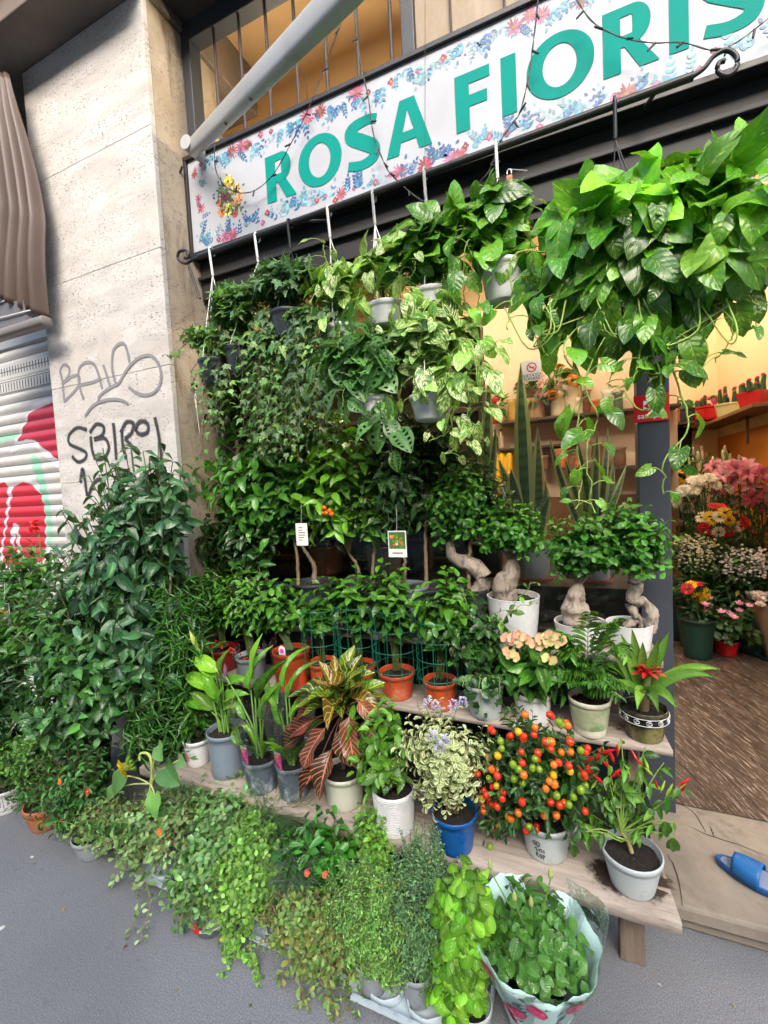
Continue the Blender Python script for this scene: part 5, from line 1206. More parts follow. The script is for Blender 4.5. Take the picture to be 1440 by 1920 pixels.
# palm
S(121)
CRK = plain('crackle_glaze', (.40, .42, .26), .3, .35, 9, .1, dirt=.16, dirtc=(.06, .20, .06))
t, P, rt, h = start('parlour_palm', 'feathery parlour palm in a cream pot with a crackled green band', PP, 1107, 1386, T2, 76, 1318, plain('ivory_glaze', (.66, .62, .48), .28, .05), .74)
g = G(); g.lathe([(rt*.74+rt*.26*z+.0014, z*h) for z in (.24, .3, .5, .7, .83)], (.5, .5, .5), 40); g.build('crackled_band', CRK, t)
def frond(gl, gs, B, mid, tip, nl, L, W_, cols, w0=.25):
    p = bez(B, mid, tip, 14); gs.tube(p, (.0022, .001), (.10, .26, .04), 4); tt = np.linspace(w0, 1, nl)
    for s in (-1, 1):
        ti = tt*13; k = np.minimum(ti.astype(int), 12); f_ = (ti-k)[:, None]; PT = p[k]*(1-f_)+p[k+1]*f_; A = nrm(p[k+1]-p[k]); side = nrm(np.cross(A, [0, 0, 1.]))*s
        gl.leaves(LT['lance'], PT, A*.75+side*.8+[0, 0, -.25], np.cross(side, A)*s+[0, 0, .6], L*np.sin(np.clip(tt*2.6+.5, 0, pi-.5)), W_, jit(cols, nl))
gl, gs = G(), G()
for i in range(26):
    a = U(0, 6.28); el_ = U(.3, 1.2); R_ = np.array([cos(a)*cos(el_), sin(a)*cos(el_), sin(el_)]); Ln = U(.12, .2)
    frond(gl, gs, (U(-.02, .02), U(-.02, .02), h), (R_*Ln*.5*[.5, .5, 1.4])+[0, 0, h+.03], R_*Ln*[1, 1, .8]+[0, 0, h+.02], 10, .065, .009, [(.035, .12, .02), (.05, .16, .02)])
for x, y, mx in [(1050, 1170, 1070), (1140, 1150, 1120), (1030, 1165, 1060), (1160, 1140, 1130), (1105, 1130, 1100), (1175, 1210, 1150), (1070, 1210, 1080), (1015, 1200, 1050)]:
    frond(gl, gs, (U(-.01, .01), 0, h), q(mx, 1170, P[1], P), q(x, y+20, P[1]-.06, P), 12, .075, .0105, [(.06, .18, .025), (.09, .24, .03)], .35)
fin(t, gl, m_gloss, gs)
# bromeliad
S(122)
t, P, rt, h = start('bromeliad', 'bromeliad with a red star flower in a dark mottled pot with a white scroll band', PP, 1212, 1396, T2, 82, 1338, plain('mottled_glaze', (.022, .022, .016), .18, .5, 8, .05, dirt=.18, dirtc=(.22, .20, .06)), .78, curve_=.12)
g = G(); g.lathe([(rt*.78+rt*.22*z+.0105*sin(pi*z*.8)*.0+.0062, z*h) for z in (.66, .70, .82, .86)], (.03, .03, .03), 40); g.build('black_band', plain('black_glaze', (.012, .012, .012), .2), t)
g = G(); Rb = rt*.78+rt*.22*.76+.0078
for k in range(13):
    a0 = k/13*2*pi; pts = []
    for s in np.linspace(0, 1, 16): r_ = .0125*(1-s*.8); an = s*9+1.2; X = r_*cos(an); Z = r_*sin(an)*.75; aa = a0+X/Rb; pts.append((Rb*cos(aa), Rb*sin(aa), .76*h+Z))
    g.tube(pts, .0014, (.8, .8, .8), 5)
for z_ in (.655, .865): g.tube([((Rb-.001)*cos(a), (Rb-.001)*sin(a), z_*h) for a in np.linspace(0, 2*pi, 41)], .0012, (.8, .8, .8), 5)
g.build('white_scrolls', WHITE, t)
gl, gf, gs = G(), G(), G(); B0 = np.array([0, 0, h+.005])
gs.tube([B0-[0, 0, .02], B0+[0, 0, .05]], (.016, .020), (.16, .12, .06), 10)
BC = [(.07, .17, .02), (.11, .23, .025), (.09, .2, .03)]
for x, y, bd in [(1140, 1195, 0), (1165, 1190, 0), (1185, 1180, 0), (1235, 1200, 0), (1255, 1185, 0), (1205, 1205, 0), (1340, 1270, 1), (1350, 1255, 1), (1130, 1250, 1), (1150, 1225, 0), (1270, 1330, 1), (1130, 1305, 1), (1195, 1330, 1), (1235, 1335, 1)]:
    T_ = q(x, y, P[1]-(.12 if y > 1300 else U(-.02, .06)), P); mid = B0+(T_-B0)*.5+[0, 0, .10 if bd else .03]
    p = bez(B0+[0, 0, .02], mid, T_, 14); d = nrm(np.gradient(p, axis=0)); s_ = nrm(np.cross(d, [0, -.9, .6])); w = .017*np.sin(np.clip(np.linspace(.25, 1.02, 14)*pi*.62+.5, 0, pi))[:, None]; w = w*(1-np.linspace(0, 1, 14)[:, None]**5*.9)
    up = nrm(np.cross(s_, d))*.005
    V = np.stack([p-s_*w, p-s_*w*.5-up*.8, p-up, p+s_*w*.5-up*.8, p+s_*w]); uv = np.zeros((5, 14, 3)); uv[..., 0] = np.linspace(0, 1, 14); uv[..., 1] = np.linspace(-1, 1, 5)[:, None]; gl.grid(V, jit(BC, 1)[0], uv.reshape(-1, 3))
F1 = q(1215, 1262, P[1]-.02, P)
for ly, n_ in ((.2, 8), (.6, 7), (1.0, 5)):
    for k in range(n_): a = k/n_*2*pi+ly*2; gf.leaves(LT['petal'], F1, (cos(a)*cos(ly), sin(a)*cos(ly), sin(ly)), (0, 0, 1), .060-.018*ly, .017, jit([(.62, .02, .03), (.7, .08, .06)], 1)[0])
gs.tube([B0, F1-[0, 0, .01]], (.013, .009), (.16, .2, .06), 8)
fin(t, gl, LF('bromeliad_leaf', .28, .0, bump=0, var=2.5, varc=(.10, .05, .05), thr=.68), gs, gf, names=('leaves', 'stem', 'flower'))
# fallen red petal on the shelf
P_ = atz(1155, 1367, T2+.003); g = G(); g.leaves(LT['croton'], (0, 0, 0), (1, .2, 0), (0, 0, 1), .022, .009, (.4, .05, .02)); o = g.build('fallen_leaf', m_flow); o.location = P_+[0, 0, .002]; tag(o, 'curled red fallen leaf on the plank between palm and bromeliad', 'fallen leaf')

# caged mandevillas in red pots
CAGE = plain('green_wire', (.008, .13, .075), .35, .1, 30, .02)
def cage(t, r, z0, z1, n=10, rings=4):
    g = G()
    for k in range(rings): z_ = z0+(z1-z0)*k/(rings-1); g.tube([(r*cos(a), r*sin(a), z_) for a in np.linspace(0, 2*pi, 33)], .0017, (0, .2, .1), 5)
    for k in range(n): a = k/n*2*pi+.2; g.tube([(r*.86*cos(a), r*.86*sin(a), z0-.06), (r*cos(a), r*sin(a), z0), (r*cos(a), r*sin(a), z1+.002)], .0016, (0, .2, .1), 5)
    g.build('wire_cage', CAGE, t)
PCL = plain('faded_terracotta_plastic', (.50, .075, .022), .4, .2, 16, .05, dirt=.1, dirtc=(.55, .3, .2))
def mandev(lab, px, pyb, w, pyt, top, seed, cg=True, mat=PCL, rad=(.10, .09, .13), nb=11, name='mandevilla_plant', L=.066, W_=.034, cols=None, group='climbers in green wire cages', rb=.78, T=None, lpb=10, slv=False, berries=0, up=.8):
    S(seed); t, P, rt, h = start(name, lab, PP, px, pyb, T2, w, pyt, mat, rb, group=group); gl, gs = G(), G(); C = q(top[0], top[1], P[1]+.01, P)
    shrub(gl, gs, (0, 0, h), C+[0, 0, .02], rad, nb, lpb, L, W_, T or LT['ovateH'], cols or (DG+MG[:2]), .45, elev=.7, stemr=.0013, stemc=(.07, .12, .03), baser=.015, tipc=(.10, .28, .03), up=up); fin(t, gl, m_gloss, gs)
    if cg: cage(t, rt*1.28, h+.02, h+.02+rt*3.3, 11)
    if slv: sleeve(t, rt*.8, rt*1.15, .003, h*1.25)
    return t, P, rt, h
mandev('caged climber in the red pot directly left of the white trailing plant', 820, 1336, 66, 1284, (832, 1150), 130, lpb=12, nb=13, rad=(.12, .09, .14))
mandev('caged climber in the red pot behind the croton, second cage from the right', 736, 1316, 70, 1268, (735, 1128), 131, nb=12, rad=(.10, .09, .15))
mandev('caged climber behind the top of the croton, third cage from the right', 664, 1300, 66, 1255, (655, 1130), 132, nb=12)
mandev('caged climber at the left end of the cages, beside the big orange pot', 597, 1296, 58, 1248, (597, 1140), 133, nb=11, rad=(.09, .09, .10))
t, P, rt, h = mandev('glossy leaved plant in the largest orange pot, with a purple flower picture tag', 533, 1300, 72, 1228, (505, 1135), 134, cg=False, mat=ORANGE, rad=(.15, .10, .12), nb=26, name='gardenia_plant', group=None, rb=.82, slv=True, L=.055, W_=.03)
g = G(); th = np.linspace(0, pi, 14); lb = np.array([-.028, -rt*.62, h-.01]); s_ = .036
V = [[(x, 0, z) for x, z in [(s_/2+s_/2*cos(a), s_*.72+s_*.45*sin(a)) for a in th]], [(x, 0, 0) for x in s_/2+s_/2*np.cos(th)]]; g.grid(np.array(V)+lb, (.74, .74, .78)); 
for k in range(7): g.leaves([(v*np.array([1, 1, 0]), f, u) for v, f, u in leafT('round', 3, 2, 0, 0, n=1)], lb+[s_/2, -.0012-.0001*k, s_*.55], (cos(k*.9), 0, sin(k*.9)), (0, -1, 0), .013, .011, (.62, .08, .42))
g.build('picture_tag', vcol('label_print'), t, False)
ARD = [(.02, .07, .02), (.03, .10, .025), (.06, .15, .03)]
for lab, px_, pyb, w, pyt, top, sd_, mt, sl in [('coralberry with hanging red berries in a clear wrapped pot', 459, 1290, 58, 1236, (455, 1130), 135, GREY, True), ('dark coralberry in a brown red pot beside the pillar', 405, 1262, 60, 1222, (400, 1120), 136, plain('dark_red_plastic', (.20, .012, .012), .4), False)]:
    t, P, rt, h = mandev(lab, px_, pyb, w, pyt, top, sd_, cg=False, mat=mt, rad=(.13, .09, .13), nb=24, name='coralberry', group=None, L=.055, W_=.018, cols=ARD, T=LT['lance'], lpb=14, slv=sl)
    for k in range(14): berry(t, np.array([U(-.09, .09), U(-.1, -.02), h+U(.01, .06)]), 'red', .0045)
# yellow green tips above the coralberries
t, P, rt, h = mandev('light green laurel rising above the coralberries beside the pillar', 425, 1230, 60, 1200, (400, 1085), 137, cg=False, mat=DARKPOT, rad=(.10, .06, .11), nb=16, name='laurel_plant', group=None, L=.06, W_=.02, cols=MG+YG, T=LT['lance'], lpb=12)
# trailing plants right of the cages
S(140)
t, P, rt, h = start('climbing_plant', 'bushy climber spilling over a pale grey pot between the cages and the white pot', PP, 905, 1352, T2, 74, 1290, PALEGREY, .78); gl, gs = G(), G()
shrub(gl, gs, (0, 0, h), q(880, 1195, P[1]+.01, P), (.15, .10, .15), 34, 11, .048, .030, LT['ovateH'], DG+[(.03, .1, .035)], .3, elev=.7, stemr=.002, baser=.02)
for x, y in [(880, 1330), (900, 1350), (925, 1330), (870, 1290), (935, 1300)]: vine(gl, gs, [(0, 0, h), q(x, 1270, P[1]-.07, P), q(x, y, P[1]-.09, P)], .022, .05, .034, LT['ovate'], BG_+[(.06, .16, .06)], hang=.6, pet=.01, n=14)
for x, y in [(1005, 1090), (1010, 1130), (850, 1080), (860, 1090)]: vine(gl, gs, [(0, 0, h+.05), q((x+900)/2, 1150, P[1], P), q(x, y, P[1]+.02, P)], .04, .042, .026, LT['ovate'], [(.04, .12, .02), (.10, .25, .03)], hang=.1, pet=.01, n=20)
fin(t, gl, m_gloss, gs)
# ================================================================== UPPER SHELF: GINSENG BONSAIS AND SMALL TREES
S(150)
def bonsai(lab, px, w, pyt, pyb, Cpx, rad, trunk, seed, nb=46):
    S(seed); c = at(px, pyt, 1.91); rt = w/2*mpp(c); P = np.array([c[0], 1.91, T3]); h = max(.07, at(px, pyt, 1.91-rt)[2]-T3); t = thing('ginseng_ficus', lab, 'bonsai', P, group='swollen trunk ficus bonsais')
    pot(t, rt, rt*.82, h, WHITE, curve_=.10, rim=.004, lip=.0005)
    gl, gs, gb = G(), G(), G(); C = q(Cpx[0], Cpx[1]-12, P[1]-.01, P)
    for pts, rr in trunk:
        p = curve([(q(x, y, P[1]+dy, P) if y else np.array([0, 0, h-.01])) for x, y, dy in pts], 26); r_ = np.interp(np.linspace(0, 1, len(p)), np.linspace(0, 1, len(rr)), rr)
        r_ = r_*(1+.07*np.sin(np.linspace(0, 17, len(p)))+rng.uniform(-.03, .03, len(p))); gb.tube(p, r_*1.5, (.38, .32, .26), 14)
    tp = q(*trunk[0][0][-1][:2], P[1], P)
    for sx_ in np.linspace(-1, 1, 5):
        gb.tube(bez(tp-[0, 0, .01], tp+[sx_*.03, 0, .03], C+[sx_*rad[0]*.6, 0, -.01], 8), (.007, .003), (.34, .26, .20), 8)
    for s in (-1, 0, 1):
        shrub(gl, gs, tp, C+[s*rad[0]*.42, U(-.02, .01), U(-.015, .02)+(.02 if s == 0 else 0)], (rad[0]*.5, rad[1]*.95, rad[2]*1.35), int(nb*.6), 11, .042, .024, LT['obov'], [(.022, .10, .02), (.035, .14, .025), (.015, .06, .015)], .45, elev=.8, stemr=.0016, stemc=(.2, .15, .1), up=1., tipc=(.08, .30, .03), shell=.35)
    for v in gb.v: v += .0035*np.sin(v[:, [1, 2, 0]]*110+seed)+.0016*np.sin(v[:, [2, 0, 1]]*290)
    gb.build('trunk', m_bark, t); gl.build('foliage', m_gloss, t); gs.build('twigs', m_stem, t); return t
bonsai('bonsai with a fat bottle shaped trunk in a white bowl, below the tall snake plant', 962, 96, 1128, 1172, (960, 1010), (.14, .10, .075), [([(952, 1128, 0), (945, 1100, 0), (958, 1075, 0), (960, 1050, 0)], [.024, .034, .026, .012]), ([(968, 1130, -.01), (962, 1112, -.01), (956, 1090, 0)], [.007, .012, .010])], 151)
bonsai('bonsai with a pear shaped root beside a stub, middle white pot of the row', 1088, 92, 1178, 1222, (1095, 1040), (.16, .10, .08), [([(1076, 1178, 0), (1074, 1150, 0), (1078, 1122, 0), (1082, 1095, 0)], [.022, .031, .026, .013]), ([(1096, 1172, -.01), (1098, 1148, -.012), (1086, 1130, 0)], [.008, .014, .012])], 152)
bonsai('bonsai with an arching aerial root in the white pot next to the dark door post', 1180, 80, 1178, 1228, (1175, 1025), (.15, .10, .085), [([(1165, 1178, 0), (1190, 1160, 0), (1182, 1135, 0), (1190, 1100, 0), (1188, 1075, 0)], [.007, .009, .012, .018, .014]), ([(1218, 1182, -.01), (1222, 1150, -.01), (1208, 1132, -.005), (1188, 1125, 0)], [.013, .014, .012, .014]), ([(1200, 1178, 0), (1198, 1160, 0), (1180, 1140, 0)], [.005, .006, .008])], 153)
bonsai('bonsai with a snaking trunk rising out of a white pot behind the climbers', 862, 96, 1152, 1190, (860, 965), (.15, .10, .11), [([(850, 1150, 0), (885, 1120, 0), (908, 1085, 0), (885, 1060, 0), (850, 1045, 0), (842, 1015, 0)], [.026, .024, .022, .026, .018, .013])], 154, 60)

def tree(lab, px, pyb, w, pyt, mat, stem, C, rad, L, W_, T, cols, seed, nb=40, lpb=12, name='small_tree', tipc=None, z=T3, sr=.008, mt=None, gcol=(.24, .17, .10), up=.7, base=None, ymax=2.03, lean=None):
    S(seed)
    rad = tuple(a*k for a, k in zip(rad, (1.32, 1.0, 1.25))); L *= 1.3; W_ *= 1.3; nb = int(nb*1.3)
    if base is None: c = at(px, pyt, 1.90); rt = w/2*mpp(c); P = np.array([c[0], 1.90, T3]); h = max(.08, at(px, pyt, 1.90-rt)[2]-T3)
    else: P, rt, h = base
    t = thing(name, lab, 'potted tree', P); pot(t, rt, rt*.8, h, mat); gl, gs, gb = G(), G(), G(); C_ = q(*C, P[1]+(lean or 0), P)
    tp = q(*stem, P[1], P); p = curve([(0, 0, h-.01), (.004, 0, (h+tp[2])/2), tp], 16); p[1:] += rng.normal(0, .002, (len(p)-1, 3)); gb.tube(p, (sr*1.2, sr*.8), gcol, 10)
    shrub(gl, gs, tp, C_, rad, nb, lpb, L, W_, T, cols, .25, elev=.7, stemr=.003, stemc=gcol, tipc=tipc, up=up, ymax=ymax-P[1], front=.6)
    gb.build('trunk', m_bark, t); gs.build('branches', m_stem, t); gl.build('foliage', mt or m_gloss, t); return t, P, gl
def hangtag(lab, px, py, Y, w, h, kind):
    P = at(px, py, Y); s_ = mpp(P); t = thing('plant_tag', lab, 'plant tag', P)
    g = G(); g.box((-w/2*s_, -.0006, -h/2*s_), (w/2*s_, .0006, h/2*s_)); g.build('card', plain('tag_card', (.72, .73, .70), .4, .04), t, False, .0005)
    g = G(); g.tube([(0, 0, h/2*s_), (.002, .004, h/2*s_+.05), (0, .01, h/2*s_+.11)], .0008, (.7, .7, .7), 5); g.build('loop', WHITE, t)
    g = G()
    if kind == 'kum':
        g.grid([[(-w*.44*s_, -.001, -h*.18*s_), (w*.44*s_, -.001, -h*.18*s_)], [(-w*.44*s_, -.001, h*.45*s_), (w*.44*s_, -.001, h*.45*s_)]], (.07, .14, .03))
        for k in range(22): x = U(-.36, .36)*w*s_; z = U(-.10, .38)*h*s_; c = [(.70, .28, .03), (.65, .12, .04), (.10, .28, .04), (.6, .62, .4)][rng.integers(4)]; g.leaves([(v*np.array([1, 1, 0]), f, u) for v, f, u in leafT('round', 3, 2, 0, 0, n=1)], (x, -.0012-.00004*k, z), (cos(k), 0, sin(k)), (0, -1, 0), .016, .011, c)
        g.build('fruit_picture', vcol('label_print'), t, False)
        g = G(); ribbon(g, [(-w*.28*s_, -.0012, -h*.34*s_), (w*.28*s_, -.0012, -h*.34*s_)], h*.035*s_, (0, 0, 0), 3, False); g.build('print_line', INK, t, False)
    else:
        for k in range(6): ribbon(g, [(-w*.28*s_, -.0012, (h*.30-k*h*.11)*s_), (w*U(0, .3)*s_, -.0012, (h*.30-k*h*.11)*s_)], h*.03*s_, (0, 0, 0), 3, False)
        g.build('print_lines', INK, t, False)
# citrus and dark leaved small trees
CIT = [(.020, .082, .02), (.030, .11, .024), (.014, .055, .016), (.045, .15, .03)]
tree('kumquat tree in a blue grey pot, its picture tag hanging on the trunk', 760, 1198, 90, 1108, BLUEGREY, (758, 1010), (735, 905), (.17, .15, .19), .055, .022, LT['ovate'], DG, 161, 52, 13)
hangtag('white tag with a photo of orange kumquats hanging in front of a thin trunk', 745, 1020, 1.72, 37, 50, 'kum')
t, P, gl = tree('kumquat tree with a few orange fruits and bright young leaf tips above the rest', 672, 1198, 84, 1100, DARKPOT, (655, 1040), (640, 900), (.20, .17, .21), .075, .032, LT['ovateH'], CIT+[(.04, .14, .02)], 162, 46, 12, tipc=(.20, .48, .03))
for x, y in [(608, 952), (612, 962), (618, 958), (605, 962), (622, 964)]: berry(t, q(x, y, 1.74, P), 'orange', .011, 'fruit')
hangtag('plain white printed tag hanging left of the fruiting tree', 566, 1002, 1.76, 26, 42, 'txt')
tree('camellia with large dark glossy leaves filling the corner beside the pillar', 590, 1198, 84, 1100, DARKPOT, (570, 1030), (480, 905), (.24, .16, .22), .078, .036, LT['ovateH'], CIT, 163, 60, 13, tipc=(.07, .24, .03), sr=.011)
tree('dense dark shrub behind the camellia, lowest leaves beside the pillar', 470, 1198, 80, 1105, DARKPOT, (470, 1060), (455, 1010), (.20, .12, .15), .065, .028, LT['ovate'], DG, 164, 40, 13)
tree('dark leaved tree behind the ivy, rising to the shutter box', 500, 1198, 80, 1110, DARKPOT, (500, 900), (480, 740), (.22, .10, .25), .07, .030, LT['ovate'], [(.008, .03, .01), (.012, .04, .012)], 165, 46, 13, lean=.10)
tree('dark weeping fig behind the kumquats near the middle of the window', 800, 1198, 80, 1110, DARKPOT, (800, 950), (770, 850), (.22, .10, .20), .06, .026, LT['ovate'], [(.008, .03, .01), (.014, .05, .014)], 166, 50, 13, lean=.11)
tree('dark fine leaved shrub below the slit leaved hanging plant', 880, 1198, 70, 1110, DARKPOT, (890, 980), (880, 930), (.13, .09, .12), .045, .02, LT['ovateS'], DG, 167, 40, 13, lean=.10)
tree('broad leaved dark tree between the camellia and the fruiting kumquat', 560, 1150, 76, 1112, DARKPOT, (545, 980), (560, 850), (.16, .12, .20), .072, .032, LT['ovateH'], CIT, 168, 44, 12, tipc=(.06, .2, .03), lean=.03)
tree('young citrus with pale green shoots right of the fruiting kumquat', 700, 1150, 70, 1112, DARKPOT, (705, 1020), (700, 940), (.13, .10, .13), .052, .024, LT['ovate'], DG, 169, 34, 12, tipc=(.10, .3, .03), lean=.0)
# dark fill shrub low between the bonsai pots and climbers
# ------------------------------------------------------------------ inside the display window
SANS = [(.07, .14, .085), (.09, .18, .11), (.06, .12, .07)]
m_sans = LF('snake_plant', .4, .0, bump=0, edge=(.62, .62, .24), edgew=.52, band=(.012, .035, .022), trans=.05)
ZD = float(at(1000, 1092, 2.2)[2])
def sans(lab, px, pyb, w, blades, seed, mat=PALEGREY, Y=2.30):
    S(seed); c = at(px, pyb, Y); rt = w/2*mpp(c); z0 = ZD; t = thing('snake_plant', lab, PP, (c[0], Y, z0)); P = np.array([c[0], Y, z0]); h = max(.09, at(px, 1018, Y)[2]-z0)
    pot(t, rt, rt*.8, h, mat); g = G(); g.lathe([(.001, -.012), (rt*.98, -.012), (rt*1.02, .012), (rt*.97, .012), (rt*.9, .0)], (.3, .1, .05), 28); g.build('saucer', TERRA, t)
    gl = G()
    for x, y, W_, tw in blades:
        T_ = q(x, y, Y+U(-.05, .05), P); B = np.array([U(-.4, .4)*rt, U(-.3, .3)*rt, h-.01]); mid = (B+T_)/2+[(x-px)*.0004, 0, .0]; p = bez(B, mid, T_, 16); tt = np.linspace(0, 1, 16)
        wd = 1.45*W_*np.minimum(1, .7+.8*tt)*np.maximum(1-tt**4, .02); an = U(-.5, .5)+tw*tt; s_ = np.stack([np.cos(an), np.sin(an), 0*an], 1); n_ = np.cross(s_, [0, 0, 1.])
        V = [p-s_*wd[:, None]*.5, p-s_*wd[:, None]*.25+n_*wd[:, None]*.13, p+n_*wd[:, None]*.18, p+s_*wd[:, None]*.25+n_*wd[:, None]*.13, p+s_*wd[:, None]*.5]; uv = np.zeros((5, 16, 3)); uv[..., 0] = tt+U(0, 3); uv[..., 1] = np.linspace(-1, 1, 5)[:, None]
        gl.grid(V, jit(SANS, 1)[0], uv.reshape(-1, 3))
    gl.build('blades', m_sans, t); return t
# a low display deck inside the window carries them
g = G(); g.box((-1.86, 2.14, .11), (.22, 2.62, ZD-.002)); o = g.build('display_deck', plain('deck_black', (.012, .016, .018), .4, .2), None, False); tag(o, 'black raised deck inside the display window carrying the snake plants', 'display deck')
sans('tall snake plant with a single high blade behind the window, centre', 1000, 1035, 66, [(976, 680, .062, .3), (1008, 800, .055, .5), (958, 880, .075, -.3), (1022, 900, .06, .3), (935, 860, .05, .2), (985, 820, .06, .2), (1030, 930, .05, 0), (948, 940, .09, .2)], 171)
sans('snake plant with narrow yellow edged blades behind the window, beside the door post', 1115, 1045, 60, [(1150, 860, .04, .4), (1175, 870, .045, .6), (1085, 830, .035, .2), (1120, 800, .04, .3), (1060, 860, .03, .4), (1140, 800, .03, .2), (1100, 880, .05, .1), (1170, 940, .05, 0), (1030, 820, .03, -.3), (1130, 920, .06, .1)], 172)
sans('dark snake plant blade behind the window, left of the tallest one', 915, 1035, 60, [(918, 690, .045, .2), (930, 800, .04, .3), (900, 820, .05, 0)], 173, DARKPOT)
for px_, lab, mt in ((720, 'cream pot with a terracotta saucer seen behind the small tree trunks', CREAM), (612, 'empty brown terracotta pot in shade behind the small tree trunks', TERRA)):
    c = at(px_, 1035, 2.26); t = thing('potted_plant', lab, PP, (c[0], 2.26, ZD)); rt = 36*mpp(c); pot(t, rt, rt*.8, c[2]-ZD+.04, mt); gl = G()
    k = 60; d = nrm(rng.normal(0, 1, (k, 3))+[0, 0, .8]); gl.leaves(LT['ovate'], d*[.11, .08, .12]+[0, 0, c[2]-ZD+.12], d, (0, -.4, .8), .07, .03, jit(DG, k)); gl.build('foliage', m_gloss, t)

S(175)
cb = thing('added_shade_cabinet', 'made-up dark brown cabinet added to darken the left half of the display window', 'cabinet', (-1.15, 2.72, .112))  # added cabinet: its dark brown stands in for shade behind the glass
g = G(); g.box((-1.70, 0, 0), (.66, .02, 2.35)); g.box((-1.70, -.08, 0), (-1.67, -.001, 2.35)); g.box((.63, -.08, 0), (.66, -.001, 2.35)); g.build('carcass', WOOD_D, cb, False, .002)
for z_ in (.9, 1.35, 1.8, 2.32): g = G(); g.box((-1.669, -.08, z_), (.629, -.001, z_+.025)); g.build('shelf', WOOD_M, cb, False)
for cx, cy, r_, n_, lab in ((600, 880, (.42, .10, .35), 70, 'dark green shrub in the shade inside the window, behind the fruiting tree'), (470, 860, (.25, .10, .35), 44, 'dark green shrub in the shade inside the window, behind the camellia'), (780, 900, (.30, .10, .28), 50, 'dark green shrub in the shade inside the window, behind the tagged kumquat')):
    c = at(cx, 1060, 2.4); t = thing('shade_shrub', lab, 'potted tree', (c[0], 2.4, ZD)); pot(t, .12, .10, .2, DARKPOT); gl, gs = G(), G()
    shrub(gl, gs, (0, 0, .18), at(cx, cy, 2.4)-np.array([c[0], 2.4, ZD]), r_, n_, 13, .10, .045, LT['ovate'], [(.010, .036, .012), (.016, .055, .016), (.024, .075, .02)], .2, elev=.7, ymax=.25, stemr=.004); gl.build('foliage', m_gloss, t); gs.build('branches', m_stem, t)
# ================================================================== HANGING BASKETS
def hang(lab, hook, px, w, pyt, pyb, mat, Y, seed, name='hanging_pothos', cat='hanging plant', cord=WHITE, group='plants hanging from the rod', pot_=True):
    S(seed); ct = at(px, pyt, Y); rt = w/2*mpp(ct); zb_ = at(px, pyb, Y-rt*.7)[2]; zt_ = at(px, pyt, Y-rt)[2]; P = np.array([ct[0], Y, zb_]); t = thing(name, lab, cat, P, group=group); h = max(.06, zt_-zb_)
    pot(t, rt, rt*.72, h, mat); hk = at(*hook, 1.7)-P; R0 = np.array([hk[0], hk[1], hk[2]])
    g = G(); top = R0+[0, 0, -.02]
    kn = R0+[0, -.004, -.11]
    for a in (.6, 2.7, 4.7): g.tube(curve([(rt*.98*cos(a), rt*.98*sin(a), h-.012), kn*.5+np.array([rt*.5*cos(a), rt*.5*sin(a), h*.5]), kn], 10), .0022, (.8, .8, .8), 6)
    g.tube([kn, R0+[0, -.016, .0]], .006, (.8, .8, .8), 8); hp = [R0+np.array([0, -.018*cos(a), .018*sin(a)]) for a in np.linspace(-.2, pi+.9, 12)]; g.tube(hp, .0045, (.8, .8, .8), 8)
    g.build('hanger', cord, t); return t, P, rt, h
GRY = plain('hanging_pot_grey', (.54, .57, .57), .4, .07, 15, .03)
PO = [(.045, .16, .02), (.07, .22, .025), (.03, .11, .018), (.10, .28, .03)]
POV = [(.08, .26, .035), (.13, .34, .045), (.05, .18, .03)]
IV = [(.035, .11, .035), (.055, .15, .045), (.09, .21, .05)]; IVB = [(.04, .11, .06), (.06, .14, .08), (.03, .08, .045)]
def mound(gl, gs, h, P, Cpx, rad, nb, lpb, L, W_, T, cols, **kw):
    kw.setdefault('kr', 1.12); kw.setdefault('kn', 1.45); kw.setdefault('lowcut', -.25)
    C = q(*Cpx, kw.pop('Y', P[1]), P); a = dict(t0=.3, elev=.6, stemr=.0022, stemc=(.14, .28, .05), baser=.03, up=.6, arch=.5, droop=.25); a.update(kw); shrub(gl, gs, (0, 0, h), C, rad, nb, lpb, L, W_, T, cols, **a)
def trail(gl, gs, h, P, pts, step, L, W_, T, cols, dy=-.06, **kw):
    p = [(0, 0, h)]+[q(x, y, P[1]+dy, P) for x, y in pts]; vine(gl, gs, p, step, L, W_, T, cols, **kw)
# ivies at the left
t, P, rt, h = hang('small ivy in a dark grey pot, leftmost of the hanging row, against the pillar', (397, 472), 402, 62, 664, 716, DARKPOT, 1.68, 201, 'hanging_ivy'); gl, gs = G(), G()
mound(gl, gs, h, P, (392, 640), (.11, .09, .06), 30, 10, .045, .044, LT['ivy'], IV+[(.09, .2, .04)])
for pts in [[(360, 640), (330, 665), (312, 668)], [(370, 700), (362, 730), (372, 760)], [(430, 700), (425, 740), (400, 735)], [(440, 640), (460, 700), (455, 760)], [(350, 620), (340, 640)]]: trail(gl, gs, h, P, pts, .022, .034, .033, LT['ivy'], IV+[(.12, .26, .04)], pet=.02, stemc=(.10, .05, .03))
fin(t, gl, m_ivy, gs)
t, P, rt, h = hang('yellowish green ivy on the second hook, left of the dense blue green ivy', (482, 445), 452, 66, 640, 700, DARKPOT, 1.70, 202, 'hanging_ivy'); gl, gs = G(), G()
mound(gl, gs, h, P, (450, 590), (.15, .12, .13), 60, 11, .054, .053, LT['ivy'], IV+[(.08, .18, .04)])
for i in range(30): x = U(395, 560); trail(gl, gs, h, P, [(x, 640+U(-20, 20)), (x+U(-15, 20), 740), (x+U(-20, 25), U(780, 880))], .024, .044, .042, LT['ivy'], IV, pet=.02, dy=U(-.10, .03), stemc=(.10, .09, .03))
fin(t, gl, m_ivy, gs)
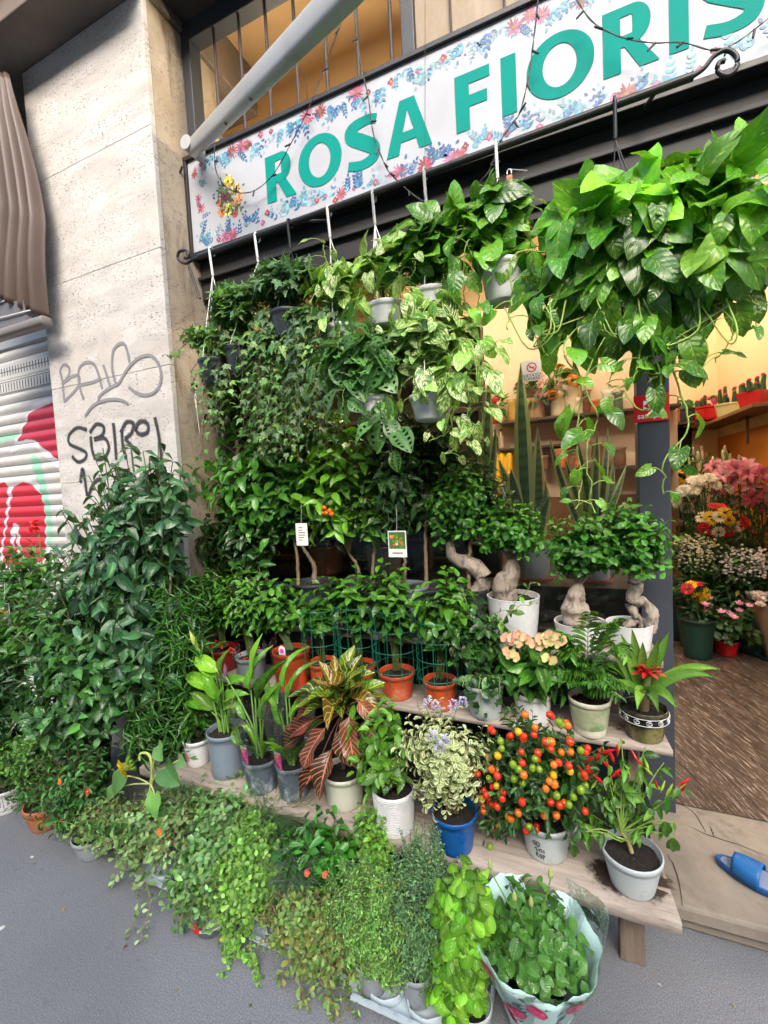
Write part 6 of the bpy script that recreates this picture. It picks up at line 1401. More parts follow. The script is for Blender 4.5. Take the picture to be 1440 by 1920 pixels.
t, P, rt, h = hang('dense blue green ivy in a dark pot on a black hook, third from the pillar', (543, 420), 540, 72, 570, 632, DARKPOT, 1.69, 203, 'hanging_ivy', cord=BLACK); gl, gs = G(), G()
mound(gl, gs, h, P, (535, 545), (.17, .13, .12), 74, 11, .060, .058, LT['ivy'], IVB)
for i in range(26): x = U(480, 640); trail(gl, gs, h, P, [(x, 590), (x+U(-10, 20), 680), (x+U(-20, 25), U(720, 860))], .026, .048, .046, LT['ivy'], IVB+[(.10, .20, .07)], pet=.02, dy=U(-.10, .03), stemc=(.10, .12, .04))
fin(t, gl, m_ivy, gs)
# pothos 4..7
def pothos(lab, hook, px, w, pyt, pyb, Y, seed, Cpx, rad, nb, lpb, L, trails, cols=PO, mt=None, mat=GRY, Ly=None, step=.05, cord=WHITE, T=None, asp=.66, **kw):
    t, P, rt, h = hang(lab, hook, px, w, pyt, pyb, mat, Y, seed, cord=cord); gl, gs = G(), G()
    L *= 1.12; kw.setdefault('kr', .98); kw.setdefault('lowcut', 0.05); kw.setdefault('droop', .3); kw.setdefault('up', .35); kw.setdefault('face', .6); mound(gl, gs, h, P, Cpx, rad, int(nb*.68), lpb, L, L*asp, T or LT['heart'], cols, **kw)
    for pts in trails: trail(gl, gs, h, P, pts, step, L*.85, L*.85*asp, T or LT['heart'], cols, pet=.045, stemr=.0026, dy=-.08)
    fin(t, gl, mt or m_poth, gs, names=('foliage', 'vines', 'x')); return t
pothos('variegated pothos with upright leaves beside the blue green ivy', (617, 395), 640, 66, 600, 650, 1.68, 204, (630, 545), (.14, .11, .14), 20, 6, .085, [[(680, 600), (690, 660)], [(600, 600), (590, 650)], [(610, 480), (606, 450)]], POV, m_pothv)
pothos('cream variegated pothos in the pale pot left of a matching pot', (701, 368), 722, 76, 556, 604, 1.64, 205, (715, 498), (.13, .10, .10), 13, 6, .082, [[(680, 540), (660, 600)], [(770, 520), (780, 480)]], POV+[(.16, .30, .08)], m_pothv)
pothos('pothos with long pointed leaves in the pale pot below the letter F', (797, 325), 808, 82, 530, 592, 1.66, 206, (815, 455), (.18, .12, .10), 26, 7, .10, [[(870, 480), (900, 520), (890, 590)], [(760, 500), (740, 560), (760, 620)]], PO)
pothos('green pothos in the grey pot beside the giant trailing one', (931, 275), 940, 82, 478, 558, 1.66, 207, (930, 408), (.15, .12, .09), 24, 7, .10, [[(880, 450), (870, 540), (880, 600)], [(990, 450), (1000, 500)], [(900, 440), (860, 420)]], PO)
# lower tier
t, P, rt, h = hang('slit leaved swiss cheese plant in a small white pot, lower row', (701, 368), 702, 68, 738, 782, WHITE, 1.60, 208, 'hanging_monstera'); gl, gs = G(), G()
mound(gl, gs, h, P, (690, 668), (.17, .12, .10), 34, 6, .125, .08, LT['slit'], [(.05, .14, .05), (.07, .18, .06), (.09, .22, .07)], droop=.5)
for pts in [[(600, 680), (590, 720)], [(730, 800), (735, 860)], [(650, 720), (640, 790)], [(720, 760), (725, 820)]]: trail(gl, gs, h, P, pts, .05, .12, .078, LT['slit'], [(.07, .18, .06)], pet=.03, dy=-.1)
fin(t, gl, m_mon, gs)
pothos('variegated pothos in the lower pale pot, trailing towards the snake plants', (797, 325), 808, 84, 732, 784, 1.60, 209, (815, 628), (.16, .12, .13), 28, 7, .085, [[(860, 700), (880, 760), (850, 840), (830, 850)], [(880, 680), (905, 740), (900, 830)], [(870, 640), (910, 660), (930, 640)], [(780, 700), (775, 760)], [(850, 720), (845, 800), (800, 830)], [(890, 700), (880, 770)]], POV+PO, m_pothv, step=.04)
# the giant one
t, P, rt, h = hang('giant green pothos, by far the biggest hanging plant, at the right end', (1152, 195), 1200, 120, 500, 580, DARKPOT, 1.66, 210, cord=BLACK); gl, gs = G(), G()
mound(gl, gs, h, P, (1195, 490), (.31, .2, .24), 96, 7, .128, .082, LT['heart'], PO+[(.04, .14, .02)], shell=.35, stemr=.003, jl=.45, Y=P[1]-.02, lowcut=-1, droop=.95, up=.25, face=.8)
mound(gl, gs, h, P, (1225, 400), (.28, .17, .10), 34, 5, .150, .095, LT['heart'], [(.12, .34, .025), (.17, .42, .03), (.07, .24, .02)], shell=.5, jl=.3, Y=P[1]-.05, droop=.35, up=.3, face=.6)
mound(gl, gs, h, P, (1385, 490), (.13, .17, .19), 24, 6, .135, .08, LT['heart'], [(.09, .26, .03), (.15, .34, .05)], shell=.5, jl=.3, Y=P[1]-.10, droop=.6, up=.3, face=.6)
for pts in [[(980, 470), (960, 560), (950, 620)], [(1060, 640), (1090, 720), (1080, 820), (1090, 900), (1080, 955)], [(1100, 700), (1120, 780), (1100, 850), (1115, 960)], [(1270, 720), (1290, 800), (1250, 860), (1245, 925)],
            [(1200, 650), (1180, 720), (1140, 720)], [(1300, 600), (1320, 680), (1230, 700), (1200, 690)], [(1400, 560), (1420, 610)], [(1020, 560), (1000, 620), (1030, 670)], [(1350, 580), (1370, 630), (1340, 680)],
            [(1260, 640), (1265, 700)], [(1220, 640), (1240, 720), (1210, 770), (1160, 730)]]:
    trail(gl, gs, h, P, pts, .06, .088, .058, LT['heart'], PO+[(.12, .3, .04)], pet=.05, stemr=.003, stemc=(.28, .42, .08), dy=-.14)
for i in range(8): a = U(0, 6.28); x = 1200+230*cos(a)*U(.3, 1); vv_ = curve([q(x, 560, P[1]-.15, P), q(x+U(-30, 30), 620, P[1]-.18, P), q(x+U(-60, 60), 640+U(-20, 30), P[1]-.16, P), q(x+U(-80, 80), 590+U(-40, 20), P[1]-.14, P)], 16); gs.tube(vv_, .0024, jit([(.28, .42, .08)], 1)[0], 5)
fin(t, gl, m_poth, gs, names=('foliage', 'vines', 'x'))
# small padlock and white clips on the rod
for px_, py_ in ((410, 486), (485, 462), (628, 402), (708, 380), (805, 342)):
    pass
c = at(955, 330, 1.80); t = thing('padlock', 'brass and steel padlock hanging under the sign beside the giant pothos', 'padlock', c)
g = G(); g.box((-.011, -.008, -.03), (.011, .008, .0)); g.build('body', plain('copper', (.32, .14, .08), .4, metal=.5), t, False, .002)
g = G(); g.tube([(.008*cos(a), 0, .012+.012*sin(a)) for a in np.linspace(-.4, pi+.4, 12)], .0025, (.5, .5, .5), 8); g.tube([(0, 0, .024), (.06, .05, .03)], .002, (.5, .5, .5), 6); g.build('shackle', plain('steel', (.5, .5, .5), .3, metal=.8), t)
# dried flower and white ribbon tied on the pillar corner
c = at(365, 715, 1.70); t = thing('dried_rose', 'dried rose hanging upside down with a long white ribbon at the pillar edge', 'dried flower', c)
g = G(); g.tube(curve([(0, 0, -.02), (.004, -.004, -.10), (.002, 0, -.17), (.008, 0, -.26)], 16), (.004, .0012), (.7, .7, .66), 5); g.tube(curve([(0, 0, -.02), (-.008, 0, -.06), (-.004, 0, -.13)], 10), .002, (.7, .7, .66), 5); g.build('ribbon', WHITE, t)
g = G(); flower(g, (0, 0, -.01), (.2, -.5, -1), 9, .022, .016, LT['petal'], (.14, .02, .02), None, .2, .9, layers=3); g.tube([(0, 0, 0), (-.02, .0, .05), (.0, .02, .09)], .002, (.12, .08, .04), 5); g.build('bloom', m_flow, t)
# ================================================================== TALL PLANTS BY THE PILLAR (left)
def big(lab, px, py, w, mat, pts, seed, L, W_, T, cols, mt, name, nb=30, lpb=12, h=.22, **kw):
    """large plant in a floor pot; pts = list of (cx, cy, Y, rx, ry, rz, nb)"""
    S(seed); c = atz(px, py, 0); rt = w/2*mpp(c); t = thing(name, lab, PP, c); pot(t, rt, rt*.8, h, mat); gl, gs = G(), G()
    a = dict(t0=.35, elev=.65, stemr=.004, baser=.03, stemc=(.10, .12, .04), up=.5); a.update(kw)
    for cx, cy, Y, rx, ry, rz, n in pts: shrub(gl, gs, (0, 0, h), at(cx, cy, Y)-c, (rx, ry, rz), n, lpb, L, W_, T, cols, ymax=(1.72-c[1]) if c[0] < -1.9 else None, **a)
    fin(t, gl, mt, gs); return t, c, h
FIC = [(.028, .095, .046), (.042, .125, .065), (.018, .060, .034), (.065, .155, .09)]
t, c, h = big('tall weeping fig with drooping blue green leaves in front of the stone pillar', 300, 1440, 90, DARKPOT, [(250, 930, 1.52, .26, .14, .24, 46), (310, 905, 1.50, .14, .10, .16, 18), (230, 1060, 1.48, .28, .18, .22, 40), (180, 1000, 1.50, .20, .14, .16, 16), (250, 1190, 1.42, .26, .18, .26, 44), (150, 1090, 1.45, .22, .15, .2, 22)], 301, .098, .044, LT['ovateH'], FIC, m_ficus, 'weeping_fig', droop=.75, up=.2, stemr=.0045)
g = G(); P0 = np.zeros(3)
for k, (x, y) in enumerate([(300, 1100), (270, 1000), (320, 1080)]): g.tube(curve([(U(-.03, .03), U(-.02, .02), h), (at(310, 1300, 1.5)-c), at(x, y, 1.52)-c], 14), (.012, .006), (.20, .14, .09), 8)
g.build('trunk', m_bark, t)
big('dark podocarpus with long narrow leaves between the weeping fig and the bench', 335, 1440, 60, DARKPOT, [(310, 1120, 1.55, .14, .10, .20, 26), (340, 1220, 1.45, .14, .10, .26, 30), (300, 1300, 1.40, .16, .12, .20, 22), (215, 1110, 1.45, .18, .12, .12, 10), (300, 1380, 1.35, .16, .12, .12, 16), (360, 1110, 1.6, .08, .08, .18, 12)], 302, .095, .0085, LT['lance'], [(.010, .042, .020), (.016, .06, .028), (.024, .085, .035)], m_gloss, 'podocarpus', lpb=20, elev=.85, tipc=(.06, .22, .03), t0=.4)
big('round leaved laurel hedge plant at the left, behind the sunflower', 170, 1470, 80, DARKPOT, [(120, 1200, 1.35, .26, .16, .24, 46), (60, 1130, 1.45, .26, .14, .16, 26), (190, 1270, 1.30, .22, .16, .22, 34), (130, 1330, 1.25, .26, .16, .16, 34)], 303, .064, .037, LT['ovateS'], [(.025, .085, .03), (.035, .12, .035), (.05, .16, .045)], m_gloss, 'laurel_shrub', lpb=14, up=.8)
big('pale green leafy shrub at the left edge below the red graffiti', 20, 1440, 80, DARKPOT, [(30, 1080, 1.55, .30, .12, .16, 34), (60, 1050, 1.6, .24, .1, .10, 18), (10, 1180, 1.4, .28, .16, .2, 32)], 304, .06, .034, LT['ovateS'], [(.04, .14, .03), (.06, .19, .035), (.03, .10, .025)], m_gloss, 'leafy_shrub', lpb=13, up=.8)
big('dark shrub with long strap like whorled leaves at the left edge', 10, 1440, 80, DARKPOT, [(20, 1330, 1.25, .16, .12, .14, 26), (10, 1280, 1.30, .12, .12, .12, 14)], 305, .10, .018, LT['lance'], [(.014, .05, .025), (.025, .08, .04)], m_gloss, 'pittosporum', lpb=12)
S(306)
t, c, h = big('small box like shrub in a white greek key pot at the far left edge', 18, 1512, 68, WHITE, [(40, 1420, 1.18, .20, .14, .12, 44), (10, 1400, 1.22, .18, .12, .12, 24), (90, 1390, 1.2, .14, .12, .12, 20)], 306, .028, .015, LT['obov'], [(.03, .10, .022), (.06, .17, .03), (.10, .24, .04)], m_gloss, 'box_shrub', lpb=15, h=.12, t0=.25, stemr=.002)
g = G(); rr_ = 34*mpp(c)*.97; 
for k in range(9):
    a0 = k/9*2*pi; key = [(0, .3), (0, .75), (.9, .75), (.9, .4), (.3, .4), (.3, .58), (.62, .58)]
    g.tube([((rr_*(.80+.2*z)+.0012)*cos(a0+u*.62), (rr_*(.80+.2*z)+.0012)*sin(a0+u*.62), z*.12) for u, z in key], .0016, (.05, .05, .05), 4)
for z_ in (.2, .86): g.tube([((rr_*(.80+.2*z_)+.001)*cos(a), (rr_*(.80+.2*z_)+.001)*sin(a), z_*.12) for a in np.linspace(0, 2*pi, 41)], .0014, (.05, .05, .05), 4)
g.build('greek_key_band', INK, t)
# terracotta pot
def gpot(lab, px, pyb, w, pyt, mat, z=0, rb=.72, name='potted_plant', group=None, **kw):
    P, rt, h = place(px, pyb, z, w, pyt, rb); t = thing(name, lab, PP, P, group=group); pot(t, rt, rt*rb, h, mat, **kw); return t, P, rt, h
S(310)
t, P, rt, h = gpot('leafy green plant in an orange terracotta pot standing on the asphalt at the left', 62, 1563, 72, 1520, TERRA, rim=.03, name='terracotta_pot_plant'); gl, gs = G(), G()
shrub(gl, gs, (0, 0, h), q(70, 1465, P[1]+.02, P), (.13, .12, .11), 46, 11, .034, .014, LT['lance'], [(.04, .13, .035), (.06, .18, .045)], .3, baser=.02, stemr=.0015); fin(t, gl, m_small, gs)
t, P, rt, h = gpot('loose lantana with an orange bloom in a grey pot right of the terracotta pot', 152, 1617, 72, 1580, GREY, name='lantana'); gl, gs, gf = G(), G(), G()
shrub(gl, gs, (0, 0, h), q(140, 1470, P[1]+.04, P), (.20, .16, .19), 84, 13, .036, .015, LT['ovateS'], [(.04, .14, .04), (.06, .19, .05), (.03, .10, .03)], .3, baser=.03, stemr=.0016)
for x, y, cc in ((113, 1465, (.72, .22, .05)), (165, 1484, (.6, .04, .03)), (300, 1560, (.7, .2, .05))): gf = G(); flower(gf, q(x, y, P[1]-.06, P), (0, -1, .3), 7, .014, .011, LT['petal'], cc, (.7, .4, .05), .3, .4); gf.build('flower', m_flow, t)
for i in range(8): x = U(100, 240); trail(gl, gs, h, P, [(x, 1540), (x+U(-20, 20), 1575)], .02, .03, .013, LT['ovateS'], [(.05, .15, .04)], dy=-.08, pet=.005, stemr=.0014)
fin(t, gl, m_small, gs)
# sunflower
S(311)
c = atz(255, 1590, 0); t = thing('sunflower', 'drooping sunflower with big heart shaped leaves rising from the succulents', PP, c); pot(t, .06, .045, .09, GREY); gl, gs, gf = G(), G(), G(); Yq = c[1]-.02
P = np.array(c); HD = q(262, 1425, Yq, P); gs.tube(curve([(0, 0, .08), q(282, 1480, Yq, P), q(282, 1420, Yq, P), HD+[.01, 0, .03], HD], 20), (.006, .005), (.42, .50, .14), 8)
for x, y, dx, dz, L in [(296, 1400, .5, -.2, .07), (310, 1440, .9, -.2, .11), (232, 1455, -.6, -.8, .10), (290, 1490, .2, -1, .09), (335, 1425, .9, .1, .06), (215, 1480, -.9, -.6, .07)]:
    B = q(x, y, Yq-.02, P); gs.tube(bez(q(281, 1470, Yq, P), (q(281, 1470, Yq, P)+B)/2+[0, 0, .02], B, 6), .003, (.40, .48, .16), 5); gl.leaves(leafT('heart', 8, 4, .5, .1, .05, lobes=.2, n=2, seed=int(x)), B, (dx, -.4, dz), (0, -.9, .5), L, L*.82, jit([(.10, .24, .09), (.07, .18, .07)], 1)[0])
HD = HD+np.array([-.015, -.05, 0]); flower(gf, HD, (-.5, -.9, -.35), 16, .046, .017, LT['lanceS'], (.75, .55, .02), (.22, .26, .04), .6, .5, layers=2); flower(gf, HD+[.004, .006, .004], (-.5, -.9, -.35), 14, .044, .018, LT['lanceS'], (.22, .38, .06), None, .3, -.3)
fin(t, gl, m_dull, gs, gf, names=('foliage', 'stalk', 'flower'))
# red flower and yellow tag among the left foliage
c = at(70, 985, 1.55); t = thing('poinsettia_bloom', 'red star shaped flower standing above the left foliage in front of the shutter', 'flower', (c[0], c[1], c[2]-.35)); gf, gs = G(), G()
for k in range(9): a = k*.7; gf.leaves(LT['croton'], (0, -.01, .35), (cos(a), -.3, sin(a)), (0, -1, .2), U(.045, .07), .022, (.62, .015, .015))
gs.tube([(0, 0, 0), (.01, 0, .2), (0, 0, .35)], .004, (.1, .25, .05), 6); gf.build('bracts', m_flow, t); gs.build('stem', m_stem, t)
hangtag('yellow edged tag in the shrubs at the far left', 10, 1150, 1.35, 30, 40, 'kum')

# ================================================================== GROUND ROW OF TRAYS AND SUCCULENTS
TRAY = plain('silver_grey_tray', (.42, .50, .55), .35, .1, 14, .04, dirt=.05, dirtc=(.25, .27, .28))
def tray(lab, a, b, y0, y1, h=.05, seed=1):
    S(seed); x0, x1 = a, b; t = thing('plant_tray', lab, 'tray', ((x0+x1)/2, y0, .001)); L = x1-x0; D = y1-y0; g = G()
    n = 61; xs = np.linspace(-L/2, L/2, n)
    def wall(p0, p1, out, k=n):
        s = np.linspace(0, 1, k)[:, None]; base = np.array(p0)*(1-s)+np.array(p1)*s; wv = np.abs(np.sin(s[:, 0]*k*.42))*.004
        rows = [base+np.array([0, 0, .0]), base+np.array(out)*.006+np.array([0, 0, h*.45]), base+np.array(out)*.008+np.array([0, 0, h*.45]), base+np.array(out)*.014+np.stack([0*wv, 0*wv, h-.006+wv], 1), base+np.array(out)*.024+np.stack([0*wv, 0*wv, h-.004+wv], 1), base+np.array(out)*.026+np.stack([0*wv, 0*wv, h-.014+wv*.5], 1)]
        g.grid(rows, (.4, .4, .4))
    wall((-L/2, 0, 0), (L/2, 0, 0), (0, -1, 0)); wall((L/2, 0, 0), (L/2, D, 0), (1, 0, 0), 31); wall((L/2, D, 0), (-L/2, D, 0), (0, 1, 0)); wall((-L/2, D, 0), (-L/2, 0, 0), (-1, 0, 0), 31)
    g.grid([[(-L/2, 0, .002), (L/2, 0, .002)], [(-L/2, D, .002), (L/2, D, .002)]], (.4, .4, .4)); o = g.build('shell', TRAY, t, False)
    g = G()
    for r_ in range(2):
        for k in range(int(L/.13)):
            cx = -L/2+.07+k*.13; cy = .07+r_*.13
            if cy > D-.03: continue
            g.lathe([(.055, .003), (.058, h*.6), (.062, h*.6), (.060, .003)], (.4, .4, .4), 20, ctr=(cx, cy, 0), wav=(.03, 8))
    g.build('cups', TRAY, t); return t
tray('silver grey plastic tray under the reddish purslane at the left', -1.62, -1.06, 1.125, 1.35, .05, 401)
tray('silver grey plastic tray under the bright lime green trailing plant', -1.03, -.66, 1.09, 1.33, .05, 402)
tray('silver grey scalloped tray holding the two thyme pots at the front', -.635, -.28, 1.055, 1.31, .05, 403)
def ground(lab, px, py, pots, name, mounds, trails, T, L, W_, cols, mt, seed, mat=GREY, stemc=(.3, .14, .1), hp=.10, rp=.055, dense=1, group=None, tstep=.012, tdy=0, flowers=(), lpb=14, up=.7, elev=.75, zt_=.004, sr=.0016, pet=.004, **kw):
    """px,py: where the pot's centre touches the ground"""
    S(seed); c = atz(px, py, 0); c[2] = zt_; t = thing(name, lab, PP, c, group=group); pot(t, rp, rp*.75, hp, mat); gl, gs, gf = G(), G(), G()
    for cx, cy, z, rx, ry, rz, n in mounds:
        C = atz(cx, cy, z)-c; shrub(gl, gs, (0, 0, hp), C+[0, .025, .015], (rx*1.12, ry*.95, rz*1.15), int(n*1.0), lpb, L, W_, T, cols, .25, elev=elev, stemr=sr, stemc=stemc, baser=rp*.6, up=up, **kw)
    for pts in trails:
        p = [np.array([0, 0, hp])]+[atz(x, y, z)-c for x, y, z in pts]
        vine(gl, gs, p, tstep, L*1.05, W_*1.05, T, cols, stemr=sr, stemc=stemc, pet=pet, hang=.1, face=.3)
    for x, y, z, cc, r_ in flowers: gf = G(); flower(gf, atz(x, y, z)-c, (0, -.8, .7), 5, r_, r_*.85, LT['petal'], cc, (.6, .4, .05), .25, .4); gf.build('flower', m_flow, t)
    fin(t, gl, mt, gs); return t, c
PUR = [(.12, .22, .10), (.17, .28, .14), (.21, .32, .18)]; REDST = (.26, .17, .10)
ground('reddish stemmed purslane spilling onto the asphalt behind the clear plastic cup', 250, 1620, 0, 'purslane', [(250, 1570, .15, .22, .13, .09, 90), (330, 1530, .17, .16, .12, .09, 60)], [[(210, 1590, .10), (180, 1600, .06)], [(220, 1640, .06), (205, 1660, .02)], [(260, 1680, .06), (240, 1760, .01)], [(280, 1680, .07), (262, 1770, .01)], [(200, 1570, .12), (160, 1560, .10)]], LT['obov'], .028, .016, PUR, m_small, 410, CLEAR if False else GREY, REDST)
ground('olive purslane with tangled bare stems below the sunflower', 190, 1590, 0, 'purslane', [(190, 1545, .13, .17, .12, .07, 80)], [[(150, 1580, .08), (130, 1560, .06)], [(240, 1590, .10), (262, 1610, .06)]], LT['obov'], .028, .016, [(.12, .22, .08), (.16, .26, .11)], m_small, 411, GREY, REDST)
ground('broad mound of green purslane just left of the lime green trailing plant', 390, 1640, 0, 'purslane', [(420, 1540, .20, .19, .12, .10, 100), (385, 1640, .13, .12, .12, .09, 80), (350, 1700, .10, .10, .08, .07, 36), (440, 1490, .22, .10, .08, .08, 30)], [], LT['obov'], .030, .019, [(.12, .25, .11), (.17, .32, .15), (.10, .19, .09)], m_small, 412, GREY, (.22, .20, .08))
ground('spiky green pinks behind the lime green trailing plant', 490, 1600, 0, 'dianthus', [(510, 1550, .24, .14, .10, .09, 110), (560, 1540, .25, .10, .08, .06, 60)], [], LT['needle'], .030, .006, [(.08, .20, .08), (.12, .28, .12)], m_small, 413, GREY, (.08, .16, .07), lpb=26)
ground('lime green small leaved plant trailing over the tray edge onto the asphalt', 465, 1690, 0, 'trailing_bacopa', [(470, 1640, .16, .13, .12, .09, 120), (440, 1700, .12, .12, .08, .08, 80), (480, 1560, .20, .10, .08, .08, 40)], [[(420, 1740, .06), (425, 1800, .02), (415, 1835, .005)], [(440, 1760, .05), (470, 1800, .02), (490, 1845, .005)], [(455, 1740, .06), (440, 1790, .03)], [(430, 1750, .05), (430, 1810, .01)], [(470, 1770, .05), (480, 1820, .01)]], LT['obov'], .022, .015, [(.15, .31, .07), (.20, .37, .10), (.11, .24, .05)], m_small, 414, GREY, (.2, .36, .08), tstep=.006)
ground('grey green tufted pinks in the middle of the ground row', 550, 1710, 0, 'dianthus', [(545, 1660, .20, .10, .09, .08, 120)], [], LT['needle'], .034, .006, [(.10, .21, .14), (.15, .29, .18)], m_small, 415, GREY, (.1, .16, .1), lpb=24)
ground('brownish sedum with dry stems hanging over the front of the tray', 560, 1800, 0, 'sedum', [(560, 1750, .13, .14, .10, .07, 110), (600, 1790, .09, .13, .08, .06, 80), (640, 1740, .12, .08, .08, .06, 30)], [[(560, 1830, .05), (580, 1900, .005)], [(600, 1840, .05), (640, 1905, .005)], [(640, 1830, .05), (660, 1900, .01)], [(540, 1810, .06), (520, 1840, .02)], [(660, 1820, .05), (680, 1870, .01)], [(620, 1850, .03), (625, 1915, .003)], [(580, 1850, .04), (555, 1890, .003)]], LT['obov'], .024, .013, [(.18, .27, .09), (.14, .25, .09), (.22, .24, .10), (.12, .21, .07)], m_small, 416, GREY, (.26, .18, .10), tstep=.008)
MIL = [(.03, .15, .025), (.045, .2, .03), (.02, .10, .02)]
ground('crown of thorns with big green leaves and small coral red flowers below the bench edge', 610, 1730, 0, 'crown_of_thorns', [(590, 1620, .20, .13, .09, .11, 34), (640, 1620, .20, .08, .08, .08, 16)], [], LT['obov'], .060, .026, MIL, m_gloss, 417, DARKPOT, (.10, .10, .05), lpb=10, flowers=[(x, y, .24, (.72, .10, .07), .012) for x, y in ((578, 1556), (577, 1580), (626, 1576), (634, 1580), (628, 1588), (632, 1600), (576, 1637), (610, 1640))], sr=.003)
ground('yellowish green mint leaning on the bench edge', 700, 1740, 0, 'mint', [(695, 1600, .24, .07, .06, .13, 40), (715, 1640, .18, .08, .07, .08, 26), (685, 1560, .28, .04, .04, .07, 12)], [], LT['ovateS'], .026, .015, [(.13, .30, .05), (.18, .34, .07), (.09, .22, .04)], m_small, 418, GREY, (.15, .26, .06), lpb=14)
ground('light green lemon thyme in the scalloped tray, left of the grey green thyme', 700, 1850, 0, 'thyme', [(690, 1735, .19, .13, .10, .13, 190), (690, 1800, .12, .13, .08, .07, 80)], [[(640, 1850, .05), (650, 1880, .02)], [(670, 1880, .04), (672, 1910, .01)]], LT['tiny'], .0145, .0064, [(.12, .27, .09), (.18, .35, .13), (.22, .38, .12)], m_small, 419, GREY, (.12, .16, .08), lpb=44, hp=.095, zt_=.006, droop=-.15, arch=.1, spread=.2)
ground('bushy grey green thyme in a grey pot in the scalloped tray beside the basil', 785, 1870, 0, 'thyme', [(775, 1765, .17, .11, .10, .12, 150), (795, 1660, .24, .09, .08, .13, 130)], [], LT['tiny'], .0140, .0060, [(.09, .20, .12), (.13, .26, .16), (.17, .31, .19)], m_small, 420, GREY, (.10, .14, .08), lpb=46, hp=.10, zt_=.006, droop=-.25, arch=.05, spread=.3)
ground('bright green basil with large puckered leaves in a grey pot', 872, 1935, 0, 'basil', [(862, 1780, .20, .055, .05, .10, 34), (858, 1660, .32, .055, .05, .08, 26), (870, 1860, .14, .055, .05, .07, 26), (895, 1650, .32, .05, .05, .05, 12)], [], LT['basil'], .044, .028, [(.17, .42, .03), (.22, .50, .05), (.13, .34, .025)], m_small, 421, PALEGREY, (.25, .42, .12), lpb=8, hp=.12, rp=.062, up=1.0, sr=.0025, kw=None) if False else None
S(421)
P, rt, h = place(880, 1950, 0, 78, 1908, .75); t = thing('basil', 'bright green basil with large puckered leaves in a grey pot beside the wrapped rose', PP, P); pot(t, rt, rt*.75, h, PALEGREY); gl, gs = G(), G()
for cx, cy, rx, rz, n in ((850, 1790, .075, .07, 30), (858, 1690, .06, .07, 26), (875, 1650, .045, .05, 16), (850, 1850, .07, .06, 24), (895, 1660, .04, .04, 10)):
    shrub(gl, gs, (0, 0, h), at(cx, cy, P[1]+.0)-P, (rx, .06, rz), n, 7, .052, .033, LT['basil'], [(.13, .32, .025), (.18, .40, .04), (.09, .24, .02)], .4, elev=.8, stemr=.002, stemc=(.3, .46, .14), up=.7, baser=.015)
fin(t, gl, LF('basil_leaf', .32, .25, (.35, .55, .12), nv=6, bump=.7, trans=.3), gs)
# red scrap and clear plastic cup by the left tray
c = atz(390, 1745, 0); t = thing('plastic_punnet', 'shallow clear punnet with a red label on the asphalt beside the lime green plant', 'punnet', c+[0, .02, .001])
g = G(); g.lathe([(.001, 0), (.050, 0), (.060, .035), (.066, .036), (.066, .040), (.058, .040), (.048, .004)], (.5, .5, .5), 36); g.build('shell', plain('cloudy_plastic', (.42, .45, .46), .25, .1), t)
g = G(); g.lathe([(.049, .003), (.0525, .012)], (.02, .02, .02), 36); g.build('black_base', BLACK, t)
g = G(); g.grid([[(.067*sin(a), -.067*cos(a), z) for a in np.linspace(-.5, .15, 6)] for z in (.03, .062)], (.6, .02, .03)); w = g.build('red_label', RED, t, False); w.modifiers.new('t', 'SOLIDIFY').thickness = .001
c = atz(320, 1690, 0); t = thing('clear_cup', 'crumpled clear plastic cup with a tiny succulent standing in the left tray', 'cup', c+[0, .04, .006])
g = G(); g.lathe([(.001, 0), (.038, 0), (.05, .05), (.056, .12), (.054, .12)], (.5, .5, .5), 30, wav=(.08, 4)); g.build('cup', CLEAR, t); g = G(); k = 40; d = nrm(rng.normal(0, 1, (k, 3))+[0, 0, .5]); g.leaves(LT['obov'], d*[.02, .02, .015]+[-.005, -.01, .06], d, (0, -.3, 1), .02, .012, jit(YG, k)); g.build('succulent', m_small, t)
g = G(); g.lathe([(.001, .03), (.04, .03)], (.05, .03, .02), 20); g.build('soil', M_soil, t)
# wrapped rose
S(430)
c = atz(1000, 2010, 0); c[1] += .10; t = thing('wrapped_rose_plant', 'miniature rose bush wrapped in mint green floral paper and clear film', 'wrapped plant', c)
ZT = .235; pot(t, .065, .05, .11, GREY)
t_ = NT('mint_wrap'); o_ = t_.obj(); n = t_.noise(o_, 8, 4); t_.setb(t_.mix(n.outputs[0], (.42, .66, .62), (.54, .76, .72)), .3)
prof = [(.055, 0), (.062, .04), (.078, .09), (.098, .14), (.118, .19), (.135, ZT)]
g = G(); n = 64; g.lathe(prof, (.5, .7, .66), n, wav=(.035, 9)); v = g.v[0]; v[-n:, 2] += .012*np.sin(np.arange(n)/n*2*pi*1.0-1.2)+.004*(np.arange(n) % 2); w = g.build('paper', t_.m, t); w.modifiers.new('t', 'SOLIDIFY').thickness = .0008
g = G()
def wr(z): return float(np.interp(z, [p_[1] for p_ in prof], [p_[0] for p_ in prof]))
def wp(a, z, off): r_ = wr(z)*(1+.035*sin(9*a))+off; return (r_*cos(a), r_*sin(a), z)
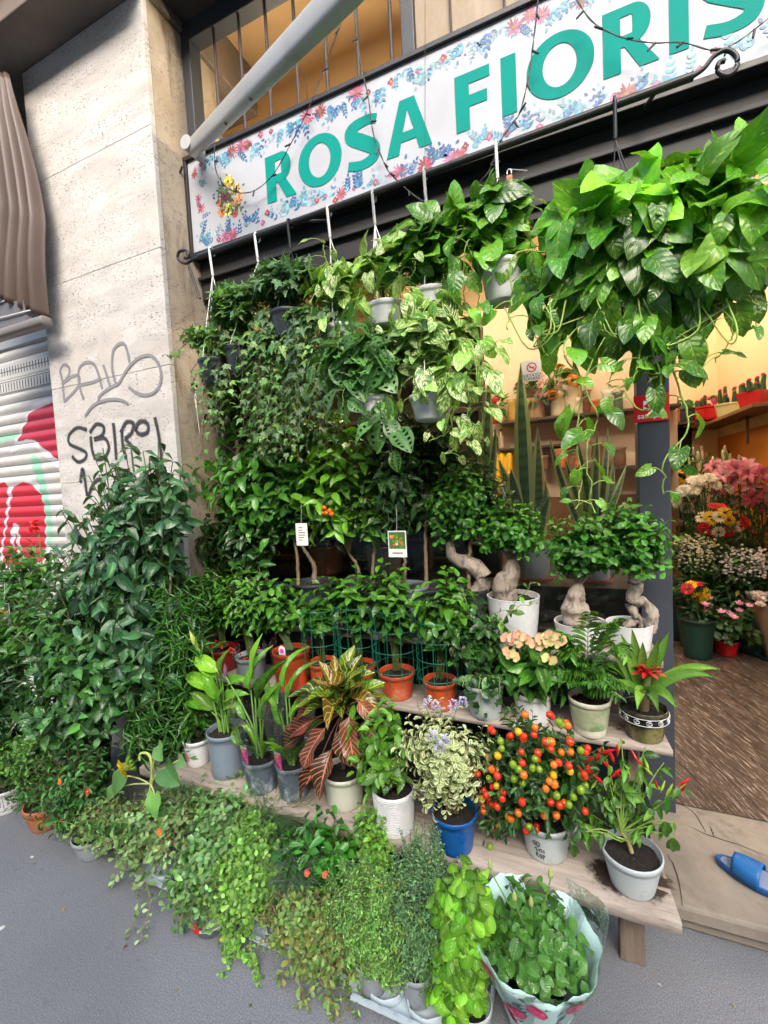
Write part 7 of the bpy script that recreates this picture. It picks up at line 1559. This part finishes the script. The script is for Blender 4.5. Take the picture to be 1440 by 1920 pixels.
for ia, (a0, z0) in enumerate([(-1.45, .175), (-1.85, .14), (-1.1, .11), (-2.4, .19), (-.7, .17), (-2.2, .09), (-1.6, .07)]):
    for ly in range(4):
        for k in range(7-ly):
            an = k/(7-ly)*2*pi+ly*.5+ia; R_ = .021-.0045*ly; cz_, ca = z0+R_*.5*sin(an), a0+R_*.5*cos(an)/wr(z0); c_ = jit([(.72, .06, .20), (.75, .22, .36), (.55, .02, .12)], 1)[0]
            ring = [wp(ca+R_*.55*cos(b)/wr(z0), cz_+R_*.55*sin(b), .0012+.0007*ly+.00006*k) for b in np.linspace(0, 2*pi, 9)[:-1]]; cen = np.mean(ring, 0)
            g.add(np.array(ring+[tuple(cen)]), [(0, 1, 2, 8), (2, 3, 4, 8), (4, 5, 6, 8), (6, 7, 0, 8)], c_)
    for k in range(5):
        an = U(0, 6.28); c0, z0_ = a0+.034*cos(an)/wr(z0), z0+.034*sin(an)
        if 0.01 < z0_ < ZT-.02: pts = [wp(c0+(.011*s_*cos(an)-.004*w_*sin(an))/wr(z0), z0_+.011*s_*sin(an)+.004*w_*cos(an), .0009) for s_, w_ in ((-1, 0), (0, 1), (1, 0), (0, -1))]; g.add(np.array(pts), [(0, 1, 2, 3)], (.02, .10, .09))
g.build('printed_flowers', vcol('wrap_print', .35), t, False)
gl, gs, gf = G(), G(), G()
shrub(gl, gs, (0, 0, .11), (0, .0, .235), (.098, .098, .045), 110, 8, .036, .024, LT['ovateH'], [(.016, .075, .02), (.028, .115, .028), (.05, .16, .035)], .35, elev=.7, stemr=.0018, baser=.03, tipc=(.08, .22, .05), up=1.0, stemc=(.1, .18, .05))
for x, y, z in [(-.03, -.05, .34), (.04, .0, .37), (.0, -.02, .31), (-.09, 0, .35)]: gs.tube(bez((0, 0, .2), (x*.6, y*.6, z*.8), (x, y, z), 6), .0016, (.15, .3, .06), 5); gf.lathe([(.0008, 0), (.005, .004), (.0055, .012), (.003, .02), (.0005, .027)], (.42, .5, .16), 8, ctr=(x, y, z))
fin(t, gl, m_gloss, gs, gf, names=('foliage', 'stems', 'buds'))
g = G(); n = 64; g.lathe([(.080, .10), (.102, .15), (.122, .2), (.138, .235), (.150, .265)], (1, 1, 1), n, wav=(.05, 6)); v = g.v[0]; v[-n:, 2] += .03*np.sin(np.arange(n)/n*2*pi*2+1)+rng.uniform(-.003, .003, n); g.build('clear_film', CLEAR, t); t.scale = (1.22, 1.22, 1.2)
# slippers on the step
sl_ = bpy.data.objects
def slipper(lab, px, py, rz):
    c = atz(px, py, .106); t = thing('slipper', lab, 'slipper', c, rz, group='blue slippers on the step'); L = .26
    def outl(s): return .043*(np.sin(np.clip(s, 0, 1)*pi)**.42)*(1+.16*np.cos(s*2*pi+2.6))
    ss = np.linspace(0.002, .998, 30); g = G(); rows = []
    for z_, k in ((.001, .92), (.006, 1.0), (.020, 1.0), (.024, .97), (.022, .86), (.021, .4), (.021, .01)): rows.append([(-outl(s)*k, (s-.5)*L*(.96+.04*k), z_) for s in ss]+[(outl(s)*k, (s-.5)*L*(.96+.04*k), z_) for s in ss[::-1]])
    g.grid([r_+[r_[0]] for r_ in rows], (.01, .12, .4)); g.build('sole', plain('blue_rubber', (.004, .085, .27), .45, .1, 30, .1), t)
    g = G(); g.grid([[(outl(s)*k*.86, (s-.5)*L*.93, .0235-.001*abs(k)) for k in np.linspace(-1, 1, 9)] for s in np.linspace(.03, .97, 24)], (.3, .3, .4)); g.build('insole', plain('worn_insole', (.20, .24, .36), .9, .2, 60, .4), t)
    g = G(); V = [[(k*(outl(s)+.004), (s-.5)*L, .012+.052*sqrt_(1-abs(k)**2.4)*(1 if s > .55 else 1)) for k in np.linspace(-1, 1, 15)] for s in np.linspace(.50, .80, 10)]; g.grid(V, (.01, .15, .5)); w = g.build('strap', plain('blue_strap', (.006, .11, .33), .5, .1, 40, .1), t); w.modifiers.new('t', 'SOLIDIFY').thickness = .004
def sqrt_(x): return math.sqrt(max(0, x))
slipper('bright blue open slipper lying on the stone step at the right edge', 1430, 1660, radians(62))

# fallen bits on the pavement
S(440)
for i, (x, y, c_) in enumerate([(120, 1700, (.30, .22, .08)), (470, 1890, (.10, .16, .05)), (330, 1860, (.34, .26, .12)), (1240, 1850, (.5, .48, .42)), (60, 1620, (.12, .2, .06)), (640, 1912, (.3, .2, .1)), (1380, 1890, (.35, .3, .2)), (230, 1780, (.3, .1, .08))]):
    p = atz(x, y, .004); g = G(); g.leaves(LT['ovate'], (0, 0, 0), (U(-1, 1), U(-1, 1), 0), (0, 0, 1), U(.010, .022), U(.006, .010), c_); o = g.build('fallen_leaf', m_flow); o.location = p
    tag(o, ['tan fallen leaf alone on the asphalt at the left', 'green fallen leaf on the asphalt below the lime green plant', 'straw coloured fallen leaf on the asphalt near the bottom left', 'pale scrap on the asphalt right of the wrapped rose', 'green fallen leaf on the asphalt below the terracotta pot', 'brown fallen leaf below the hanging sedum', 'tan fallen leaf near the bottom right corner of the pavement', 'reddish fallen petal below the purslane'][i], 'fallen leaf')

# details that belong to a part become that part's own pieces
SUBS = {'pot': ('soil', 'printed_flower', 'ribs', 'marker_writing', 'crackled_band', 'black_band', 'white_scrolls', 'greek_key_band', 'saucer'), 'cable': ('bulb',), 'transom_frame': ('window_bar', 'transom_board'), 'arm_tube': ('rivet', 'elbow_joint'), 'bar': ('scroll', 'bracket'), 'hanger': ()}
for o in [o for o in COL.objects if o.parent is None]:
    ch = list(o.children)
    for host, names in SUBS.items():
        h_ = next((c for c in ch if c.name.split('.')[0] == host), None)
        if h_ is None: continue
        for c in ch:
            if c.name.split('.')[0] in names: c.parent = h_
